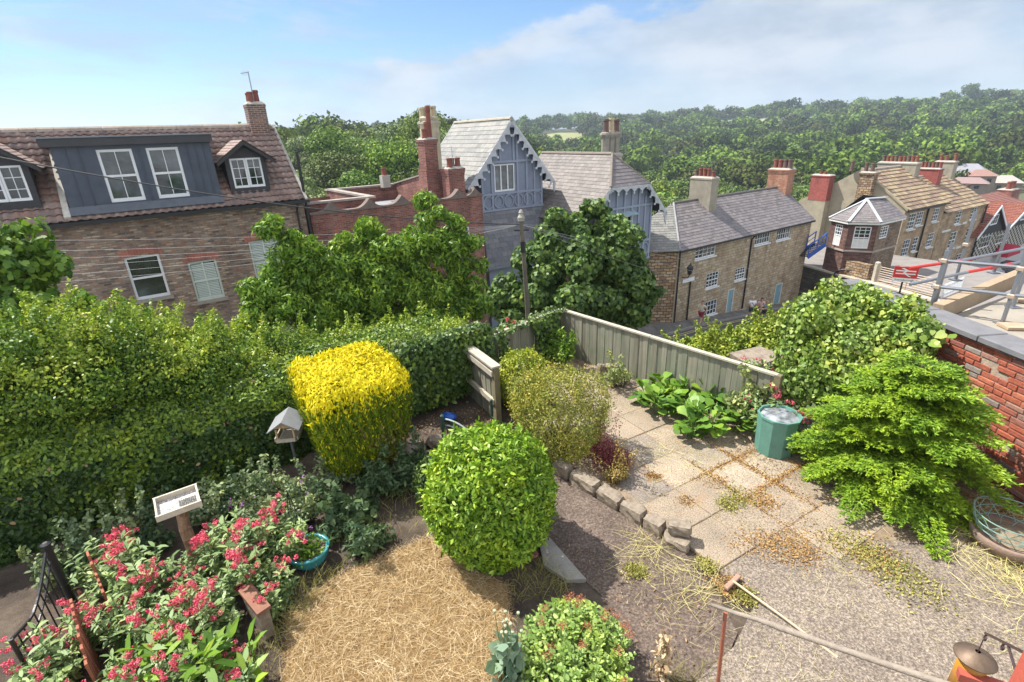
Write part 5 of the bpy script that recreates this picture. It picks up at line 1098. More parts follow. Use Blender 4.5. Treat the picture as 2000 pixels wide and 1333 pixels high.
# dried moss along the slab joints
mossm = leafm('dried_moss', (.24, .13, .05), (.38, .22, .08), (.48, .33, .15), .1, .8, .1); gmoss = leafm('green_moss', (.14, .15, .035), (.28, .27, .07), (.44, .38, .14), .15, .7, .1)
def joint_pts(n, rng):
    c = np.array([(p.x, p.y) for p in JOINT]); k = rng.integers(len(c), size=n); e = rng.integers(4, size=n); tt = rng.uniform(-.305, .305, n); w = rng.normal(0, .032, n)
    A_, B_ = np.array(ua), np.array(ub); s = np.where(e % 2 == 0, 1, -1)[:, None]*.305
    return c[k]+np.where((e < 2)[:, None], A_*s+B_*tt[:, None], B_*s+A_*tt[:, None])+np.column_stack([w, rng.normal(0, .032, n)])
q = joint_pts(42000, RNG); f = np.sin(q[:, 0]*2.3+.5)+np.cos(q[:, 1]*2.9+1.7)+RNG.normal(0, .6, len(q)); k = (q[:, 0]-3)*.35-(q[:, 1]-5.2)*.25
m_ = (f+k > .55) & inpoly(q[:, 0], q[:, 1], patio); q = q[m_]
ctr = [(1490, 1065, .13), (1590, 1050, .16), (1440, 1070, .08), (1395, 945, .10), (1560, 1085, .12), (1340, 985, .06), (1420, 1150, .09), (1700, 1090, .16), (1275, 935, .05), (1490, 985, .10)]
ex = np.concatenate([np.array(G(a, b).xy)+RNG.normal(0, s, (560, 2)) for a, b, s in ctr]); q = np.concatenate([q, ex])
P = np.column_stack([q, np.full(len(q), .036)]); leaf_o = leaf_obj('dried_moss', P, np.tile([0, 0, 1.], (len(P), 1)), .024, mossm, jit=.9, droop=-.3); tag(leaf_o, 'orange dried moss filling the joints between the paving slabs', 'moss', kind='stuff')
q = np.concatenate([np.array(G(a, b).xy)+RNG.normal(0, s*1.15, (520, 2)) for a, b, s in ((1440, 975, .1), (1420, 990, .06), (1690, 1085, .14), (1640, 1060, .12), (1740, 1115, .12), (1455, 1170, .05), (1790, 1150, .15), (1240, 1120, .05), (1380, 1110, .05))])
P = np.column_stack([q, np.full(len(q), .04)]); tag(leaf_obj('low_weeds', P, np.tile([0, 0, 1.], (len(P), 1)), .026, gmoss, jit=.8, droop=-.4), 'yellow green weeds growing in the cracks of the paving', 'weeds', kind='stuff')
litm = leafm('brown_leaf_litter', (.12, .07, .04), (.25, .15, .08), (.42, .30, .18), .1, .8, .1)
q = np.concatenate([fillpoly(GP([(790, 850), (860, 800), (960, 800), (960, 860), (900, 900)]), 900), fillpoly(GP([(1380, 880), (1480, 850), (1560, 930), (1600, 1000), (1440, 900)]), 900), fillpoly(GP([(1060, 1040), (1400, 1180), (1380, 1320), (1240, 1333), (1190, 1180)]), 260), fillpoly(GP([(1120, 700), (1230, 745), (1200, 800), (1110, 740)]), 900), fillpoly([(5.0, 3.4), (6.1, 3.4), (6.1, 5.5), (5.2, 4.8)], 900)])
P = np.column_stack([q, RNG.uniform(.02, .05, len(q))]); tag(leaf_obj('leaf_litter', P, np.tile([0, 0, 1.], (len(P), 1)), .036, litm, 'lance', jit=.8), 'brown dead leaves gathered in the corners of the garden', 'leaf litter', kind='stuff')
# ------------------------------------------------------------------ plant kit
def surf_box(n, c, half, rng, power=4.):
    """points on a rounded box: superellipsoid surface"""
    d = sph(n, rng); r = (np.abs(d)**power).sum(1)**(-1/power); p = d*r[:, None]; nn = unit(np.sign(p)*np.abs(p)**(power-1)); return p*np.array(half)+np.array(c), unit(nn/np.array(half))
def stems(par, base, tops, r=.012, mat=None, name='stem'):
    mb = MB()
    for tpt in tops:
        b = Vector(base)+Vector((random.uniform(-.06, .06), random.uniform(-.06, .06), 0)); tpt = Vector(tpt); m = b.lerp(tpt, .5)+Vector((random.uniform(-.05, .05), random.uniform(-.05, .05), 0)); mb.tube([b, m, tpt], [r, r*.7, r*.35], 5)
    return mb.build(name, mat or bark, par)
def shrub(name, loc, half, n, size, mat, label, cat='shrub', outline='oval', power=3.2, jit=.55, droop=.2, bump_=.07, inner=.25, seed=1, group=None, bottom=.0, up=.0, extra=None, taper=0, sprigs=0, sprl=.12):
    rng = np.random.default_rng(seed); t = empty(name, loc, 0, label, cat, group)
    P, Nn = surf_box(n, (0, 0, half[2]+bottom), half, rng, power)
    c = P-np.array([0, 0, half[2]+bottom]); ph = rng.uniform(0, 6.28, 6)
    wob = 1+bump_*(np.sin(c[:, 0]/half[0]*5+ph[0])*np.sin(c[:, 1]/half[1]*5+ph[1])+np.sin(c[:, 2]/half[2]*4+ph[2])*.7*np.sin(c[:, 0]/half[0]*3+ph[3])); dep = np.where(rng.random(n) < inner, rng.uniform(.6, .97, n), rng.normal(1, .03, n))
    c = c*(wob*dep)[:, None]
    if taper: c[:, :2] *= (1-taper*np.clip(-c[:, 2]/half[2]*.5+.5, 0, 1))[:, None]
    P = c+np.array([0, 0, half[2]+bottom])
    if sprigs:      # new shoots standing proud of the clipped outline
        j = rng.choice(len(P), sprigs); d = unit(Nn[j]*.8+np.array([0, 0, .9])+rng.normal(0, .25, (sprigs, 3))); L_ = sprl*rng.uniform(.4, 1.3, sprigs); m = 12; f = (np.arange(m)+.5)/m
        Q = P[j][:, None, :]+d[:, None, :]*(L_[:, None]*f)[:, :, None]; N2 = unit(rng.normal(0, 1, (sprigs, m, 3))+d[:, None, :]*.8); P = np.concatenate([P, Q.reshape(-1, 3)]); Nn = np.concatenate([Nn, N2.reshape(-1, 3)])
    k = P[:, 2] > .01; P, Nn = P[k], Nn[k]
    leaf_obj('foliage', P, unit(Nn+np.array([0, 0, up])), size, mat, outline, t, jit=jit, droop=droop, rng=rng)
    stems(t, (0, 0, 0), [(rng.uniform(-.5, .5)*half[0], rng.uniform(-.5, .5)*half[1], half[2]*rng.uniform(.8, 1.5)+bottom) for _ in range(9)], .018)
    return t
gl1 = leafm('glossy_laurel_leaf', (.08, .17, .010), (.20, .34, .018), (.38, .50, .06), .3, .36, .45)
shrub('clipped_laurel_bush', (-.30, 4.68, 0), (.67, .65, .75), 21000, .060, gl1, 'large rounded bright green glossy leaved bush in the middle of the garden', outline='ellip', power=2.25, jit=.8, seed=3, bump_=.065, bottom=-.02, sprigs=600, sprl=.10, droop=-.1, up=.35)
ab_ = leafm('bronze_green_leaf', (.13, .17, .02), (.27, .29, .045), (.45, .38, .11), .25, .4, .3)
t_ab = shrub('bronze_leaved_bush', (.66, 6.6, 0), (.68, .66, .64), 19000, .034, ab_, 'rounded bush of tiny yellowish bronze leaves left of the paving', power=2.2, seed=4, bump_=.15, jit=.8, up=.2, sprigs=700, sprl=.17, outline='ellip')
gd = leafm('golden_privet_leaf', (.16, .22, .015), (.30, .36, .03), (.45, .45, .06), .3, .4, .4)
shrub('golden_bush', (.15, 8.05, 0), (.42, .40, .50), 6000, .038, gd, 'small golden green bush behind the bronze leaved one by the wooden gate', power=2.4, seed=5, jit=.7, up=.2, sprigs=160, sprl=.1)
dk = leafm('dull_green_leaf', (.035, .07, .018), (.07, .12, .03), (.13, .19, .05), .25, .5, .3)
shrub('low_green_bush', (-.98, 5.5, 0), (.34, .34, .34), 4200, .032, dk, 'low dull green bush between the yellow conifer and the rounded glossy bush', power=2.4, seed=6, jit=.7)
# golden conifer: a clipped block of upright sprays
rng = np.random.default_rng(9); t = empty('golden_conifer', (-2.28, 6.42, -.12), .55, 'big golden yellow clipped conifer with a flat top beside the hedge', 'conifer')
n = 46000; P, Nn = surf_box(n, (0, 0, 0), (.71, .69, .86), rng, 5.5); tp_ = np.clip((P[:, 2]+.86)/1.72, 0, 1); P[:, :2] *= (.58+.42*tp_**.55)[:, None]; a = np.arctan2(P[:, 1], P[:, 0])
P[:, :2] *= (1+.05*np.abs(np.sin(a*21+P[:, 2]*1.2))+.035*np.sin(a*8+1)+.03*np.sin(a*37+P[:, 2]*9))[:, None]; P *= np.where(rng.random(n) < .3, rng.uniform(.84, .97, n), rng.normal(.985, .022, n))[:, None]; P[:, 2] += .05*np.sin(P[:, 0]*6)*np.sin(P[:, 1]*5)*(P[:, 2] > .6)
P[:, 2] *= .9; P[:, 2] += .98+.10*P[:, 1]; k = P[:, 2] > .22; P, Nn = P[k], Nn[k]
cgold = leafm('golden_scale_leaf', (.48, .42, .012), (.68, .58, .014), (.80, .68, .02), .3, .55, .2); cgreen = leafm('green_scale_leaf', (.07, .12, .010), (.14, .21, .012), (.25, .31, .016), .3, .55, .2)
V, F_ = leaf_geo(P, Nn, .062, 'spray', jit=.35, droop=0, dirs=np.tile([0, 0, 1.], (len(P), 1))+Nn*.55, rng=rng)
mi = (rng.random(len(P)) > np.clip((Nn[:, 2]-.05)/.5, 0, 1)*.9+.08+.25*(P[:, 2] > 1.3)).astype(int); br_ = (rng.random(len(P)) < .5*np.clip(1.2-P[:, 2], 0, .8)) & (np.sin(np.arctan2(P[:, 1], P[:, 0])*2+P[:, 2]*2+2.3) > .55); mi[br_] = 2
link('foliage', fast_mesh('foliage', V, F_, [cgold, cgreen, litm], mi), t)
mb = MB(); mb.tube([(0, 0, -.05), (.03, .02, .5), (0, 0, 1.2)], [.09, .07, .03], 8); mb.build('trunk', bark, t)
# ------------------------------------------------------------------ hedge
hedgem = leafm('hedge_leaf', (.022, .055, .012), (.045, .095, .018), (.10, .17, .03), .25, .4, .45)
rng = np.random.default_rng(12); h0 = Vector((-9.2, 2.27)); h1_ = Vector((-.93, 8.52)); hd_v = (h1_-h0); hl_ = hd_v.length; hu = hd_v.normalized(); hn = Vector((-hu.y, hu.x))
n = 120000; a = rng.uniform(0, hl_, n); s = rng.uniform(0, 1, n)
# profile: lower face leaning slightly back, rounded shoulder, sloping top
pr = np.array([(0, 0), (.02, .6), (.06, 1.05), (.2, 1.3), (.5, 1.45), (.9, 1.52), (1.4, 1.5)]); seg = np.linalg.norm(np.diff(pr, axis=0), axis=1); cum = np.concatenate([[0], np.cumsum(seg)/seg.sum()])
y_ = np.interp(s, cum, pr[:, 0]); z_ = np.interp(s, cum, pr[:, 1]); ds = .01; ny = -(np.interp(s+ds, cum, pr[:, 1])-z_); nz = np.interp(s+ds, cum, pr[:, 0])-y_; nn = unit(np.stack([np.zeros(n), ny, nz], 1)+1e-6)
hs = 1-.22*(a/hl_); wav = .05*np.sin(a*2.1+z_*3)+.04*np.sin(a*5.3+1+z_*5)+.05*np.sin(a*11+z_*13)*np.sin(a*3.3)+.05*np.sin(a*.9+z_*2.2)+rng.normal(0, .025, n); z_ = z_*hs+.04*np.sin(a*1.7)*s
dep = np.where(rng.random(n) < .22, rng.uniform(.03, .2, n), 0); y_ = y_-wav*(-ny > .002)+dep+.0; z_ = z_+wav*.6*s
P = np.stack([h0.x+hu.x*a+hn.x*y_, h0.y+hu.y*a+hn.y*y_, z_], 1); Nn = np.stack([hn.x*nn[:, 1], hn.y*nn[:, 1], nn[:, 2]], 1)
t = empty('hedge', (0, 0, 0), 0, 'long dense dark green clipped hedge running along the left side of the garden', 'hedge'); V_h, F_h = leaf_geo(P, Nn, .05, 'oval', jit=.6, droop=.45, rng=rng, svar=.5); pat = np.sin(a*1.3+z_*2.1)+np.sin(a*4.1-z_*3.7+1)+rng.normal(0, .7, n); mi_h = np.where((pat > 1.25) | ((nn[:, 2] > .45) & (rng.random(n) < .8)), 1, np.where(rng.random(n) < .012, 2, 0)); link('foliage', fast_mesh('foliage', V_h, F_h, [hedgem, leafm('hedge_growth_and_lit_top', (.08, .14, .014), (.15, .24, .022), (.26, .35, .05), .3, .4, .4), litm], mi_h), t)  # paler leaf: scattered patches, and upward faces coloured as a sunlit top
mb = MB()
for i in range(60): a = hl_*i/60; p = h0+hu*a+hn*.5; mb.tube([(p.x, p.y, -.05), (p.x+random.uniform(-.1, .1), p.y+random.uniform(-.1, .1), 1.2)], [.03, .012], 5)
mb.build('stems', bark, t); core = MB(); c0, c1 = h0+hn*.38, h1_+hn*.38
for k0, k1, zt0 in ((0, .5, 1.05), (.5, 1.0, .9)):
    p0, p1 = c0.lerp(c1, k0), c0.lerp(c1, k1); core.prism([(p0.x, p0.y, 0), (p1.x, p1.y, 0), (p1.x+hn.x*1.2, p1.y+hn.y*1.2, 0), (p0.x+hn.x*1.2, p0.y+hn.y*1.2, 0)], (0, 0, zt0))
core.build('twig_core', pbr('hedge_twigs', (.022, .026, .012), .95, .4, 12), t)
# ------------------------------------------------------------------ bushes and trees behind the hedge
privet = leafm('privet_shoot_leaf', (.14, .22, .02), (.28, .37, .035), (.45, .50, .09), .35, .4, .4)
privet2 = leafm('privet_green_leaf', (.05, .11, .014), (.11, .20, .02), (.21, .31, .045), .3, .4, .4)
def bush(name, c, R, H, n, size, mat, label, group=None, shoots=26, seed=0, outline='oval', cat='shrub', K=12, mat2=None):
    rng = np.random.default_rng(seed); t = empty(name, c, 0, label, cat, group); zb = float(terrain(c[0], c[1]))-c[2] if True else 0
    C_, r = lobes(K, R, H, 0, rng, .42); P, Nn = lobe_leaves(C_, r, n, rng, up=.3, inner=.25); sp_, sn = [], []
    for i in range(shoots):
        j = rng.integers(K); d = unit(np.array([rng.normal(0, .5), rng.normal(0, .5), 1.1])); b = C_[j]+d*r[j]*.8; L_ = rng.uniform(.25, .55); m = int(70)
        f = rng.uniform(0, 1, m); rad = .07*(1-f*.75); aa = rng.uniform(0, 6.28, m); e1 = unit(np.cross(d, [1, 0, .2])); e2 = np.cross(d, e1); q = b+d*(f*L_)[:, None]+(e1*np.cos(aa)[:, None]+e2*np.sin(aa)[:, None])*rad[:, None]; sp_.append(q); sn.append(unit(e1*np.cos(aa)[:, None]+e2*np.sin(aa)[:, None]+d*.8))
    if sp_: P2 = np.concatenate([P]+sp_); N2 = np.concatenate([Nn]+sn)
    else: P2, N2 = P, Nn
    V, F_ = leaf_geo(P2, N2, size, outline, jit=.6, droop=.0, rng=rng); mi = np.zeros(len(P2), int)
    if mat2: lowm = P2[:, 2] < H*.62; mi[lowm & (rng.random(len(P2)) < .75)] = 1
    link('foliage', fast_mesh('foliage', V, F_, [mat]+([mat2] if mat2 else []), mi if mat2 else None), t)
    stems(t, (0, 0, min(zb, 0)), [tuple(C_[k]) for k in range(min(K, 9))], .03); return t
bl_ = [(30, 690, 8.9), (110, 655, 9.0), (200, 640, 9.1), (290, 655, 9.2), (375, 655, 9.3), (455, 680, 9.4), (530, 690, 9.5), (610, 690, 9.6), (700, 660, 9.7), (790, 660, 9.9), (870, 655, 10.0)]
bn = ['at the left edge of the photo', 'second from the left edge, under the leaning leafy branch', 'below the white framed sash window', 'tallest of its row, left of the shuttered window', 'below the shuttered window', 'right of the shuttered window', 'behind the left side of the golden conifer', 'behind the middle of the golden conifer', 'behind the right side of the golden conifer', 'left of the last stretch of hedge', 'beside the ivy covered end of the fence']
front = [(20, 700, 8.3), (110, 700, 8.3), (200, 705, 8.4), (290, 712, 8.4), (380, 725, 8.6), (470, 715, 8.8), (560, 705, 9.0)]
for i, (px, py, r) in enumerate(front):
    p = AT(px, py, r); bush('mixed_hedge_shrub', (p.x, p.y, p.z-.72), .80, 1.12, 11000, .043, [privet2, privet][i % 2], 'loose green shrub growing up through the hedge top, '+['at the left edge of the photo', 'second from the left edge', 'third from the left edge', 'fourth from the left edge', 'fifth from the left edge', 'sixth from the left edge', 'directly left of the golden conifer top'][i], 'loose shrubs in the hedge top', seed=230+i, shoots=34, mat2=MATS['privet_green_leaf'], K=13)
for i, (px, py, r) in enumerate(bl_):
    hgt_ = 1.25 if i < 8 else 1.1; p = AT(px, py+(48 if i < 6 else 25), r); c = (p.x, p.y, p.z-hgt_*.55)
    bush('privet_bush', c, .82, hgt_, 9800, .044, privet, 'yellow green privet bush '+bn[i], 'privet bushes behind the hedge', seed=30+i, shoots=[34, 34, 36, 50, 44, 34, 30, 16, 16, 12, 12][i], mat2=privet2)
def lobe_tree(name, spots, n, size, mat, outline, label, trunk_pts, droop=.3, seed=0, jit=.5, tr=.09, dirs=None, inner=.2, flat=.85, cat='tree'):
    """spots: (px, py, distance, radius)"""
    rng = np.random.default_rng(seed); C_ = np.array([AT(a, b, r)[:] for a, b, r, _ in spots]); r = np.array([q[3] for q in spots]); base = Vector(trunk_pts[0]); t = empty(name, base, 0, label, cat)
    K = len(r); big = []; rr = []
    for c, q in zip(C_, r):        # each lobe is itself a cluster of smaller tufts
        for k in range(9): d = sph(1, rng)[0]; big.append(c+d*q*rng.uniform(.45, .95)*np.array([1, 1, .9])); rr.append(q*rng.uniform(.3, .5))
    big = np.array(big); rr = np.array(rr); P, Nn = lobe_leaves(big, rr, n, rng, flat, .35, inner); V, F_ = leaf_geo(P-np.array(base), Nn, size, outline, jit=jit, droop=droop, rng=rng); link('crown', fast_mesh('crown', V, F_, mat), t)
    mb = MB(); mb.tube([Vector(p)-base for p in trunk_pts], [tr*(1-.6*i/(len(trunk_pts)-1)) for i in range(len(trunk_pts))], 8); mid = Vector(trunk_pts[-1])-base
    for c, q in zip(C_, r): e = Vector(c)-base; m = mid.lerp(e, .5)+Vector((rng.uniform(-.2, .2), rng.uniform(-.2, .2), -.15)); mb.tube([mid, m, e], [tr*.4, tr*.25, tr*.1], 6)
    for c in big[::2]: e = Vector(c)-base; j = int(np.argmin(np.linalg.norm(C_-c, axis=1))); mb.tube([Vector(C_[j])-base, e], [tr*.1, tr*.05], 4)
    mb.build('trunk', pbr('grey_bark', (.22, .18, .14), .9, .3, 6, bump=.6, bs=25), t); return t
cherryL = leafm('cherry_leaf', (.07, .15, .014), (.15, .27, .026), (.30, .42, .06), .4, .42, .4)
b0 = AT(690, 700, 13.2); tb = Vector((b0.x, b0.y, float(terrain(b0.x, b0.y))))
lobe_tree('cherry_tree', [(548, 450, 12.6, .42), (560, 520, 12.6, .6), (530, 590, 12.3, .7), (620, 540, 12.8, .75), (600, 610, 12.2, .75), (690, 520, 13.2, .7), (700, 600, 12.6, .8), (770, 500, 13.3, .75), (790, 590, 12.9, .8), (830, 410, 13.4, .45), (845, 465, 13.4, .65), (880, 440, 13.5, .4), (905, 500, 13.2, .6), (890, 570, 12.9, .7), (720, 455, 13.3, .45), (590, 480, 12.7, .42), (925, 590, 12.8, .45), (660, 470, 13.1, .3), (760, 660, 12.2, .7), (850, 640, 12.2, .6), (650, 660, 12.0, .7), (650, 515, 13.0, .6), (740, 540, 13.1, .7), (820, 525, 13.3, .7), (570, 570, 12.4, .7), (655, 570, 12.7, .7), (745, 595, 12.7, .7), (845, 570, 13, .7), (500, 570, 12.2, .4), (505, 620, 12.1, .5)], 84000, .125, cherryL, 'lance', 'tall cherry tree with long drooping light green leaves in front of the red brick building', [tb, tb+Vector((.1, 0, 1.8)), AT(720, 640, 13.1)], .55, 51, .7)
sycL = leafm('sycamore_leaf', (.045, .09, .02), (.085, .155, .032), (.19, .28, .07), .3, .42, .4); b0 = AT(1110, 660, 17.5); tb = Vector((b0.x, b0.y, float(terrain(b0.x, b0.y))))
lobe_tree('sycamore_tree', [(1095, 450, 17.4, .8), (1165, 430, 17.6, .7), (1060, 520, 17.0, 1.0), (1120, 510, 16.9, 1.1), (1190, 480, 17.4, .9), (1040, 590, 16.8, 1.1), (1110, 590, 16.5, 1.2), (1185, 560, 16.9, 1.2), (1240, 560, 17.4, .8), (1235, 600, 17.2, .85), (1000, 590, 16.8, .8), (1215, 520, 17.5, .7), (990, 560, 17.0, .6), (975, 610, 16.8, .6), (1160, 620, 16.8, .9), (1150, 405, 17.8, .35), (1205, 440, 17.6, .35), (1245, 500, 17.6, .3), (1262, 570, 17.5, .5)], 42000, .15, sycL, 'palm', 'round dark green sycamore tree rising behind the corner of the wooden fence', [tb, tb+Vector((0, 0, 2)), AT(1120, 600, 17.2)], .35, 52, .5, .14, inner=.15)
b0 = AT(20, 620, 10.5); tb = Vector((b0.x-.4, b0.y, float(terrain(b0.x, b0.y))))
lobe_tree('young_sycamore', [(40, 470, 10.6, .32), (20, 530, 10.6, .55), (60, 520, 10.6, .4), (-30, 560, 10.4, .7), (30, 590, 10.3, .45), (75, 560, 10.7, .28), (-20, 480, 10.4, .5)], 3600, .115, leafm('young_sycamore_leaf', (.06, .13, .015), (.13, .23, .03), (.24, .36, .06), .35, .4, .4), 'palm', 'light green broad leaved branches at the left edge in front of the brown house', [tb, tb+Vector((0, 0, 1.5)), AT(10, 590, 10.5)], .4, 53, .5, .05)
# leafy seedling shoots over the privet
for px, py, r in ((175, 590, 9.4),):
    lobe_tree('sycamore_seedling', [(160, 580, 9.5, .12), (185, 600, 9.4, .12), (140, 598, 9.4, .1)], 60, .15, MATS['young_sycamore_leaf'], 'palm', 'single sycamore shoot poking out of the privet below the house wall', [AT(165, 680, 9.3), AT(163, 620, 9.4)], .4, 54, .4, .01)
# ------------------------------------------------------------------ fences
fence_wood = NT('weathered_fence_wood'); t = fence_wood; g_ = t.n('ShaderNodeNewGeometry'); wv = t.n('ShaderNodeMapping'); wv.inputs['Scale'].default_value = (26, 26, 1.4); t.l(t.obj(), wv.inputs[0])
c_ = t.ramp(g_.outputs['Random Per Island'], [(0, (.17, .17, .125)), (.3, (.24, .235, .18)), (.6, (.20, .21, .155)), (.85, (.29, .27, .21)), (1, (.15, .14, .10))]); c_ = t.mixc(.7, c_, t.ramp(t.noise(1, 5, .6, wv.outputs[0]), [(.3, (.55, .55, .52)), (.6, (1.1, 1.1, 1.1))]), 'MULTIPLY'); c_ = t.mixc(t.ramp(t.noise(1.6, 5, .6), [(.5, (0, 0, 0)), (.68, (.5, .5, .5))]), c_, (.12, .16, .09))
t.col(c_); t.rough(.9); t.bump(t.noise(1, 5, .6, wv.outputs[0]), .5, .01); fence_wood = t.m
capwood = pbr('pale_cap_wood', (.42, .38, .30), .85, .3, 6, bump=.4); postw = pbr('old_post_wood', (.19, .16, .09), .9, .35, 8, bump=.5)
def board_fence(label, a, b, h0, h1, zb=-.12, w=.098, face=-1, caps=True, rails=False, posts=(), group=None, gapb=.0):
    a = Vector(a); b = Vector(b); d = b-a; L_ = d.length; u = d.normalized(); nrm = Vector((u.y, -u.x, 0)); t = empty('wooden_fence', a, 0, label, 'fence', group); n = int(L_/(w+gapb)); M = Matrix.Rotation(math.atan2(u.y, u.x), 3, 'Z'); mb = MB(); rs = random.Random(4)
    for i in range(n):
        f = (i+.5)/n; h = h0+(h1-h0)*f; p = d*f; k = rs.uniform(-.004, .004)+(.008 if i % 2 else 0); mb.rbox((p.x+nrm.x*k, p.y+nrm.y*k, (h+zb)/2), (L_/n-.006, .016, h-zb), M @ Matrix.Rotation(rs.uniform(-.004, .004), 3, 'Y'))
    o = mb.build('boards', fence_wood, t)
    if caps: mb = MB(); m = max(1, int(L_/1.8)); [mb.bar(d*(i/m)+Vector((0, 0, h0+(h1-h0)*i/m+.018)), d*((i+1)/m-.003)+Vector((0, 0, h0+(h1-h0)*(i+1)/m+.018)), .09, .03) for i in range(m)]; mb.build('cap_rail', capwood, t)
    for s in (.16, .55, .9):
        if rails: mb = MB(); mb.bar(d*0+nrm*(-.045)+Vector((0, 0, h0*s)), d+nrm*(-.045)+Vector((0, 0, h1*s)), .05, .085); mb.build('rail', capwood if s > .5 else postw, t)
    for f in posts: mb = MB(); p = d*f; h = h0+(h1-h0)*f; mb.rbox((p.x, p.y, (h+.03+zb)/2), (.095, .095, h+.03-zb), M, .006); mb.build('post', postw, t)
    return t
c_top = G(1096, 606, 1.0); e_top = G(1521, 736, 1.0); print('fence end', e_top)
CZ = Vector((c_top.x, c_top.y, 0)); EZ_ = Vector((e_top.x, e_top.y, 0))
board_fence('long weathered grey board fence dividing the garden from the street', CZ, EZ_, 1.0, 1.0, -.35, posts=(.0, 1.0))
l_top = G(948, 662, 1.0); board_fence('ivy draped board fence running left from the fence corner', Vector((l_top.x, l_top.y, 0)), CZ+Vector((-.03, 0, 0)), 1.0, 1.0, -.1, posts=(.03,))
g0 = G(973, 828, 0); g1 = Vector((-.93, 8.62, 0)); gf = board_fence('short wooden fence panel with pale flat cap beside the green metal gate', g0, g1, 1.02, 1.0, .03, w=.085, gapb=.006, caps=False, posts=(0, 1.0)); 
mb = MB(); d_ = g1-g0; side = Vector((d_.y, -d_.x, 0)).normalized(); mb.bar(Vector((0, 0, 1.055))-d_*.03, d_*1.0+Vector((0, 0, 1.035)), .16, .035); mb.bar(-side*.05+Vector((0, 0, .42)), d_-side*.05+Vector((0, 0, .42)), .05, .09); mb.bar(-side*.05+Vector((0, 0, .93)), d_-side*.05+Vector((0, 0, .93)), .05, .09); mb.build('cap_board', capwood, gf)
# ivy hanging over the left fence and the hedge end
ivyL = leafm('ivy_leaf', (.035, .075, .015), (.07, .13, .022), (.15, .23, .04), .25, .35, .5)
def ivy_sheet(name, a, b, zlo, zhi, n, size, label, mat=None, off=.08, seed=1, fn=None, over=.2, outline='heart', cat='ivy', thick=.07):
    rng = np.random.default_rng(seed); a = np.array(a, float); b = np.array(b, float); u = (b-a)[:2]; L_ = np.linalg.norm(u); u /= L_; nm = np.array([u[1], -u[0]]); s = rng.uniform(0, 1, n); zz = rng.uniform(0, 1, n)
    if fn is not None: k = rng.random(n) < fn(s, zz); s, zz = s[k], zz[k]
    n = len(s); z = zlo+(zhi-zlo)*zz; q = off+np.abs(rng.normal(0, thick, n))+.03*np.sin(s*L_*9+z*7); P = np.column_stack([a[0]+u[0]*L_*s+nm[0]*q, a[1]+u[1]*L_*s+nm[1]*q, z]); Nn = np.tile([nm[0], nm[1], .35], (n, 1))
    m = int(n*over); s2 = rng.uniform(0, 1, m); q2 = rng.uniform(-.15, .2, m); P2 = np.column_stack([a[0]+u[0]*L_*s2+nm[0]*q2, a[1]+u[1]*L_*s2+nm[1]*q2, zhi+np.abs(rng.normal(0, .05, m))]); P = np.concatenate([P, P2]); Nn = np.concatenate([Nn, np.tile([nm[0]*.3, nm[1]*.3, 1], (m, 1))])
    o = leaf_obj(name, P, unit(Nn), size, mat or ivyL, outline, jit=.4, droop=.5, rng=rng); return tag(o, label, cat)
fl = Vector((l_top.x, l_top.y, 0))
ivy_sheet('ivy', fl, CZ, .0, 1.02, 5200, .06, 'dark ivy spilling over the left stretch of board fence', fn=lambda s, z: np.clip(.25+1.5*np.sin(s*9+1.2)*(.4+z)+.4*np.sin(s*23+z*8), .0, 1)*np.where((s > .02) & (s < .12), .1, 1)*np.where(s > .86, .35, 1), over=.25)
ivy_sheet('ivy', (-1.9, 7.78, 0), (fl.x, fl.y, 0), .15, 1.22, 6500, .055, 'ivy and hedge leaves closing the gap beside the wooden gate panel', seed=3, over=.6, thick=.12)
# ------------------------------------------------------------------ brick wall of real bricks, coping, ivy and spruce at the right
wa = Vector((5.92, 8.9)); wb = Vector((6.42, 2.2)); wd = (wb-wa); wl2 = wd.length; wu = wd.normalized(); WR = math.atan2(wu.y, wu.x); HW = 1.78
wt = empty('brick_wall', (wa.x, wa.y, 0), WR, 'weathered orange red brick garden wall with dark stone coping at the right', 'wall')
t = NT('old_orange_brick'); g_ = t.n('ShaderNodeNewGeometry'); c_ = t.ramp(g_.outputs['Random Per Island'], [(0, (.27, .07, .04)), (.2, (.37, .105, .055)), (.4, (.29, .08, .05)), (.6, (.43, .15, .085)), (.75, (.20, .065, .055)), (.88, (.34, .17, .12)), (.95, (.18, .14, .13)), (1, (.27, .24, .21))])
c_ = t.mixc(.65, c_, t.ramp(t.noise(14, 7, .7), [(.3, (.5, .45, .45)), (.6, (1.15, 1.1, 1.05))]), 'MULTIPLY'); t.col(c_); t.rough(.9); t.bump(t.noise(28, 6, .7), .9, .015); ob = t.m
mb = MB(); rs = random.Random(21); bh = .0775; bl2 = .232; row = 0; z = -.05
while z < HW-.02:
    x = -rs.uniform(0, .2)-(bl2/2 if row % 2 else 0)
    while x < wl2:
        L_ = bl2 if rs.random() < .72 else bl2*.52; h = bh-.013; c = (x+L_/2, .055+rs.uniform(-.009, .006), z+h/2+rs.uniform(-.002, .002)+.006*math.sin(x*1.3)); M = Matrix.Rotation(rs.uniform(-.012, .012), 3, 'Z') @ Matrix.Rotation(rs.uniform(-.014, .014), 3, 'Y')
        if rs.random() > .012: mb.rbox(c, (L_-.012+rs.uniform(-.004, .003), .10, h+.003+rs.uniform(-.004, .002)), M, rs.uniform(.004, .011))
        x += L_
    z += bh; row += 1
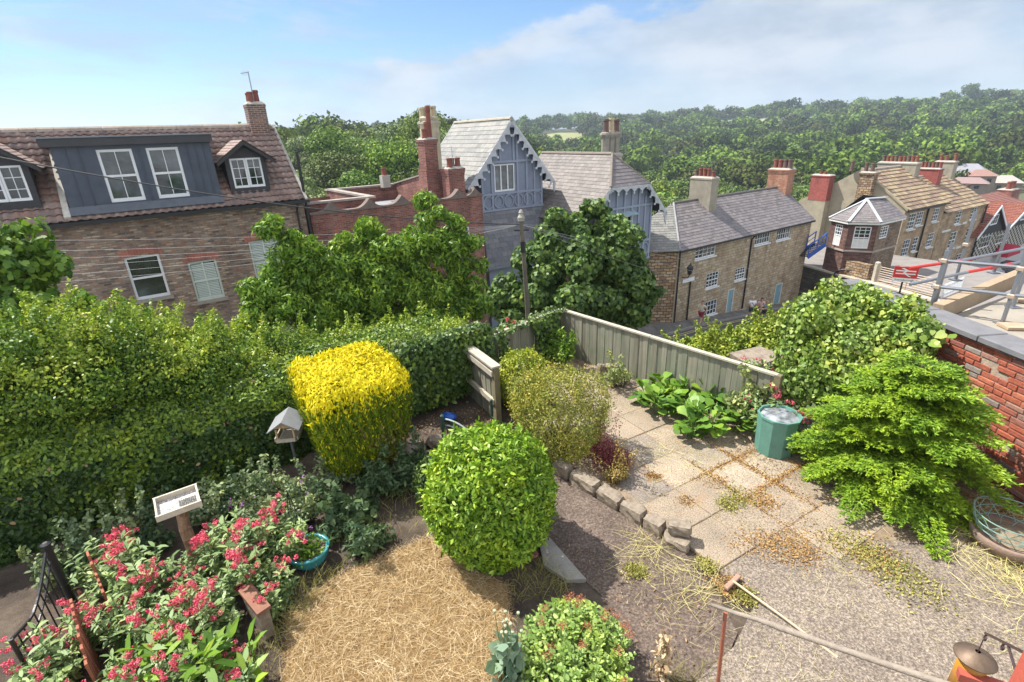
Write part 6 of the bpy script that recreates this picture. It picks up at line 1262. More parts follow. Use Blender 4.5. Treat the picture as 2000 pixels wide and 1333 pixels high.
# the visible face looks towards -x: local +y of the wall frame points away from the garden
for v in range(len(mb.v)): x_, y_, z_ = mb.v[v]; mb.v[v] = (x_, -y_+.11, z_)
mb.build('bricks', ob, wt)
m2 = MB(); m2.box(0, wl2, .024, .30, -.2, HW-.01); 
mo = m2.build('mortar', pbr('lime_mortar', (.36, .28, .21), .95, .35, 10, bump=.8), wt)
# orient so that the brick faces look at the garden
side_sign = 1 if (Vector((math.sin(WR), -math.cos(WR))).dot(Vector((-1, 0))) > 0) else -1
if side_sign < 0: 
    for o_ in list(wt.children): o_.scale = (1, 1, 1)
mb = MB(); x = 0; k = 0
while x < wl2-.1:
    L_ = [.95, .82, 1.02][k % 3]; mb.rbox((x+L_/2, .155, HW+.03), (L_-.02, .44, .085), Matrix.Rotation(rs.uniform(-.006, .006), 3, 'X'), .012); x += L_; k += 1
mb.build('coping_stone', pbr('dark_coping_stone', (.16, .16, .17), .8, .3, 5, bump=.5, bs=80), wt)
# neighbour's flat roof terrace behind the wall, with its kerb and boards
tz = 1.62
nb = [(6.42, 8.95), (6.9, 2.2), (14, 2.2), (14, 12.4), (9.9, 9.6), (6.35, 7.35+.6)]
mb = MB(); mb.prism([(6.46, 7.25, -8), (6.9, 2.2, -8), (18, 2.2, -8), (18, 14.0, -8), (9.75, 8.95, -8)], (0, 0, 8+tz)); nbb = mb.build('neighbour_terrace', pbr('terrace_concrete', (.29, .26, .215), .9, .25, 2.5, bump=.3)); tag(nbb, 'pale concrete flat roof behind the red brick wall with scaffolding on it', 'building')
mb = MB(); mb.bar((6.5, 7.33, tz+.12), (18.0, 14.15, tz+.12), .14, .26); tag(mb.build('roof_kerb', pbr('tan_render', (.33, .25, .165), .9, .3, 3)), 'low tan rendered upstand along the far edge of the concrete flat roof', 'parapet')
for i, (x0, y0, x1, y1) in enumerate(((7.15, 6.9, 12.2, 6.0), (7.2, 6.5, 12.2, 5.55), (8.4, 7.9, 13.0, 8.6))):
    mb = MB(); mb.bar((x0, y0, tz+.03), (x1, y1, tz+.02), .24, .04); tag(mb.build('scaffold_board', pbr('scaffold_board_wood', (.42, .31, .21), .85, .3, 6)), ['scaffold board lying on the flat roof, furthest from the wall of the three', 'scaffold board lying on the flat roof beside the first upright', 'scaffold board lying near the far kerb of the flat roof'][i], 'board')
# scaffolding
gal = pbr('galvanised_tube', (.27, .29, .32), .45, .15, 6, metal=.7); redt = pbr('red_tube', (.60, .04, .035), .4, .15, 5)
sc = empty('scaffolding', (6.9, 7.7, tz), 0, 'grey and red scaffold guard rails standing on the flat roof behind the brick wall', 'scaffolding'); so = Vector((6.9, 7.7, tz))
def tubep(nm, p, q, m, r=.026): mb = MB(); mb.tube([Vector(p)-so, Vector(q)-so], r, 8); return mb.build(nm, m, sc)
u1 = AT(1815, 612, 10.1); u1t = AT(1842, 490, 10.1); v2_ = AT(1957, 632, 10.15); v2t = AT(2003, 455, 10.15)
def up(px, py, r, top): p = AT(px, py, r); p.z = tz; return p, Vector((p.x, p.y, top))
A1, A1t = up(1815, 612, 10.15, 2.62); A2, A2t = up(1822, 606, 10.6, 2.66); B1, B1t = up(1957, 632, 10.15, 3.0); B2, B2t = up(1978, 600, 11.2, 2.9); D1, D1t = up(1862, 560, 12.6, 2.9); D2, D2t = up(1935, 550, 13.6, 2.6)
for p, q in ((A1, A1t), (A2, A2t), (B1, B1t), (B2, B2t), (D1, D1t), (D2, D2t)): tubep('upright', p, q, gal); mb = MB(); mb.rbox(p-so+Vector((0, 0, .01)), (.15, .15, .02)); mb.build('base_plate', gal, sc)
def lift(p, z): return Vector((p.x, p.y, z))
def ext_(p, q, a, b): return p+(p-q)*a, q+(q-p)*b
for z in (2.46, 2.05): p, q = ext_(lift(A1, z), lift(B1, z+.02), .08, .5); tubep('guard_rail', p, q, gal)
p, q = AT(1777, 524, 10.6), AT(1900, 506, 11.2); tubep('red_guard_rail', p, q, redt); tubep('guard_rail', AT(1878, 509, 11.08), AT(2040, 478, 11.9), gal, .027)
p, q = AT(1777, 556, 10.4), AT(1890, 532, 11.0); tubep('guard_rail', p, q, gal); tubep('red_guard_rail', AT(1884, 533, 10.98), AT(1975, 516, 11.5), redt, .027); tubep('guard_rail', AT(1970, 517, 11.5), AT(2050, 500, 11.9), gal)
for p, z in ((A1, 2.46), (A1, 2.05), (B1, 2.46), (B1, 2.05), (B2, 2.5), (D1, 2.3)):
    mb = MB(); mb.rbox(lift(p, z)-so, (.085, .085, .07), Matrix.Rotation(.5, 3, 'Z'), .012); mb.build('coupler', MATS['rusty_galvanised'], sc)
tubep('ladder_stile', lift(B2, 1.7)+Vector((.5, .3, 0)), lift(B2, 3.2)+Vector((.9, .6, 0)), MATS['rusty_galvanised'], .022); tubep('ladder_stile', lift(B2, 1.7)+Vector((.8, .1, 0)), lift(B2, 3.2)+Vector((1.2, .4, 0)), MATS['rusty_galvanised'], .022)
for k in range(6): f = .1+k*.16; a = lift(B2, 1.7+1.5*f)+Vector((.5+.4*f, .3+.3*f, 0)); tubep('ladder_rung', a, a+Vector((.3, -.2, 0)), MATS['rusty_galvanised'], .014)
# ivy mound over the end of the wall
rng = np.random.default_rng(61); ivyB = leafm('variegated_ivy_leaf', (.08, .15, .02), (.19, .29, .045), (.42, .48, .16), .3, .42, .35)
sp = [(1585, 640, 8.9, .42), (1640, 610, 9.2, .42), (1700, 615, 9.1, .42), (1760, 640, 8.9, .36), (1570, 700, 8.6, .42), (1640, 690, 8.6, .5), (1710, 690, 8.5, .45), (1775, 675, 8.5, .3), (1560, 750, 8.3, .36), (1620, 740, 8.2, .4), (1810, 655, 8.7, .2), (1560, 620, 9.0, .30), (1600, 600, 9.2, .3), (1690, 740, 8.1, .36)]
C2 = np.array([AT(a, b, r)[:] for a, b, r, _ in sp]); r2 = np.array([q[3] for q in sp]); C3, r3_ = [], []
for c, q in zip(C2, r2):
    for k in range(8): d_ = sph(1, rng)[0]; C3.append(c+d_*q*rng.uniform(.45, .95)); r3_.append(q*rng.uniform(.28, .5))
C0 = C2; C2 = np.concatenate([C2, np.array(C3)]); r2 = np.concatenate([r2*.92, np.array(r3_)]); P, Nn = lobe_leaves(C2, r2, 36000, rng, .95, .3, .25); b_ = AT(1650, 700, 9.0); b_.z = 0
it = empty('ivy_mound', b_, 0, 'great mound of pale green variegated ivy smothering the end of the brick wall', 'ivy'); leaf_obj('foliage', P-np.array(b_), Nn, .060, ivyB, 'heart', it, jit=.65, droop=.5, rng=rng)
stems(it, (0, 0, 0), [tuple(Vector(c)-b_) for c in C0[:10]], .03)
mb = MB(); pts = [AT(1800, 662, 8.0), AT(1830, 668, 7.6), AT(1848, 655, 7.4)]; 
P3 = np.array([AT(a, b, r)[:] for a, b, r in ((1800, 655, 7.9), (1815, 668, 7.7), (1835, 672, 7.5), (1848, 650, 7.5), (1838, 655, 7.5), (1822, 645, 7.8), (1790, 645, 8.1), (1775, 655, 8.1), (1856, 662, 7.4))]); leaf_obj('trailing_shoot', P3-np.array(b_), np.tile([-.8, -.5, .4], (len(P3), 1)), .10, ivyB, 'heart', it, jit=.3)
# spruce: layered boughs of flat sprays
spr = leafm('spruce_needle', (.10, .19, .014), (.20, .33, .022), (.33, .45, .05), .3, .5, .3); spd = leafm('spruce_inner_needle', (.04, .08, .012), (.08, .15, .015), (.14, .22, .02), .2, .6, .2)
rng = np.random.default_rng(63); sb0 = Vector((4.92, 5.52, 0)); stt = empty('spruce', sb0, 0, 'low spreading bright green spruce growing against the brick wall', 'conifer')
VV, FF, MI = [], [], []; base = 0; NP_, NN_, ND_, MM = [], [], [], []
for b in range(190):
    h = rng.uniform(.05, 1.72); f = h/1.8; R_ = (1.30*(1-f)**.62+.10)*rng.uniform(.62, 1.1)*(.8 if h < .25 else 1); a = b*2.399+rng.uniform(-.2, .2); d = np.array([math.cos(a), math.sin(a), 0]); 
    if sb0.x+d[0]*R_ > 6.05: R_ = max(.3, (6.05-sb0.x)/max(d[0], .2))
    upk = rng.uniform(.12, .42)+.35*f; n = int(34*R_)+8; roll_ = rng.uniform(-.35, .35)
    for i in range(n):
        t_ = (i+.5)/n; c = np.array([0, 0, h])+d*R_*t_+np.array([0, 0, upk*R_*t_-.42*R_*t_*t_]); wdt = .26*(1-t_)**.6*min(1, t_*4+.3)+.03
        for s_ in (-1, 1):
            sd = np.array([-d[1]*s_, d[0]*s_, 0]); k = 4
            for j in range(k):
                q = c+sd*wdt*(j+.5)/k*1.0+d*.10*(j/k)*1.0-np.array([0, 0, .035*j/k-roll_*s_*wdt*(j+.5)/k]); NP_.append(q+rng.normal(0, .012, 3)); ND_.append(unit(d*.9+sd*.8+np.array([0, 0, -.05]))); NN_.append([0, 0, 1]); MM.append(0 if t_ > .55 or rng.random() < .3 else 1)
NP_ = np.array(NP_); ND_ = np.array(ND_); NN_ = np.array(NN_, float); MM = np.array(MM)
# each twig carries short needles both sides: three blades per node
Pn = np.concatenate([NP_]*4); Dn = np.concatenate([ND_, ND_+np.cross(ND_, [0, 0, 1.])*.9, ND_-np.cross(ND_, [0, 0, 1.])*.9, ND_+np.array([0, 0, .6])]); Mn = np.concatenate([MM]*4)
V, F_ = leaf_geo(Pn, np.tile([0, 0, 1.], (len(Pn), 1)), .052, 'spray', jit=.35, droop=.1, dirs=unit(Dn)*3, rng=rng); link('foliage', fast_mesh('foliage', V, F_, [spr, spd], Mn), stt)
mb = MB(); mb.tube([(0, 0, -.05), (.02, .02, .9), (0, 0, 1.75)], [.06, .045, .012], 8)
for b in range(60): h = rng.uniform(.1, 1.6); a = b*2.399; R_ = 1.0*(1-h/1.9); mb.tube([(0, 0, h), (math.cos(a)*R_*.5, math.sin(a)*R_*.5, h+.1*R_), (math.cos(a)*R_, math.sin(a)*R_, h-.1*R_)], [.016, .01, .004], 4)
mb.build('trunk', bark, stt)
# ------------------------------------------------------------------ bergenia, weeds, red stonecrop
def rosettes(name, loc, spots, size, mat, label, outline='paddle', per=30, cat='plant', seed=5, tilt=.75, hgt=.36, group=None):
    rng = np.random.default_rng(seed); t = empty(name, loc, 0, label, cat, group); P, Nn, Dd = [], [], []
    for x, y, z in spots:
        for k in range(per):
            a = rng.uniform(0, 6.28); el = rng.uniform(.15, 1.1); d = np.array([math.cos(a)*math.cos(el), math.sin(a)*math.cos(el), math.sin(el)]); P.append(np.array([x, y, z])+d*.06+np.array([0, 0, hgt*rng.uniform(.2, 1)])); Dd.append(d*3); Nn.append([-math.cos(a)*math.sin(el), -math.sin(a)*math.sin(el), math.cos(el)+.2])
    V, F_ = leaf_geo(np.array(P), unit(np.array(Nn)), size, outline, jit=.25, droop=.15, dirs=np.array(Dd), rng=rng); link('leaves', fast_mesh('leaves', V, F_, mat), t); st_ = MB()
    for p, q in zip(P[::3], spots*99): st_.tube([(p[0]*.9, p[1]*.9, 0), tuple(p)], .006, 4)
    st_.build('stalks', MATS['ivy_leaf'], t); return t
berg = leafm('bergenia_leaf', (.06, .14, .014), (.12, .24, .025), (.24, .37, .06), .25, .38, .4)
bc_ = G(1350, 835); bs_ = [(G(a, b).x-bc_.x+RNG.normal(0, .03), G(a, b).y-bc_.y+RNG.normal(0, .03), 0) for a, b in ((1262, 795), (1285, 780), (1300, 805), (1320, 775), (1340, 790), (1330, 820), (1355, 770), (1370, 800), (1385, 775), (1400, 810), (1365, 845), (1410, 835), (1425, 805), (1440, 845), (1390, 855), (1345, 860), (1275, 815), (1310, 790), (1415, 780))]
rosettes('bergenia', bc_, bs_,   .20, berg, 'clump of large glossy paddle shaped leaves in front of the long fence')
palev = leafm('pale_vine_leaf', (.14, .18, .05), (.26, .30, .09), (.42, .44, .18), .3, .5, .3)
vb_ = G(1470, 850); bush('pale_leaved_vine', (vb_.x, vb_.y+.1, .12), .36, .6, 900, .075, palev, 'sprawling pale yellow green vine between the glossy clump and the green compost bin', shoots=4, seed=71, K=8, outline='oval', cat='vine')
bush('weedy_growth', (G(1255, 770).x-.35, G(1255, 770).y+.25, .05), .3, .35, 500, .05, palev, 'thin weeds and dry stems at the foot of the long fence', shoots=4, seed=72, K=7)
fcn = G(1095, 715); bush('garden_plant', (fcn.x, fcn.y-.1, .05), .32, .55, 900, .09, MATS['cherry_leaf'], 'leafy green plant growing in the corner where the two fences meet', shoots=5, seed=73, K=8, outline='lance', cat='plant')
redsed = leafm('red_stonecrop_leaf', (.10, .025, .03), (.22, .05, .06), (.34, .12, .10), .2, .5, .3); rc_ = G(1180, 905)
bush('red_stonecrop', (rc_.x, rc_.y, .0), .36, .26, 5200, .022, redsed, 'patch of dark red leaved stonecrop spilling over the stone edging', shoots=10, seed=74, K=14, cat='plant')
bush('fading_stonecrop', (G(1205, 945).x, G(1205, 945).y, .02), .2, .22, 1400, .028, leafm('orange_green_leaf', (.15, .12, .03), (.30, .22, .06), (.42, .28, .10), .2, .5, .3), 'yellowing low plant on the stone edging below the red stonecrop', shoots=6, seed=75, K=8, cat='plant')
# ------------------------------------------------------------------ stones
stn = pbr('garden_stone', (.25, .205, .155), .92, .45, 9, bump=1.0, bs=18, c2=(.11, .085, .065))
def rock(name, loc, size, label, cat='rock', seed=0, rz=0, block=False, group=None, mat=None):
    rs = random.Random(seed); bm = bmesh.new(); bmesh.ops.create_cube(bm, size=1) if block else bmesh.ops.create_icosphere(bm, subdivisions=2, radius=.5)
    if block: bmesh.ops.subdivide_edges(bm, edges=bm.edges, cuts=3, use_grid_fill=True)
    for v in bm.verts:
        n = v.co.normalized(); v.co += n*rs.uniform(-.07, .05)*(1 if not block else 1.0)
        if block:
            q = sum(abs(c) > .45 for c in v.co)
            if q >= 2: v.co *= .93
            if q == 3: v.co *= .94
        v.co = Vector((v.co.x*size[0], v.co.y*size[1], v.co.z*size[2]))
    me = bpy.data.meshes.new(name); bm.to_mesh(me); bm.free(); me.materials.append(mat or stn); uv_by_plane(me); o = link(name, me, None, loc); o.rotation_euler = (rs.uniform(-.08, .08), rs.uniform(-.08, .08), rz); return tag(o, label, cat, group)
eg = [(1098, 915), (1128, 935), (1160, 962), (1195, 990), (1235, 1012), (1262, 1035), (1300, 1052)]
eb = [(1085, 905), (1118, 928), (1172, 972), (1205, 993), (1250, 1022), (1285, 1043)]
nm_ = ['furthest edging stone, half under the bronze leaved bush', 'long edging stone below the red stonecrop', 'edging stone below the yellowing plant', 'fourth edging stone, counted away from the bronze leaved bush', 'edging stone next to the last one, nearly square']
e0, e1 = G(1085, 918), G(1318, 1062); ed = (e1-e0); el_ = ed.length; er = math.atan2(ed.y, ed.x); xx = 0
for i, (L_, nmx) in enumerate(zip((.30, .48, .38, .34, .26), nm_)):
    p = e0+ed.normalized()*(xx+L_/2); rock('edging_stone', (p.x, p.y, .08), (L_-.02, .18, .22), 'rough sandstone block, '+nmx, 'stone', 80+i, er, True, 'stones edging the raised paving'); xx += L_+.01
p = e0+ed.normalized()*(xx+.16); rock('edging_stone', (p.x, p.y, .05), (.30, .20, .16), 'lower flat stone at the near end of the edging', 'stone', 90, er+.2, True, 'stones edging the raised paving'); rock('edging_stone', (p.x+.03, p.y+.05, .21), (.26, .17, .14), 'upper stone balanced on the last edging stone', 'stone', 91, er+.5, True, 'stones edging the raised paving')
for i, (px, py, s, l) in enumerate(((800, 893, .30, 'pale mossy boulder nearest to the golden conifer'), (850, 872, .30, 'brown boulder behind the other two in the rockery'), (842, 905, .30, 'pale boulder in front of the rockery by the green gate'), (878, 890, .20, 'small dark boulder at the foot of the green metal gate'))):
    q = G(px, py); rock('boulder', (q.x, q.y, s*.32), (s, s*.85, s*.8), l, 'rock', 100+i)
q = G(1172, 742); rock('stone_block', (q.x, q.y, .16), (.15, .13, .34), 'upright pale stone block left of the broken slab by the long fence', 'stone', 110, .4, True); q = G(1193, 742); rock('stone_block', (q.x+.02, q.y+.02, .15), (.26, .08, .34), 'broken pale slab leaning beside the long fence', 'stone', 111, -.5, True)
mb = MB(); tp_ = [G(a, b, .0) for a, b in ((1052, 1060), (1072, 1055), (1145, 1138), (1108, 1140), (1062, 1110))]; mb.prism([(p.x, p.y, -.02) for p in tp_], (0, 0, .07)); tag(mb.build('triangular_slab', pbr('grey_slab', (.30, .28, .25), .9, .3, 6, bump=.6)), 'pointed grey flagstone edging the path beside the rounded glossy bush', 'slab')
q = G(1042, 1100); mb = MB(); mb.lathe([(.001, .0), (.055, .0), (.058, .012), (.05, .02), (.001, .022)], (0, 0, .12), 18, cap=False); mb.tube([(0, 0, -.02), (0, 0, .12)], .006, 5); tag(mb.build('plant_marker', pbr('dusty_pink', (.26, .10, .09), .8), loc=(q.x, q.y, 0)), 'small round dusky pink disc on a stick at the foot of the glossy bush', 'marker')
# ------------------------------------------------------------------ bird feeders
wdg = pbr('grey_timber', (.36, .32, .25), .85, .3, 10, bump=.4); r_ = math.hypot(-3.03, 5.95)
fb = empty('bird_feeder_house', (-3.03, 5.95, 0), 0, 'wooden bird feeder house with grey pitched roof on a tall dark post', 'bird feeder')
top = AT(566, 852, r_); topz = top.z; tx = top.x+3.03; ty = top.y-5.95
mb = MB(); mb.tube([(0, 0, 0), (tx, ty, topz)], .019, 8); mb.build('post', pbr('dark_pole', (.10, .10, .11), .7), fb)
hs_ = empty('h', (0, 0, 0)); bpy.data.objects.remove(hs_)
M0 = Vector((tx, ty, topz)); HS = 1.18; ra = math.radians(98)
def rotp(x, y, z): x *= HS; y *= HS; z *= HS; return M0+Vector((x*math.cos(ra)-y*math.sin(ra), x*math.sin(ra)+y*math.cos(ra), z))
RM = Matrix.Rotation(ra, 3, 'Z'); mb = MB(); mb.rbox(rotp(0, 0, .01), (.30, .24, .02), RM)
for s in (-1, 1): mb.rbox(rotp(0, s*.12, .035), (.30, .014, .05), RM); mb.rbox(rotp(s*.15, 0, .035), (.014, .24, .05), RM)
mb.build('tray', wdg, fb); mb = MB()
for s in (-1, 1):
    for q in (-1, 1): mb.rbox(rotp(s*.125, q*.09, .10), (.022, .022, .17), RM)
for s in (-1, 1): mb.prism([rotp(s*.13, -.12, .18), rotp(s*.13, .12, .18), rotp(s*.13, 0, .26)], RM @ Vector((-s*.014, 0, 0)))
mb.build('frame', pbr('tan_timber', (.40, .27, .15), .8, .3, 10), fb); mb = MB()
for s in (-1, 1): mb.prism([rotp(-.18, 0, .27), rotp(.18, 0, .27), rotp(.18, s*.17, .155), rotp(-.18, s*.17, .155)], (0, 0, .014))
mb.build('roof', pbr('grey_felt', (.20, .21, .22), .85, .2, 6), fb)
bt0 = G(383, 1098); rr_ = math.hypot(bt0.x, bt0.y); bt = empty('bird_table', bt0, 0, 'square wooden bird tray with pale rim on a rough tree trunk post', 'bird table'); tt = AT(350, 990, rr_); off = Vector((tt.x-bt0.x, tt.y-bt0.y, tt.z))
t = NT('peeling_bark'); t.col(t.ramp(t.noise(9, 8, .7, dist=.8), [(.3, (.14, .07, .04)), (.5, (.34, .20, .12)), (.72, (.52, .38, .26))])); t.rough(.9); t.bump(t.noise(14, 7, .7), 1., .03)
mb = MB(); mb.tube([(0, 0, -.05), off*.3+Vector((.01, 0, 0)), off*.6+Vector((-.012, .005, 0)), off*.85, off], [.075, .066, .062, .055, .06], 12); mb.tube([off*.62, off*.62+Vector((.07, -.02, .03))], [.02, .012], 6); mb.build('post', t.m, bt)
RM = Matrix.Rotation(.62, 3, 'Z') @ Matrix.Rotation(.10, 3, 'X'); cc0 = off+Vector((0, 0, .03)); mb = MB(); hx, hy = .20, .16
for s in (-1, 1): mb.rbox(cc0+RM @ Vector((0, s*hy, .035)), (2*hx+.03, .018, .075), RM); mb.rbox(cc0+RM @ Vector((s*hx, 0, .035)), (.018, 2*hy-.02, .075), RM)
mb.build('rim', pbr('pale_timber', (.52, .46, .36), .8, .25, 9), bt); mb = MB(); mb.rbox(cc0, (2*hx, 2*hy, .016), RM)
t = NT('droppings'); t.col(t.ramp(t.noise(60, 5, .7), [(.42, (.20, .18, .16)), (.55, (.55, .53, .5)), (.7, (.8, .79, .77))])); t.rough(.9); mb.build('tray_floor', t.m, bt)
mb = MB()
for i in range(9): mb.rbox(cc0+RM @ Vector((.02+.018*i, -.03, .014)), (.004, .16, .004), RM)
for i in range(7): mb.rbox(cc0+RM @ Vector((.09, -.10+.022*i, .015)), (.17, .004, .004), RM)
mb.build('wire_mesh', blackp, bt)
# ------------------------------------------------------------------ pots, bin, basket
q = G(608, 1100); tp = empty('teal_bowl', (q.x, q.y, 0), 0, 'turquoise glazed bowl planter with small purple flowers on the dry soil', 'plant pot')
mb = MB(); mb.lathe([(.11, 0), (.17, .05), (.215, .13), (.225, .19), (.235, .21), (.235, .225), (.20, .225), (.195, .17)], seg=36, cap=False); b_ = mb.build('bowl', pbr('teal_glaze', (.05, .26, .28), .22, .35, 9, bump=.1), tp, smooth=True)
mb = MB(); mb.lathe([(.001, .17), (.197, .175)], seg=24, cap=False); mb.build('compost', MATS['garden_earth'] if 'garden_earth' in MATS else bark, tp, fix=False)
rng = np.random.default_rng(5); n = 260; P = np.column_stack([rng.normal(0, .09, (n, 2)), rng.uniform(.18, .30, n)]); leaf_obj('leaves', P, np.tile([0, 0, 1.], (n, 1)), .06, MATS['cherry_leaf'], 'lance', tp, jit=.8, droop=-.3)
pur_ = leafm('purple_petal', (.28, .08, .35), (.45, .16, .52), (.62, .32, .66), .3, .6, .2); n = 500; c_ = rng.normal(0, .03, (n, 2))+np.array([-.10, .08]); P = np.column_stack([c_, .30+rng.normal(0, .025, n)]); leaf_obj('flowers', P, np.tile([0, 0, 1.], (n, 1)), .018, pur_, 'oval', tp, jit=.8)
q = G(1519, 893); q = q+Vector((.0, .14, 0)); cb = empty('compost_bin', q, .2, 'faceted pale green plastic compost bin with clear wrinkled lid beside the spruce', 'compost bin'); gp2 = pbr('green_plastic', (.11, .26, .21), .5, .2, 5)
mb = MB(); mb.lathe([(.25, 0), (.26, .02), (.285, .6), (.295, .61), (.295, .64), (.27, .64), (.26, .58)], seg=10, cap=False); mb.build('body', gp2, cb)
for k in range(3): mb = MB(); mb.lathe([(.001, 0), (.018, .001)], seg=8, cap=False); h_ = mb.build('vent_hole', blackp, cb); a = -1.2-.25*k; h_.location = (.278*math.cos(a), .278*math.sin(a), .42-.1*k); h_.rotation_euler = (math.pi/2, 0, a+math.pi/2)
rng = np.random.default_rng(8); mb = MB(); vs = []; 
for i in range(7):
    for k in range(20): rr = .26*i/6; a = k*math.pi/10; vs.append((rr*math.cos(a), rr*math.sin(a), .60+.05*(1-(i/6)**2)+(rng.uniform(-.018, .018) if i < 6 else 0)))
mb.add(vs, [(i*20+k, i*20+(k+1) % 20, (i+1)*20+(k+1) % 20, (i+1)*20+k) for i in range(6) for k in range(20)])
t = NT('wrinkled_film'); t.col(t.ramp(t.noise(5, 4), [(.4, (.05, .06, .07)), (.6, (.30, .32, .34))])); t.rough(.12); t.b.inputs['Specular IOR Level'].default_value = .9; mb.build('lid', t.m, cb, smooth=True)
q = Vector((5.42, 4.35, 0)); wbk = empty('hanging_basket', q, 0, 'round stone bowl with a wire hanging basket set on it by the brick wall', 'planter')
mb = MB(); mb.lathe([(.16, 0), (.27, .05), (.34, .14), (.36, .22), (.34, .24), (.31, .20), (.05, .17)], seg=28, cap=False); mb.build('bowl', pbr('brown_stone_bowl', (.24, .17, .13), .9, .4, 6, bump=.7), wbk, smooth=True)
mb = MB(); wr = lambda a, z, r: (r*math.cos(a)-.04, r*math.sin(a)+.02, z)
for z, r in ((.46, .33), (.36, .31), (.27, .27)): mb.tube([wr(2*math.pi*i/28, z, r) for i in range(29)], .006, 5)
for i in range(12):
    a = i*math.pi/6; mb.tube([wr(a, .46, .33), wr(a+.25, .36, .31), wr(a+.5, .25, .25), wr(a+.7, .19, .12)], .004, 4); mb.tube([wr(a, .46, .33), wr(a-.25, .36, .31), wr(a-.5, .25, .25)], .004, 4)
mb.build('wire_basket', pbr('green_wire', (.20, .32, .28), .5), wbk); mb = MB(); mb.lathe([(.001, .25), (.1, .24), (.24, .2)], seg=16, cap=False); mb.build('dry_moss_lining', pbr('moss_lining', (.22, .18, .12), .95, .5, 15, bump=1), wbk, smooth=True)
# planter box with a brown plank edge
q = G(512, 1235); pb_ = empty('stone_planter', (q.x-.02, q.y+.06, 0), -.75, 'rough stone trough side with a brown wooden plank on its top edge', 'planter'); mb = MB(); mb.prism([(-.17, -.05, 0), (.17, -.05, 0), (.21, -.05, .36), (-.21, -.05, .33)], (0, .1, 0)); mb.build('stone_side', stn, pb_); mb = MB(); mb.rbox((0, .0, .375), (.46, .13, .035), Matrix.Rotation(-.07, 3, 'Y')); mb.build('plank', pbr('red_brown_wood', (.22, .10, .06), .8, .35, 8), pb_)
# rusty red slatted edging
rust = pbr('rust_red_wood', (.33, .11, .06), .85, .35, 12, bump=.5)
def slat_run(p0, p1, h, lean, label):
    p0, p1 = Vector(p0), Vector(p1); d = p1-p0; n = max(3, int(d.length/.075)); t = empty('slatted_edging', p0, 0, label, 'edging', 'red wooden edging strips'); u = d.normalized(); s = Vector((u.y, -u.x, 0)); M = Matrix.Rotation(math.atan2(u.y, u.x), 3, 'Z'); rs = random.Random(n)
    for i in range(n): mb = MB(); hh = h*(1-.25*i/n)*rs.uniform(.9, 1.1); mb.rbox(d*(i/n)+Vector((0, 0, hh/2)), (.055, .022, hh), M @ Matrix.Rotation(rs.uniform(-.12, .12)+lean, 3, 'Y'), .003); mb.build('slat', rust, t)
    mb = MB(); mb.bar(Vector((0, 0, h*.45)), d+Vector((0, 0, h*.3)), .02, .03); mb.build('rail', rust, t)
slat_run(G(212, 1172, 0), G(236, 1235, 0), .68, .05, 'red slatted wooden edging standing among the pink flowers by the black gate'); slat_run(G(186, 1270), G(210, 1385), .66, .08, 'red slatted wooden edging nearest the bottom left corner')
slat_run(G(175, 1200), G(190, 1215), .35, .1, 'short length of red slatted edging behind the pink flowers')
# black iron gate
ba = G(150, 1190); bb = G(75, 1345, 0); bgt = empty('iron_gate', ba, 0, 'black iron gate with curved sagging top rail at the bottom left', 'gate'); d = bb-ba; mb = MB(); mb.lathe([(.035, 0), (.035, .86), (.045, .87), (.045, .885), (.02, .90)], (0, 0, 0), 12); mb.build('post', blackp, bgt)
crv = lambda f: .80-.30*math.sin(math.pi*.5*min(1, f*1.3))+.12*max(0, f-.6)*2; mb = MB(); pts = [d*(.05+.95*i/12)+Vector((0, 0, crv(i/12)+.02)) for i in range(13)]; mb.tube(pts, .016, 6); mb.tube([p-Vector((0, 0, .12)) for p in pts], .011, 6); mb.tube([d*.05+Vector((0, 0, .1)), d+Vector((0, 0, .1))], .013, 6); mb.tube([d+Vector((0, 0, 0)), d+Vector((0, 0, crv(1)+.03))], .018, 6); mb.build('frame', pbr('iron_paint', (.02, .02, .022), .35, .2, 8), bgt); mb = MB()
for i in range(1, 10): f = i/10; mb.tube([d*f+Vector((0, 0, .1)), d*f+Vector((0, 0, crv((f-.05)/.95)))], .007, 5)
mb.build('bars', MATS['iron_paint'], bgt)
# green iron gate in the gap
ga = G(871, 892); gg_ = empty('green_gate', ga, 0, 'dark green iron gate with pale arched top rail standing open by the rockery', 'gate'); dd = G(940, 905)-ga; mb = MB(); mb.lathe([(.028, 0), (.028, .70), (.032, .71), (.01, .73)], seg=10); mb.build('post', pbr('green_iron', (.03, .07, .05), .5), gg_); mb = MB(); f_ = lambda f: .66-.30*f*f; pts = [dd*(.08+.92*i/10)+Vector((0, 0, f_(i/10))) for i in range(11)]; mb.tube(pts, .014, 6); mb.tube([p-Vector((0, 0, .10)) for p in pts], .010, 6); mb.build('top_rail', pbr('pale_green_paint2', (.35, .42, .38), .5), gg_); mb = MB()
for i in range(1, 9): f = i/9; mb.tube([dd*f+Vector((0, 0, .06)), dd*f+Vector((0, 0, f_((f-.08)/.92)))], .006, 5)
mb.tube([dd*.08+Vector((0, 0, .06)), dd+Vector((0, 0, .06))], .01, 5); mb.build('bars', MATS['green_iron'], gg_); p2 = G(965, 835); mb = MB(); mb.lathe([(.024, 0), (.024, .55), (.01, .56)], seg=10); tag(mb.build('green_post', MATS['green_iron'], loc=(p2.x-.02, p2.y-.06, 0)), 'dark green round post just in front of the wooden fence panel', 'post')
q = G(878, 822); rock('plastic_bag', (q.x, q.y, .08), (.26, .18, .16), 'crumpled bright blue plastic bag behind the green gate', 'bag', 130, mat=pbr('blue_plastic', (.01, .10, .50), .35, .3, 12, bump=.8, bs=25))
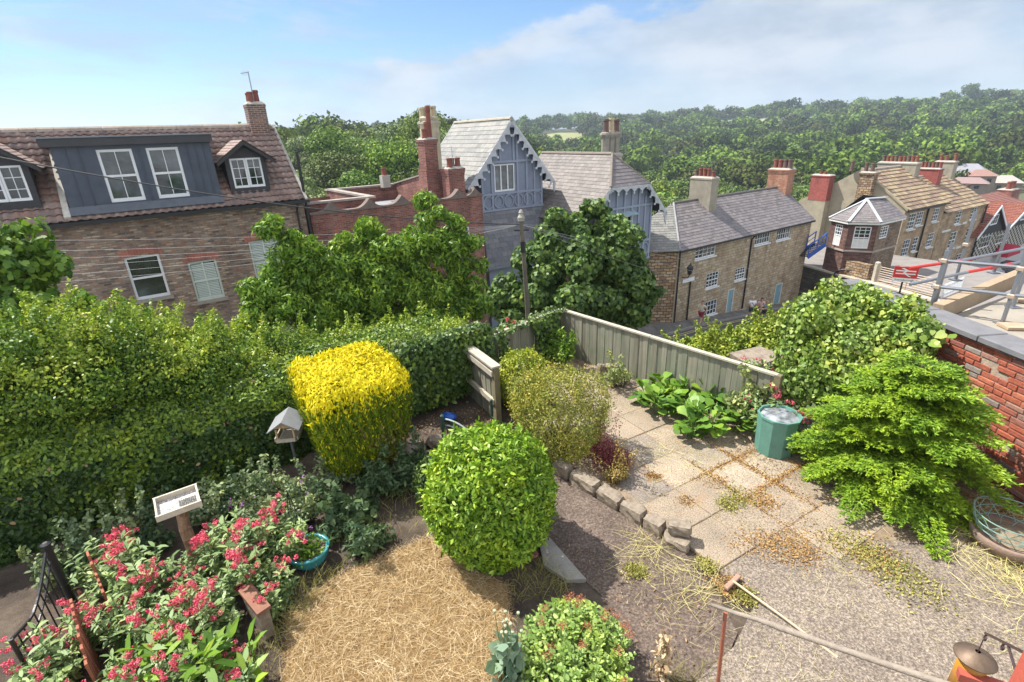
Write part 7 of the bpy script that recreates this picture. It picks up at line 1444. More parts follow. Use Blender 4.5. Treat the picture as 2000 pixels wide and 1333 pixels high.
q = G(1083, 700); mb = MB(); mb.lathe([(.06, 0), (.085, .15), (.095, .15), (.095, .18), (.08, .18)], seg=16); tag(mb.build('clay_pot', potred, loc=(q.x-.05, q.y-.05, 0)), 'small terracotta pot in the corner of the fences', 'plant pot')
# broom on the concrete
bh_ = G(1430, 1142, .05); be = G(1636, 1284, .03); br = empty('broom', (bh_.x, bh_.y, 0), 0, 'wooden broom with brown head lying on the concrete', 'broom'); d = Vector((be.x-bh_.x, be.y-bh_.y, 0)); pr_ = Vector((-d.y, d.x, 0)).normalized(); M = Matrix.Rotation(math.atan2(pr_.y, pr_.x), 3, 'Z')
mb = MB(); mb.rbox((0, 0, .085), (.26, .05, .035), M, .006); mb.build('head', pbr('broom_head_wood', (.33, .21, .15), .8, .3, 8), br); mb = MB()
for i in range(26): p = pr_*(-.12+.24*i/25); mb.rbox(p+Vector((0, 0, .04)), (.006, .035, .06), M)
mb.build('bristles', pbr('bristle', (.16, .08, .06), .9), br); mb = MB(); mb.tube([Vector((0, 0, .10)), d*.5+Vector((0, 0, .07)), d+Vector((0, 0, .025))], .0125, 8); mb.build('handle', pbr('pale_handle', (.50, .40, .27), .6, .2, 9), br)
# handrail with its iron post
hp0 = G(1402, 1345, 0); r3 = math.hypot(hp0.x, hp0.y); ht = AT(1417, 1196, r3); hr = empty('handrail', hp0, 0, 'weathered grey wooden handrail on a thin rusty red post', 'handrail'); mb = MB(); mb.tube([(0, 0, -.1), (ht.x-hp0.x, ht.y-hp0.y, ht.z)], .016, 8); mb.build('post', rust, hr)
pA = AT(1390, 1182, r3+.02); zr = pA.z; pB = AT(1850, 1338, 2.72); o3 = hp0; kn = pA.lerp(pB, .42)+Vector((0, 0, .004)); mb = MB(); mb.tube([pA-o3, pA.lerp(pB, .15)-o3, pA.lerp(pB, .3)-o3+Vector((0, 0, .01)), kn-o3, pA.lerp(pB, .6)-o3, pB-o3, pA.lerp(pB, 1.5)-o3], [.015, .017, .018, .023, .019, .019, .02], 10)
t = NT('silvered_wood'); mpn = t.n('ShaderNodeMapping'); mpn.inputs['Rotation'].default_value = (0, 0, 1.0); mpn.inputs['Scale'].default_value = (60, 6, 60); t.l(t.obj(), mpn.inputs[0]); t.col(t.ramp(t.noise(1, 6, .65, mpn.outputs[0]), [(.3, (.10, .08, .065)), (.5, (.22, .18, .145)), (.7, (.34, .29, .24))])); t.rough(.85); t.bump(t.noise(1, 6, .65, mpn.outputs[0]), .6, .006); mb.build('rail', pbr('silvered_rail', (.27, .225, .18), .85, .4, 14, bump=.6, bs=50), hr, smooth=True)
# ------------------------------------------------------------------ flowering valerian and the other border plants
valL = leafm('valerian_leaf', (.11, .18, .06), (.22, .31, .11), (.38, .47, .20), .3, .5, .3); valP = leafm('valerian_petal', (.50, .035, .09), (.74, .09, .17), (.84, .30, .34), .25, .6, .2)
stemm = pbr('green_stem', (.16, .20, .07), .7)
def valerian_mesh(seed, ns=11, H=.55, R=.2, heads=.36):
    rng = np.random.default_rng(seed); P, Nn, D_ = [], [], []; F1, F2 = [], []; mb = MB()
    for i in range(ns):
        a = rng.uniform(0, 6.28); rr = R*math.sqrt(rng.uniform(0, 1)); h = H*rng.uniform(.6, 1.1); b = Vector((rr*.5*math.cos(a), rr*.5*math.sin(a), 0)); tp_ = Vector((rr*1.3*math.cos(a)+rng.normal(0, .03), rr*1.3*math.sin(a)+rng.normal(0, .03), h)); mid = b.lerp(tp_, .5)+Vector((0, 0, .03)); mb.tube([b, mid, tp_], [.005, .004, .003], 4, cap=False)
        nl = 13
        for j in range(nl):
            f = (j+.7)/nl*.93; c = b.lerp(tp_, f); 
            for s in (0, 1, 2): an = j*1.57+s*2.09+a+rng.normal(0, .3); P.append(c); D_.append([math.cos(an)*3, math.sin(an)*3, .8]); Nn.append([-math.cos(an)*.3, -math.sin(an)*.3, 1])
        if rng.random() < heads:
            for q in range(rng.integers(4, 9)):
                c = np.array(tp_)+rng.normal(0, 1, 3)*np.array([.038, .038, .028]); m = 34; d = sph(m, rng); F1.append(c+d*.019); F2.append(d)
    V, F_ = leaf_geo(np.array(P), unit(np.array(Nn)), .085, 'lance', jit=.35, droop=.1, dirs=np.array(D_), rng=rng); lf = fast_mesh('leaves', V, F_, valL)
    if not F1: F1 = [np.array([[0, 0, H]])]; F2 = [np.array([[0, 0, 1.]])]
    V, F_ = leaf_geo(np.concatenate(F1), np.concatenate(F2), .017, 'rhomb', jit=.5, rng=rng); fl = fast_mesh('flowers', V, F_, valP); so_ = mb.build('stems', stemm, fix=False); sm = so_.data; bpy.data.objects.remove(so_); return lf, fl, sm
VM = [valerian_mesh(s, 13, .56, .22) for s in range(5)]+[valerian_mesh(9, 14, .42, .22, .12)]
def valerian(loc, k, sc, rz, label, group=None):
    t = empty('valerian_plant', loc, rz, label, 'flowering plant', group); t.scale = (sc, sc, sc); lf, fl, sm = VM[k]; link('leaves', lf, t); link('flowers', fl, t); link('stems', sm, t); return t
vp = [(430, 1150), (350, 1120), (300, 1130), (330, 1170), (445, 1195), (300, 1225), (350, 1230), (400, 1245), (300, 1285), (360, 1300), (420, 1310), (120, 1330), (500, 1120), (540, 1100), (500, 1080), (450, 1080), (540, 1160), (330, 1345), (480, 1330), (275, 1110), (400, 1090), (430, 1060), (350, 1370), (90, 1370), (570, 1060), (285, 1160)]
back = [(140, 1090), (195, 1070), (250, 1050), (305, 1030), (420, 985), (465, 968), (510, 955)]; vp += [(150, 1270), (185, 1215), (260, 1215), (130, 1300), (225, 1120), (240, 1350), (465, 1105), (520, 1065), (395, 1210)]; rv = random.Random(4)
for i, (px, py) in enumerate(vp):
    q = G(px, py+38); valerian(q, rv.choice([0, 1, 2, 3, 4, 0, 1, 2, 5]), rv.uniform(.8, 1.05)*(1.25 if py < 1140 and not 320 < px < 440 else (.75 if 320 < px < 440 and py < 1140 else 1.0)), rv.uniform(0, 6.28), 'pink red valerian in flower in the big bed around the bird table', 'valerian plants in the big bed')
valerian(Vector((4.05, 6.62, .05)), 0, 1.25, 1, 'pink valerian flowering directly behind the green compost bin'); valerian(Vector((3.72, 6.75, .1)), 2, 1.2, 2, 'taller pink valerian between the compost bin and the pale vine'); valerian(Vector((4.2, 6.15, .0)), 1, .9, 4, 'small pink valerian squeezed between the compost bin and the spruce')
for i, (px, py, r, lb) in enumerate(((985, 640, 10.9, 'small pink valerian head beyond the fence, leftmost of the three'), (1012, 640, 11, 'pink valerian head beyond the fence, middle of the three'), (1050, 622, 11.0, 'pink red valerian head above the corner of the fence'), (1480, 712, 10.0, 'pink valerian growing just behind the far side of the long fence'))):
    p = AT(px, py, r); valerian((p.x, p.y, p.z-.42), i, .9, i, lb)
gerL = leafm('geranium_leaf', (.13, .17, .08), (.22, .28, .13), (.34, .40, .20), .3, .55, .3); greyL = leafm('shade_plant_leaf', (.045, .08, .035), (.085, .14, .06), (.14, .20, .08), .25, .55, .3)
def clump(px, py, R, H, n, size, mat, nm, lb, seed, outline='oval', shoots=8, cat='plant', z=0., K=10): q = G(px, py); return bush(nm, (q.x, q.y, z), R, H, n, size, mat, lb, shoots=shoots, seed=seed, K=K, outline=outline, cat=cat)
for i, (px, py) in enumerate(back):
    clump(px, py+38, .26, .38, 1500, .05, [gerL, greyL][i % 2], 'border_plant', 'leafy border plant at the hedge foot, '+['leftmost, behind the black gate', 'second from the black gate', 'third from the black gate', 'just left of the bird table', 'just right of the bird table', 'second to the right of the bird table', 'furthest right, towards the feeder post'][i], 300+i, shoots=5)
for i, (px, py, R, H, l) in enumerate(((540, 985, .30, .34, 'pale leaved cranesbill left of the feeder post'), (610, 975, .30, .30, 'pale leaved cranesbill around the foot of the feeder post'), (665, 950, .28, .34, 'pale leaved cranesbill below the golden conifer'), (590, 1030, .24, .34, 'pale leaved cranesbill behind the turquoise bowl'), (500, 1030, .26, .36, 'pale leaved cranesbill at the edge of the hedge shade'))):
    c = clump(px, py, R, H, 1900, .042, gerL, 'cranesbill', l, 140+i, shoots=4); 
    rng = np.random.default_rng(i); m = 5; P = np.column_stack([rng.normal(0, R*.6, (m, 2)), rng.uniform(H*.8, H*1.05, m)]); P = np.repeat(P, 14, 0)+rng.normal(0, .012, (m*14, 3)); leaf_obj('flowers', P, np.tile([0, 0, 1.], (len(P), 1)), .018, pur_, 'oval', c, jit=.8)
for i, (px, py, R, H, l, ol) in enumerate(((735, 970, .30, .36, 'dark leafy plant in the shade right under the golden conifer', 'lance'), (660, 1045, .26, .26, 'low dark leafy plant on the bare soil, nearest the turquoise bowl', 'lance'), (700, 1010, .28, .28, 'low grey green plant between the bowl and the golden conifer', 'oval'), (790, 955, .26, .42, 'blue green leafy plant left of the low dull green bush', 'lance'), (720, 1075, .26, .22, 'dark broad leaved plant at the edge of the dry lawn', 'lance'), (815, 925, .22, .30, 'leafy plant below the mossy boulders', 'lance'))):
    clump(px, py, R, H, 750, .085, greyL, 'shade_plant', l, 160+i, ol, shoots=2)
for i, (px, l) in enumerate(((330, 'leftmost'), (410, 'middle'), (485, 'rightmost'))): q = G(px, 1345, .0); rosettes('broad_leaved_plant', (q.x, q.y, .12), [(RNG.normal(0, .12), RNG.normal(0, .1), 0) for _ in range(7)], .16, MATS['cherry_leaf'], 'bright green broad leaved plant at the bottom of the photo, %s of three' % l, 'lance', 9, seed=170+i)
sedL = leafm('ice_plant_leaf', (.16, .25, .05), (.28, .40, .08), (.42, .52, .16), .3, .45, .35); rustf = leafm('rusty_flower', (.20, .06, .03), (.32, .11, .06), (.45, .20, .12), .1, .8, .1)
q = G(1120, 1335, 0); sd = empty('ice_plant', (q.x+.02, q.y+.12, 0), 0, 'large domed grey green ice plant with rusty brown seed heads at the bottom centre', 'plant'); rng = np.random.default_rng(33); P, Nn, D_, T_ = [], [], [], []
for i in range(430):
    a = rng.uniform(0, 6.28); rr = .52*math.sqrt(rng.uniform(0, 1)); h = .50*math.sqrt(max(.02, 1-(rr/.60)**2))*rng.uniform(.88, 1.05); b = np.array([rr*.6*math.cos(a), rr*.6*math.sin(a), 0]); tp_ = np.array([rr*1.05*math.cos(a), rr*1.05*math.sin(a), h]); T_.append(tp_)
    for j in range(15): f = .3+.7*j/15; c = b+(tp_-b)*f; an = j*2.4; P.append(c); Nn.append([math.cos(an)*-.4, math.sin(an)*-.4, 1]); D_.append([math.cos(an)*2.5, math.sin(an)*2.5, 1.8])
V, F_ = leaf_geo(np.array(P), unit(np.array(Nn)), .042, 'oval', jit=.3, droop=-.2, dirs=np.array(D_)*np.array([1, 1, 1.8]), rng=rng); link('leaves', fast_mesh('leaves', V, F_, sedL), sd)
T_ = np.array(T_); hd_ = T_[rng.choice(len(T_), 22, replace=False)]; P = np.repeat(hd_, 90, 0)+rng.normal(0, 1, (22*90, 3))*np.array([.022, .022, .010])+np.array([0, 0, .03]); leaf_obj('seed_heads', P, np.tile([0, 0, 1.], (len(P), 1)), .012, rustf, 'rhomb', sd, jit=.8)
mb = MB()
for tq in T_[::6]: mb.tube([(tq[0]*.6, tq[1]*.6, 0), tuple(tq)], .005, 4, cap=False)
mb.build('stems', stemm, sd, fix=False)
# opium poppy gone to seed and a dead brown stalk
q = G(1000, 1340); pp = empty('poppy_plant', (q.x, q.y+.05, 0), 0, 'grey green poppy with round seed pods left of the big domed plant', 'plant'); mb = MB(); rng = np.random.default_rng(44); mp_ = MB()
for i in range(11):
    x, y = rng.normal(0, .07), rng.normal(0, .07); h = rng.uniform(.45, .78); mb.tube([(x*.3, y*.3, 0), (x*.8, y*.8, h*.6), (x, y, h)], [.006, .005, .003], 5, cap=False); mp_.lathe([(.002, -.004), (.011, .004), (.013, .014), (.009, .022), (.014, .024), (.002, .027)], (x, y, h), 8, cap=False)
mb.build('stems', stemm, pp, fix=False); mp_.build('seed_pods', pbr('seed_pod', (.33, .36, .24), .7), pp, fix=False); n = 90; P = np.column_stack([rng.normal(0, .05, (n, 2)), rng.uniform(.05, .5, n)]); a = rng.uniform(0, 6.28, n); leaf_obj('leaves', P, unit(np.column_stack([np.cos(a), np.sin(a), np.ones(n)])), .14, leafm('poppy_leaf', (.11, .17, .10), (.19, .27, .16), (.30, .38, .24), .2, .6, .3), 'palm', pp, jit=.4, droop=.2)
deadm = leafm('dead_leaf', (.30, .20, .11), (.48, .35, .21), (.66, .54, .38), .15, .8, .1)
q = G(1290, 1335); dp = empty('dead_plant', (q.x, q.y+.03, 0), 0, 'shrivelled pale brown dead stalk right of the big domed plant', 'plant'); mb = MB(); n = 260; P = np.column_stack([rng.normal(0, .028, (n, 2)), rng.uniform(.02, .58, n)]); leaf_obj('leaves', P, sph(n), .05, deadm, 'oval', dp, jit=1, droop=.6); mb.tube([(0, 0, 0), (.01, 0, .3), (0, .01, .6)], [.01, .008, .004], 6); mb.tube([(.03, .02, 0), (.04, .02, .5)], .005, 5); mb.build('stem', litm, dp)
# dry growth along the bed edges
q = np.concatenate([fillpoly(GP([(520, 1180), (620, 1130), (680, 1100), (640, 1160), (560, 1250), (540, 1333), (500, 1333)]), 500), fillpoly(GP([(1000, 1110), (1060, 1090), (1120, 1140), (1100, 1180), (1000, 1180)]), 300), fillpoly(GP([(620, 1000), (820, 950), (830, 1050), (720, 1090), (640, 1080)]), 260), np.array(G(1340, 1340).xy)+RNG.normal(0, .1, (160, 2))])
blades('rough_grass', np.column_stack([q, np.full(len(q), .01)]), .16, .0022, MATS['green_moss'], up=True, curve=.7, label='tufts of half dry grass along the edges of the beds', cat='grass')
mb = MB()
for k in range(3): a = k*2.09; mb.tube([(.11*math.cos(a), .11*math.sin(a), 0), (0, 0, .62)], .005, 4)
for z in (.15, .3, .45): mb.tube([(.11*(1-z/.62)*math.cos(i*math.pi/6), .11*(1-z/.62)*math.sin(i*math.pi/6), z) for i in range(13)], .003, 4)
q = G(580, 1040); tag(mb.build('plant_obelisk', blackp, loc=(q.x, q.y, 0)), 'small black wire obelisk standing among the pale cranesbill', 'plant support')
# ------------------------------------------------------------------ street side bushes, pier, pole and wires
limeL = leafm('lime_hedge_leaf', (.12, .18, .02), (.24, .32, .035), (.40, .44, .08), .3, .45, .3)
for i, (px, py, r, R, l) in enumerate(((1350, 690, 14.6, .8, 'lime green bush beyond the long fence, left and lowest of three'), (1425, 672, 15.2, 1.0, 'lime green bush beyond the long fence, middle of three'), (1505, 668, 15.4, 1.0, 'lime green bush beyond the long fence, half hidden by the ivy mound'))):
    p = AT(px, py, r); bush('lime_bush', (p.x, p.y, p.z-.75), R, 1.3, 5200, .075, limeL, l, 'lime green bushes above the street', 14, 180+i, K=12)
    mb = MB()
p = AT(1478, 700, 11.6); pi = empty('brick_pier', (p.x, p.y, p.z-1.2), .5, 'low red brick pier with a rough slab on top just beyond the long fence', 'pier'); mb = MB(); mb.box(-.42, .42, -.28, .28, -2, 1.15); mb.build('brickwork', redbrick, pi); mb = MB(); mb.prism([(-.55, -.34, 1.16), (.5, -.38, 1.16), (.54, .3, 1.16), (-.35, .42, 1.16)], (0, .03, .09)); mb.build('slab', stn, pi)
pb = AT(1030, 600, 14.2); pt = AT(1018, 432, 14.2); po = empty('utility_pole', (pb.x, pb.y, float(terrain(pb.x, pb.y))), 0, 'old wooden telephone pole with insulator cap rising in front of the sycamore', 'utility pole'); zb = po.location.z; oo = po.location
mb = MB(); mb.tube([(0, 0, -.3), (0, 0, pb.z-zb), Vector(pt)-oo], [.075, .068, .055], 10); mb.build('pole', pbr('weathered_pole', (.15, .13, .10), .9, .35, 8, bump=.5), po); mb = MB(); mb.lathe([(.09, 0), (.10, .10), (.06, .16), (.05, .2), (.07, .22), (.03, .3)], tuple(Vector(pt)-oo), 10); mb.build('insulator_cap', cement, po)
mb = MB(); tq = Vector(pt)-oo; mb.bar(tq+Vector((-.2, 0, -.25)), tq+Vector((.2, 0, -.25)), .04); mb.rbox(tq+Vector((.02, -.1, -.7)), (.12, .08, .3)); mb.build('bracket', blackp, po)
wm = pbr('grey_cable', (.33, .33, .34), .6, .1); wk = pbr('black_cable', (.03, .03, .033), .6, .1); topw = Vector(pt)+Vector((0, 0, -.1))
def wire(b, sag, m, label, r=.006, a=None, group=None):
    a = a or topw; pts = [a.lerp(b, i/24)-Vector((0, 0, sag*4*(i/24)*(1-i/24))) for i in range(25)]; mb = MB(); mb.tube(pts, r, 5); tag(mb.build('overhead_wire', m), label, 'wire', group)
wire(AT(-40, 300, 13), .25, wk, 'thick black cable crossing the black dormer and the brown house', .014)
for i, (py, r) in enumerate(((470, 18), (492, 18.3), (507, 18.6), (533, 18.2), (549, 18.8), (563, 18.5))): wire(AT(-60, py, r), .12+.05*(i % 3), wm, 'thin pale telephone wire stretched in front of the brown brick wall', .003, group='telephone wires to the left')
wire(AT(620, 505, 20), .1, wm, 'short thin wire from the pole to the red brick wall', .005)
E5 = FE.world(41, -.1, -6.5); wire(E5, .35, wm, 'upper pale wire crossing the front of the long stone house', .007); wire(FE.world(46, -3, -9), .5, wm, 'lower pale wire crossing the front of the long stone house', .007); wire(AT(1560, 590, 20), .3, wm, 'lowest thin wire, ending above the ivy mound', .004); wire(FD.world(23.5, 0, -.9), .05, wm, 'short wire from the pole to the blue house', .005)
# ------------------------------------------------------------------ terrace street with parked cars and awning
ms = MB(); us = np.linspace(55, 96, 30)
for a, b in zip(us[:-1], us[1:]):
    za, zb_ = [float(np.interp(q, [53, 71, 96], [-10.6, -11.6, -13.4])) for q in (a, b)]; ms.quad(FH.world(a, -26, za+.3), FH.world(b, -26, zb_+.3), FH.world(b, 0, zb_), FH.world(a, 0, za))
tag(ms.build('terrace_street', asph, fix=False), kind='structure')
def car(loc, rz, col, label):
    t = empty('parked_car', loc, rz, label, 'car', 'cars parked below the terrace'); prof = [(-2.1, .35), (-2.15, .75), (-1.9, .95), (-1.45, 1.0), (-.95, 1.42), (.65, 1.45), (1.35, .98), (1.95, .85), (2.12, .6), (2.1, .35)]; mb = MB()
    n = len(prof); sec = [(-.85, 1), (-.78, 1)]
    v = [(x, y, z) for y, k in ((-.86, 0), (.86, 0)) for x, z in prof]; v = [(x, y*(.86 if z > 1.1 else 1), z) for x, y, z in v]; mb.add(v, [tuple(range(n)), tuple(range(n, 2*n))[::-1]]+[(i, (i+1) % n, n+(i+1) % n, n+i) for i in range(n)]); mb.build('body', pbr('car_paint_'+col[0], col[1], .25, .05, 2, bump=0), t)
    mb = MB()
    for s in (-1, 1): mb.quad((-1.3, s*.815, 1.02), (1.15, s*.815, 1.02), (.6, s*.752, 1.38), (-.88, s*.752, 1.38))
    mb.quad((1.30, -.68, 1.03), (1.30, .68, 1.03), (.72, .62, 1.42), (.72, -.62, 1.42)); mb.quad((-1.46, -.68, 1.04), (-1.46, .68, 1.04), (-1.0, .62, 1.42), (-1.0, -.62, 1.42)); mb.build('windows', glass, t, fix=False)
    for x in (-1.3, 1.35):
        for s in (-1, 1): mb = MB(); mb.tube([(x, s*.68, .32), (x, s*.88, .32)], .32, 14); w = mb.build('wheel', blackp, t); mb = MB(); mb.tube([(x, s*.86, .32), (x, s*.89, .32)], .19, 12); mb.build('rim', gal, w)
    for s in (-1, 1): mb = MB(); mb.rbox((2.07, s*.6, .68), (.1, .34, .14)); mb.build('headlight', snw, t)
car(FH.world(63, -2.2, -11.1), FH.rot, ('navy', (.02, .03, .06)), 'dark car parked nearest, below the brown stone terrace'); car(FH.world(69, -2.4, -11.5), FH.rot, ('silver', (.35, .36, .38)), 'silver car parked behind the dark one by the terrace'); car(FH.world(75, -2.6, -11.9), FH.rot, ('charcoal', (.04, .04, .045)), 'charcoal car parked below the chequered house')
mb = MB(); aw = [(1.9*math.cos(a), 0, 1.2*math.sin(a)) for a in np.linspace(0, math.pi, 9)]; mb.prism(aw, (0, -1.2, 0)); ao = mb.build('awning', pbr('crimson_canvas', (.42, .02, .05), .8), loc=FH.world(79.5, -.1, -10.6), rz=FH.rot); tag(ao, 'rounded crimson awning on the ground floor of the chequered house', 'awning')
# ------------------------------------------------------------------ the hanging feeder and red woodwork nearest the camera
fr_ = .5; fp = AT(1908, 1278, 2.95); hf = empty('hanging_feeder', fp, 0, 'orange tube bird feeder under a rusty disc hanging from an iron scroll bracket', 'bird feeder')
mb = MB(); mb.lathe([(.012, .02), (.03, .015), (.088, -.022), (.09, -.026), (.03, -.004), (.01, -.006)], seg=28, cap=False); mb.build('rain_disc', pbr('rusted_disc', (.16, .11, .075), .55, .35, 12, metal=.5), hf, smooth=True)
mb = MB(); mb.lathe([(.062, -.30), (.062, -.03), (.05, -.02)], seg=24); mb.build('tube', pbr('amber_tube', (.48, .22, .03), .35, .2, 6), hf, smooth=True); mb = MB(); mb.lathe([(.030, 0), (.030, .012), (.019, .013), (.018, -.004)], seg=20, cap=False); pz_ = mb.build('feeding_port', snw, hf); pz_.location = (-.035, -.052, -.19); pz_.rotation_euler = (1.25, 0, -.6)
mb = MB(); mb.lathe([(.001, 0), (.02, .001)], seg=16, cap=False); pz_ = mb.build('port_hole', blackp, hf); pz_.location = (-.036, -.056, -.188); pz_.rotation_euler = (1.25, 0, -.6)
hk = AT(1913, 1244, 2.75)-fp; mb = MB(); mb.tube([(0, 0, .0), (0, 0, .14)], .003, 6); mb.build('wire', pbr('iron_dark', (.06, .035, .035), .5, .3, 12), hf)
br_ = empty('scroll_bracket', fp+Vector((0, 0, .15)), 0, 'dark iron scroll bracket fixed to the red woodwork above the orange feeder', 'bracket'); dirb = (AT(2030, 1290, 2.4)-(fp+Vector((0, 0, .15)))); mb = MB(); mb.bar((0, 0, 0), dirb, .012, .012); dn = dirb.normalized()
for f in (.03, .42): mb.tube([dn*(dirb.length*f)+dn*(.028*math.cos(a)*(1-a/9))+Vector((0, 0, -.03+.028*math.sin(a)*(1-a/9))) for a in np.linspace(1.57, 7.5, 16)], .005, 6)
mb.tube([dn*dirb.length*.5+Vector((0, 0, -.01)), dn*dirb.length*.75+Vector((0, 0, -.10)), dn*dirb.length*1.0+Vector((0, 0, -.22))], .006, 6); mb.build('ironwork', MATS['iron_dark'], br_)
redw = pbr('red_painted_timber', (.42, .09, .06), .6, .25, 8, bump=.3); rp0 = AT(2108, 1270, 2.35); rp = empty('red_post', (rp0.x, rp0.y, rp0.z), -.5, 'red painted timber corner at the bottom right edge of the photo', 'post'); mb = MB(); mb.rbox((0, 0, -.5), (.20, .12, 1.2), bev=.01); mb.build('upright', redw, rp); mb = MB()
for k in range(5): mb.bar((-.10, -.075, -.12-.2*k), (.10, -.075, -.1-.2*k), .012, .02)
mb.build('trim', redw, rp)
rb = AT(1935, 1345, 2.9); mb = MB(); mb.bar(rb+Vector((-.1, .08, 0)), rb+Vector((.35, -.18, .02)), .05, .05); tag(mb.build('red_rail', redw), 'short red painted rail under the orange feeder at the bottom edge', 'rail')
# ------------------------------------------------------------------ people on the pavement
skinm = pbr('skin', (.52, .30, .21), .6, .1, 4, bump=0)
def skin(name, vs, es, rs_, mat, par, sub=1):
    me = bpy.data.meshes.new(name); me.from_pydata([tuple(v) for v in vs], es, []); o = bpy.data.objects.new(name, me); COL.objects.link(o); m = o.modifiers.new('s', 'SKIN'); lay = me.skin_vertices[0] if len(me.skin_vertices) else None
    if lay is None: bm = bmesh.new(); bm.from_mesh(me); bm.verts.layers.skin.verify(); bm.to_mesh(me); bm.free(); lay = me.skin_vertices[0]
    for i, r in enumerate(rs_): lay.data[i].radius = (r, r) if not hasattr(r, '__len__') else r; lay.data[i].use_root = (i == 0)
    s_ = o.modifiers.new('ss', 'SUBSURF'); s_.levels = sub; s_.render_levels = sub; dg = bpy.context.evaluated_depsgraph_get(); me2 = bpy.data.meshes.new_from_object(o.evaluated_get(dg)); bpy.data.objects.remove(o); me2.materials.clear(); me2.materials.append(mat); me2.shade_smooth(); me2.name = name; return link(name, me2, par)
def person(loc, rz, J, label, shirt, trousers, hair, shoes=None, extras=None, group=None, long_hair=False):
    """J: joint name -> local position; the figure faces -y"""
    t = empty('person', loc, rz, label, 'person', group); n = ['pelvis', 'waist', 'chest', 'neck', 'headb', 'headt', 'shl', 'ell', 'wrl', 'hdl', 'shr', 'elr', 'wrr', 'hdr', 'hpl', 'knl', 'anl', 'tol', 'hpr', 'knr', 'anr', 'tor']
    R_ = dict(pelvis=(.15, .11), waist=(.13, .10), chest=(.16, .11), neck=.055, headb=.085, headt=.08, shl=.06, ell=.045, wrl=.032, hdl=.035, shr=.06, elr=.045, wrr=.032, hdr=.035, hpl=.09, knl=.06, anl=.042, tol=.038, hpr=.09, knr=.06, anr=.042, tor=.038)
    ed_ = [('pelvis', 'waist'), ('waist', 'chest'), ('chest', 'neck'), ('neck', 'headb'), ('headb', 'headt'), ('chest', 'shl'), ('shl', 'ell'), ('ell', 'wrl'), ('wrl', 'hdl'), ('chest', 'shr'), ('shr', 'elr'), ('elr', 'wrr'), ('wrr', 'hdr'), ('pelvis', 'hpl'), ('hpl', 'knl'), ('knl', 'anl'), ('anl', 'tol'), ('pelvis', 'hpr'), ('hpr', 'knr'), ('knr', 'anr'), ('anr', 'tor')]
    ix = {k: i for i, k in enumerate(n)}; skin('body', [J[k] for k in n], [(ix[a], ix[b]) for a, b in ed_], [R_[k] for k in n], skinm, t, 2)
    def sub_(name, ks, es, g, mat, trims=None):
        V = [Vector(J[k]) for k in ks]; rr = [R_[k] for k in ks]
        if trims:
            for k, (frm, f) in trims.items(): i = ks.index(k); V[i] = Vector(J[frm]).lerp(Vector(J[k]), f)
        ii = {k: i for i, k in enumerate(ks)}; skin(name, V, [(ii[a], ii[b]) for a, b in es], [tuple(q+g for q in r) if hasattr(r, '__len__') else r+g for r in rr], mat, t, 2)
    sub_('shirt', ['chest', 'waist', 'pelvis', 'shl', 'ell', 'shr', 'elr'], [('chest', 'waist'), ('waist', 'pelvis'), ('chest', 'shl'), ('shl', 'ell'), ('chest', 'shr'), ('shr', 'elr')], .022, shirt, {'ell': ('shl', .7), 'elr': ('shr', .7), 'pelvis': ('waist', .75)})
    sub_('shorts', ['pelvis', 'hpl', 'knl', 'hpr', 'knr'], [('pelvis', 'hpl'), ('hpl', 'knl'), ('pelvis', 'hpr'), ('hpr', 'knr')], .024, trousers, {'knl': ('hpl', .8), 'knr': ('hpr', .8)})
    for s in 'lr': skin('shoe', [Vector(J['an'+s])-Vector((0, 0, .03)), Vector(J['to'+s])], [(0, 1)], [.052, .048], shoes or blackp, t, 1)
    hb, htp = Vector(J['headb']), Vector(J['headt']); up_ = (htp-hb).normalized(); mid = hb.lerp(htp, .55)
    bm = bmesh.new(); bmesh.ops.create_uvsphere(bm, u_segments=14, v_segments=10, radius=.108)
    for v in list(bm.verts):
        if v.co.y < -.045 and v.co.z < .045 or v.co.z < (-.10 if long_hair else -.03): bm.verts.remove(v)
    me = bpy.data.meshes.new('hair'); bm.to_mesh(me); bm.free(); me.materials.append(hair); o = link('hair', me, t, mid+up_*.02+Vector((0, .015, 0)))
    mb = MB(); c = mid+Vector((0, -.088, -.012)); mb.rbox(c, (.02, .035, .04), bev=.006); mb.build('nose', skinm, t)
    for s in (-1, 1): mb = MB(); mb.rbox(mid+Vector((s*.034, -.083, .02)), (.02, .012, .01)); mb.build('eye', blackp, t); mb = MB(); mb.rbox(mid+Vector((s*.095, 0, 0)), (.02, .04, .055), bev=.008); mb.build('ear', skinm, t)
    mb = MB(); mb.rbox(mid+Vector((0, -.080, -.055)), (.045, .012, .01)); mb.build('mouth', pbr('lips', (.35, .12, .10), .6), t)
    return t
def ST(step=.0, arms=.1):
    z = .92; return dict(pelvis=(0, 0, z), waist=(0, 0, 1.1), chest=(0, -.01, 1.34), neck=(0, -.01, 1.48), headb=(0, -.03, 1.56), headt=(0, -.02, 1.66), shl=(.18, 0, 1.40), ell=(.25, arms, 1.14), wrl=(.24, -.12+arms, .93), hdl=(.23, -.18+arms, .86), shr=(-.18, 0, 1.40), elr=(-.25, -arms, 1.14), wrr=(-.24, -.16-arms, .95), hdr=(-.23, -.22-arms, .89),
        hpl=(.10, 0, .88), knl=(.11, -step*.6, .48), anl=(.11, -step, .08), tol=(.12, -step-.15, .035), hpr=(-.10, 0, .88), knr=(-.11, step*.35, .49), anr=(-.11, step, .10), tor=(-.12, step-.15, .04))
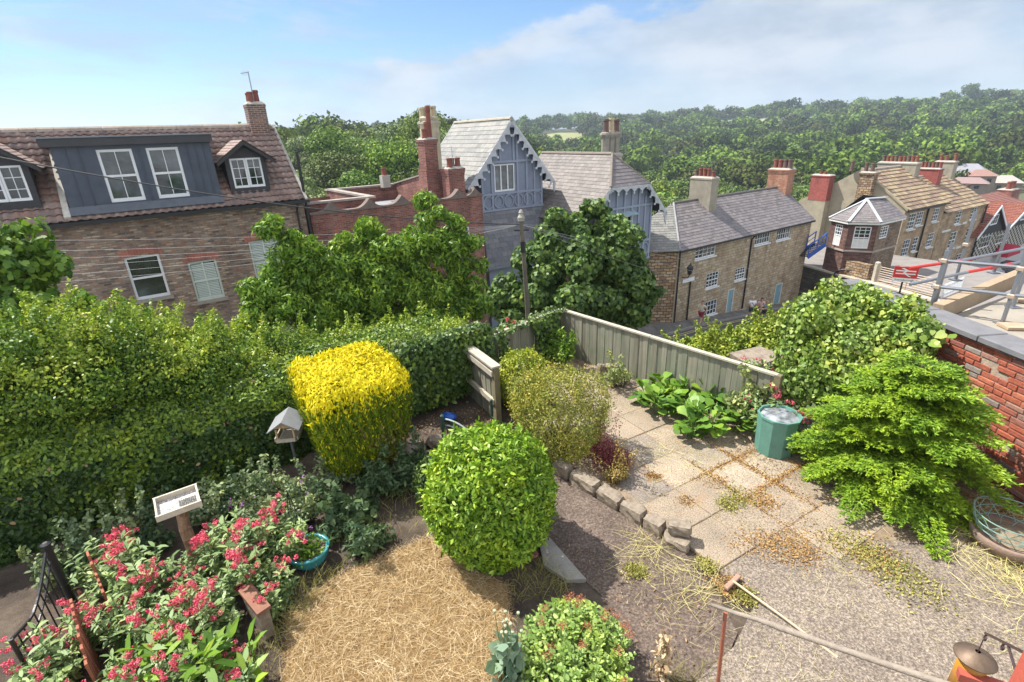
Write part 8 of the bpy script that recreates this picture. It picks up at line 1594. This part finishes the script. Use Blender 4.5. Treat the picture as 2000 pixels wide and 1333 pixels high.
def SIT():
    return dict(pelvis=(0, 0, .16), waist=(0, .06, .34), chest=(0, .08, .58), neck=(0, .05, .72), headb=(0, .02, .80), headt=(0, .02, .90), shl=(.18, .08, .63), ell=(.26, -.05, .42), wrl=(.16, -.28, .40), hdl=(.10, -.34, .42), shr=(-.18, .08, .63), elr=(-.26, -.05, .42), wrr=(-.16, -.28, .42), hdr=(-.10, -.34, .44),
        hpl=(.10, -.04, .14), knl=(.14, -.42, .42), anl=(.13, -.55, .08), tol=(.14, -.70, .04), hpr=(-.10, -.04, .14), knr=(-.14, -.42, .38), anr=(-.13, -.72, .07), tor=(-.14, -.86, .05))
def pave_at(px, py, D_): fr = Frame(56, D_); u, z = on(fr, px, py); p = fr.world(u, 0, 0); s = float(sz(p.x, p.y)); p.z = float(road_z(s))+.12; return p
cream = pbr('cream_cloth', (.55, .52, .40), .9, .2, 8); maroon = pbr('maroon_cloth', (.22, .03, .05), .9, .2, 8); whitec = pbr('white_cloth', (.75, .77, .82), .9, .1, 8); navy = pbr('navy_cloth', (.03, .035, .05), .9); aqua = pbr('aqua_cloth', (.20, .50, .62), .9); pink = pbr('pink_cloth', (.65, .45, .42), .9); brownh = pbr('brown_hair', (.07, .04, .025), .8, .4, 20); greyh = pbr('grey_hair', (.38, .35, .31), .8, .3, 20); blondh = pbr('fair_hair', (.45, .32, .16), .8, .3, 20)
w_ = person(pave_at(1367, 641, 19.6), FE.rot+math.pi*.5+.1+math.pi, ST(.34, .16), 'person in cream top and maroon shorts striding along the pavement with a rucksack', cream, maroon, brownh); mb = MB(); mb.rbox((0, .20, 1.25), (.26, .14, .38), bev=.04); mb.build('rucksack', navy, w_)
m_ = person(pave_at(1463, 640, 18.9), FE.rot+math.pi*.72, ST(.10, .06), 'person in white shirt and dark shorts standing with a black shoulder strap', whitec, navy, greyh); mb = MB(); mb.tube([(.17, -.02, 1.46), (.0, .155, 1.25), (-.2, .12, .98), (-.2, -.1, .98), (0, -.16, 1.22), (.17, -.05, 1.46)], .018, 5); mb.rbox((-.25, .05, .92), (.09, .22, .16), bev=.02); mb.build('shoulder_bag', blackp, m_)
person(pave_at(1484, 612, 20.35), FE.rot+math.pi*1.6, SIT(), 'person with dark hair in pale pink top sitting against the stone house wall', pink, navy, brownh, long_hair=True)
person(pave_at(1493, 622, 19.6), FE.rot+math.pi*1.35, SIT(), 'fair haired person in aqua top sitting on the pavement with legs stretched out', aqua, navy, blondh, long_hair=True)

# ------------------------------------------------------------------ the summer air over the valley
mb = MB(); mb.box(-1600, 1600, -60, 1600, -40, 75); hzo = mb.build('haze', None if False else bark); hm = bpy.data.materials.new('summer_haze'); hm.use_nodes = True; t_ = hm.node_tree; t_.nodes.clear(); o_ = t_.nodes.new('ShaderNodeOutputMaterial'); v_ = t_.nodes.new('ShaderNodeVolumePrincipled'); v_.inputs['Density'].default_value = .0003; v_.inputs['Color'].default_value = (.72, .84, 1, 1); v_.inputs['Anisotropy'].default_value = .2; t_.links.new(v_.outputs[0], o_.inputs['Volume']); hzo.data.materials.clear(); hzo.data.materials.append(hm); tag(hzo, 'thin blue summer haze lying over the valley', 'haze', kind='stuff')
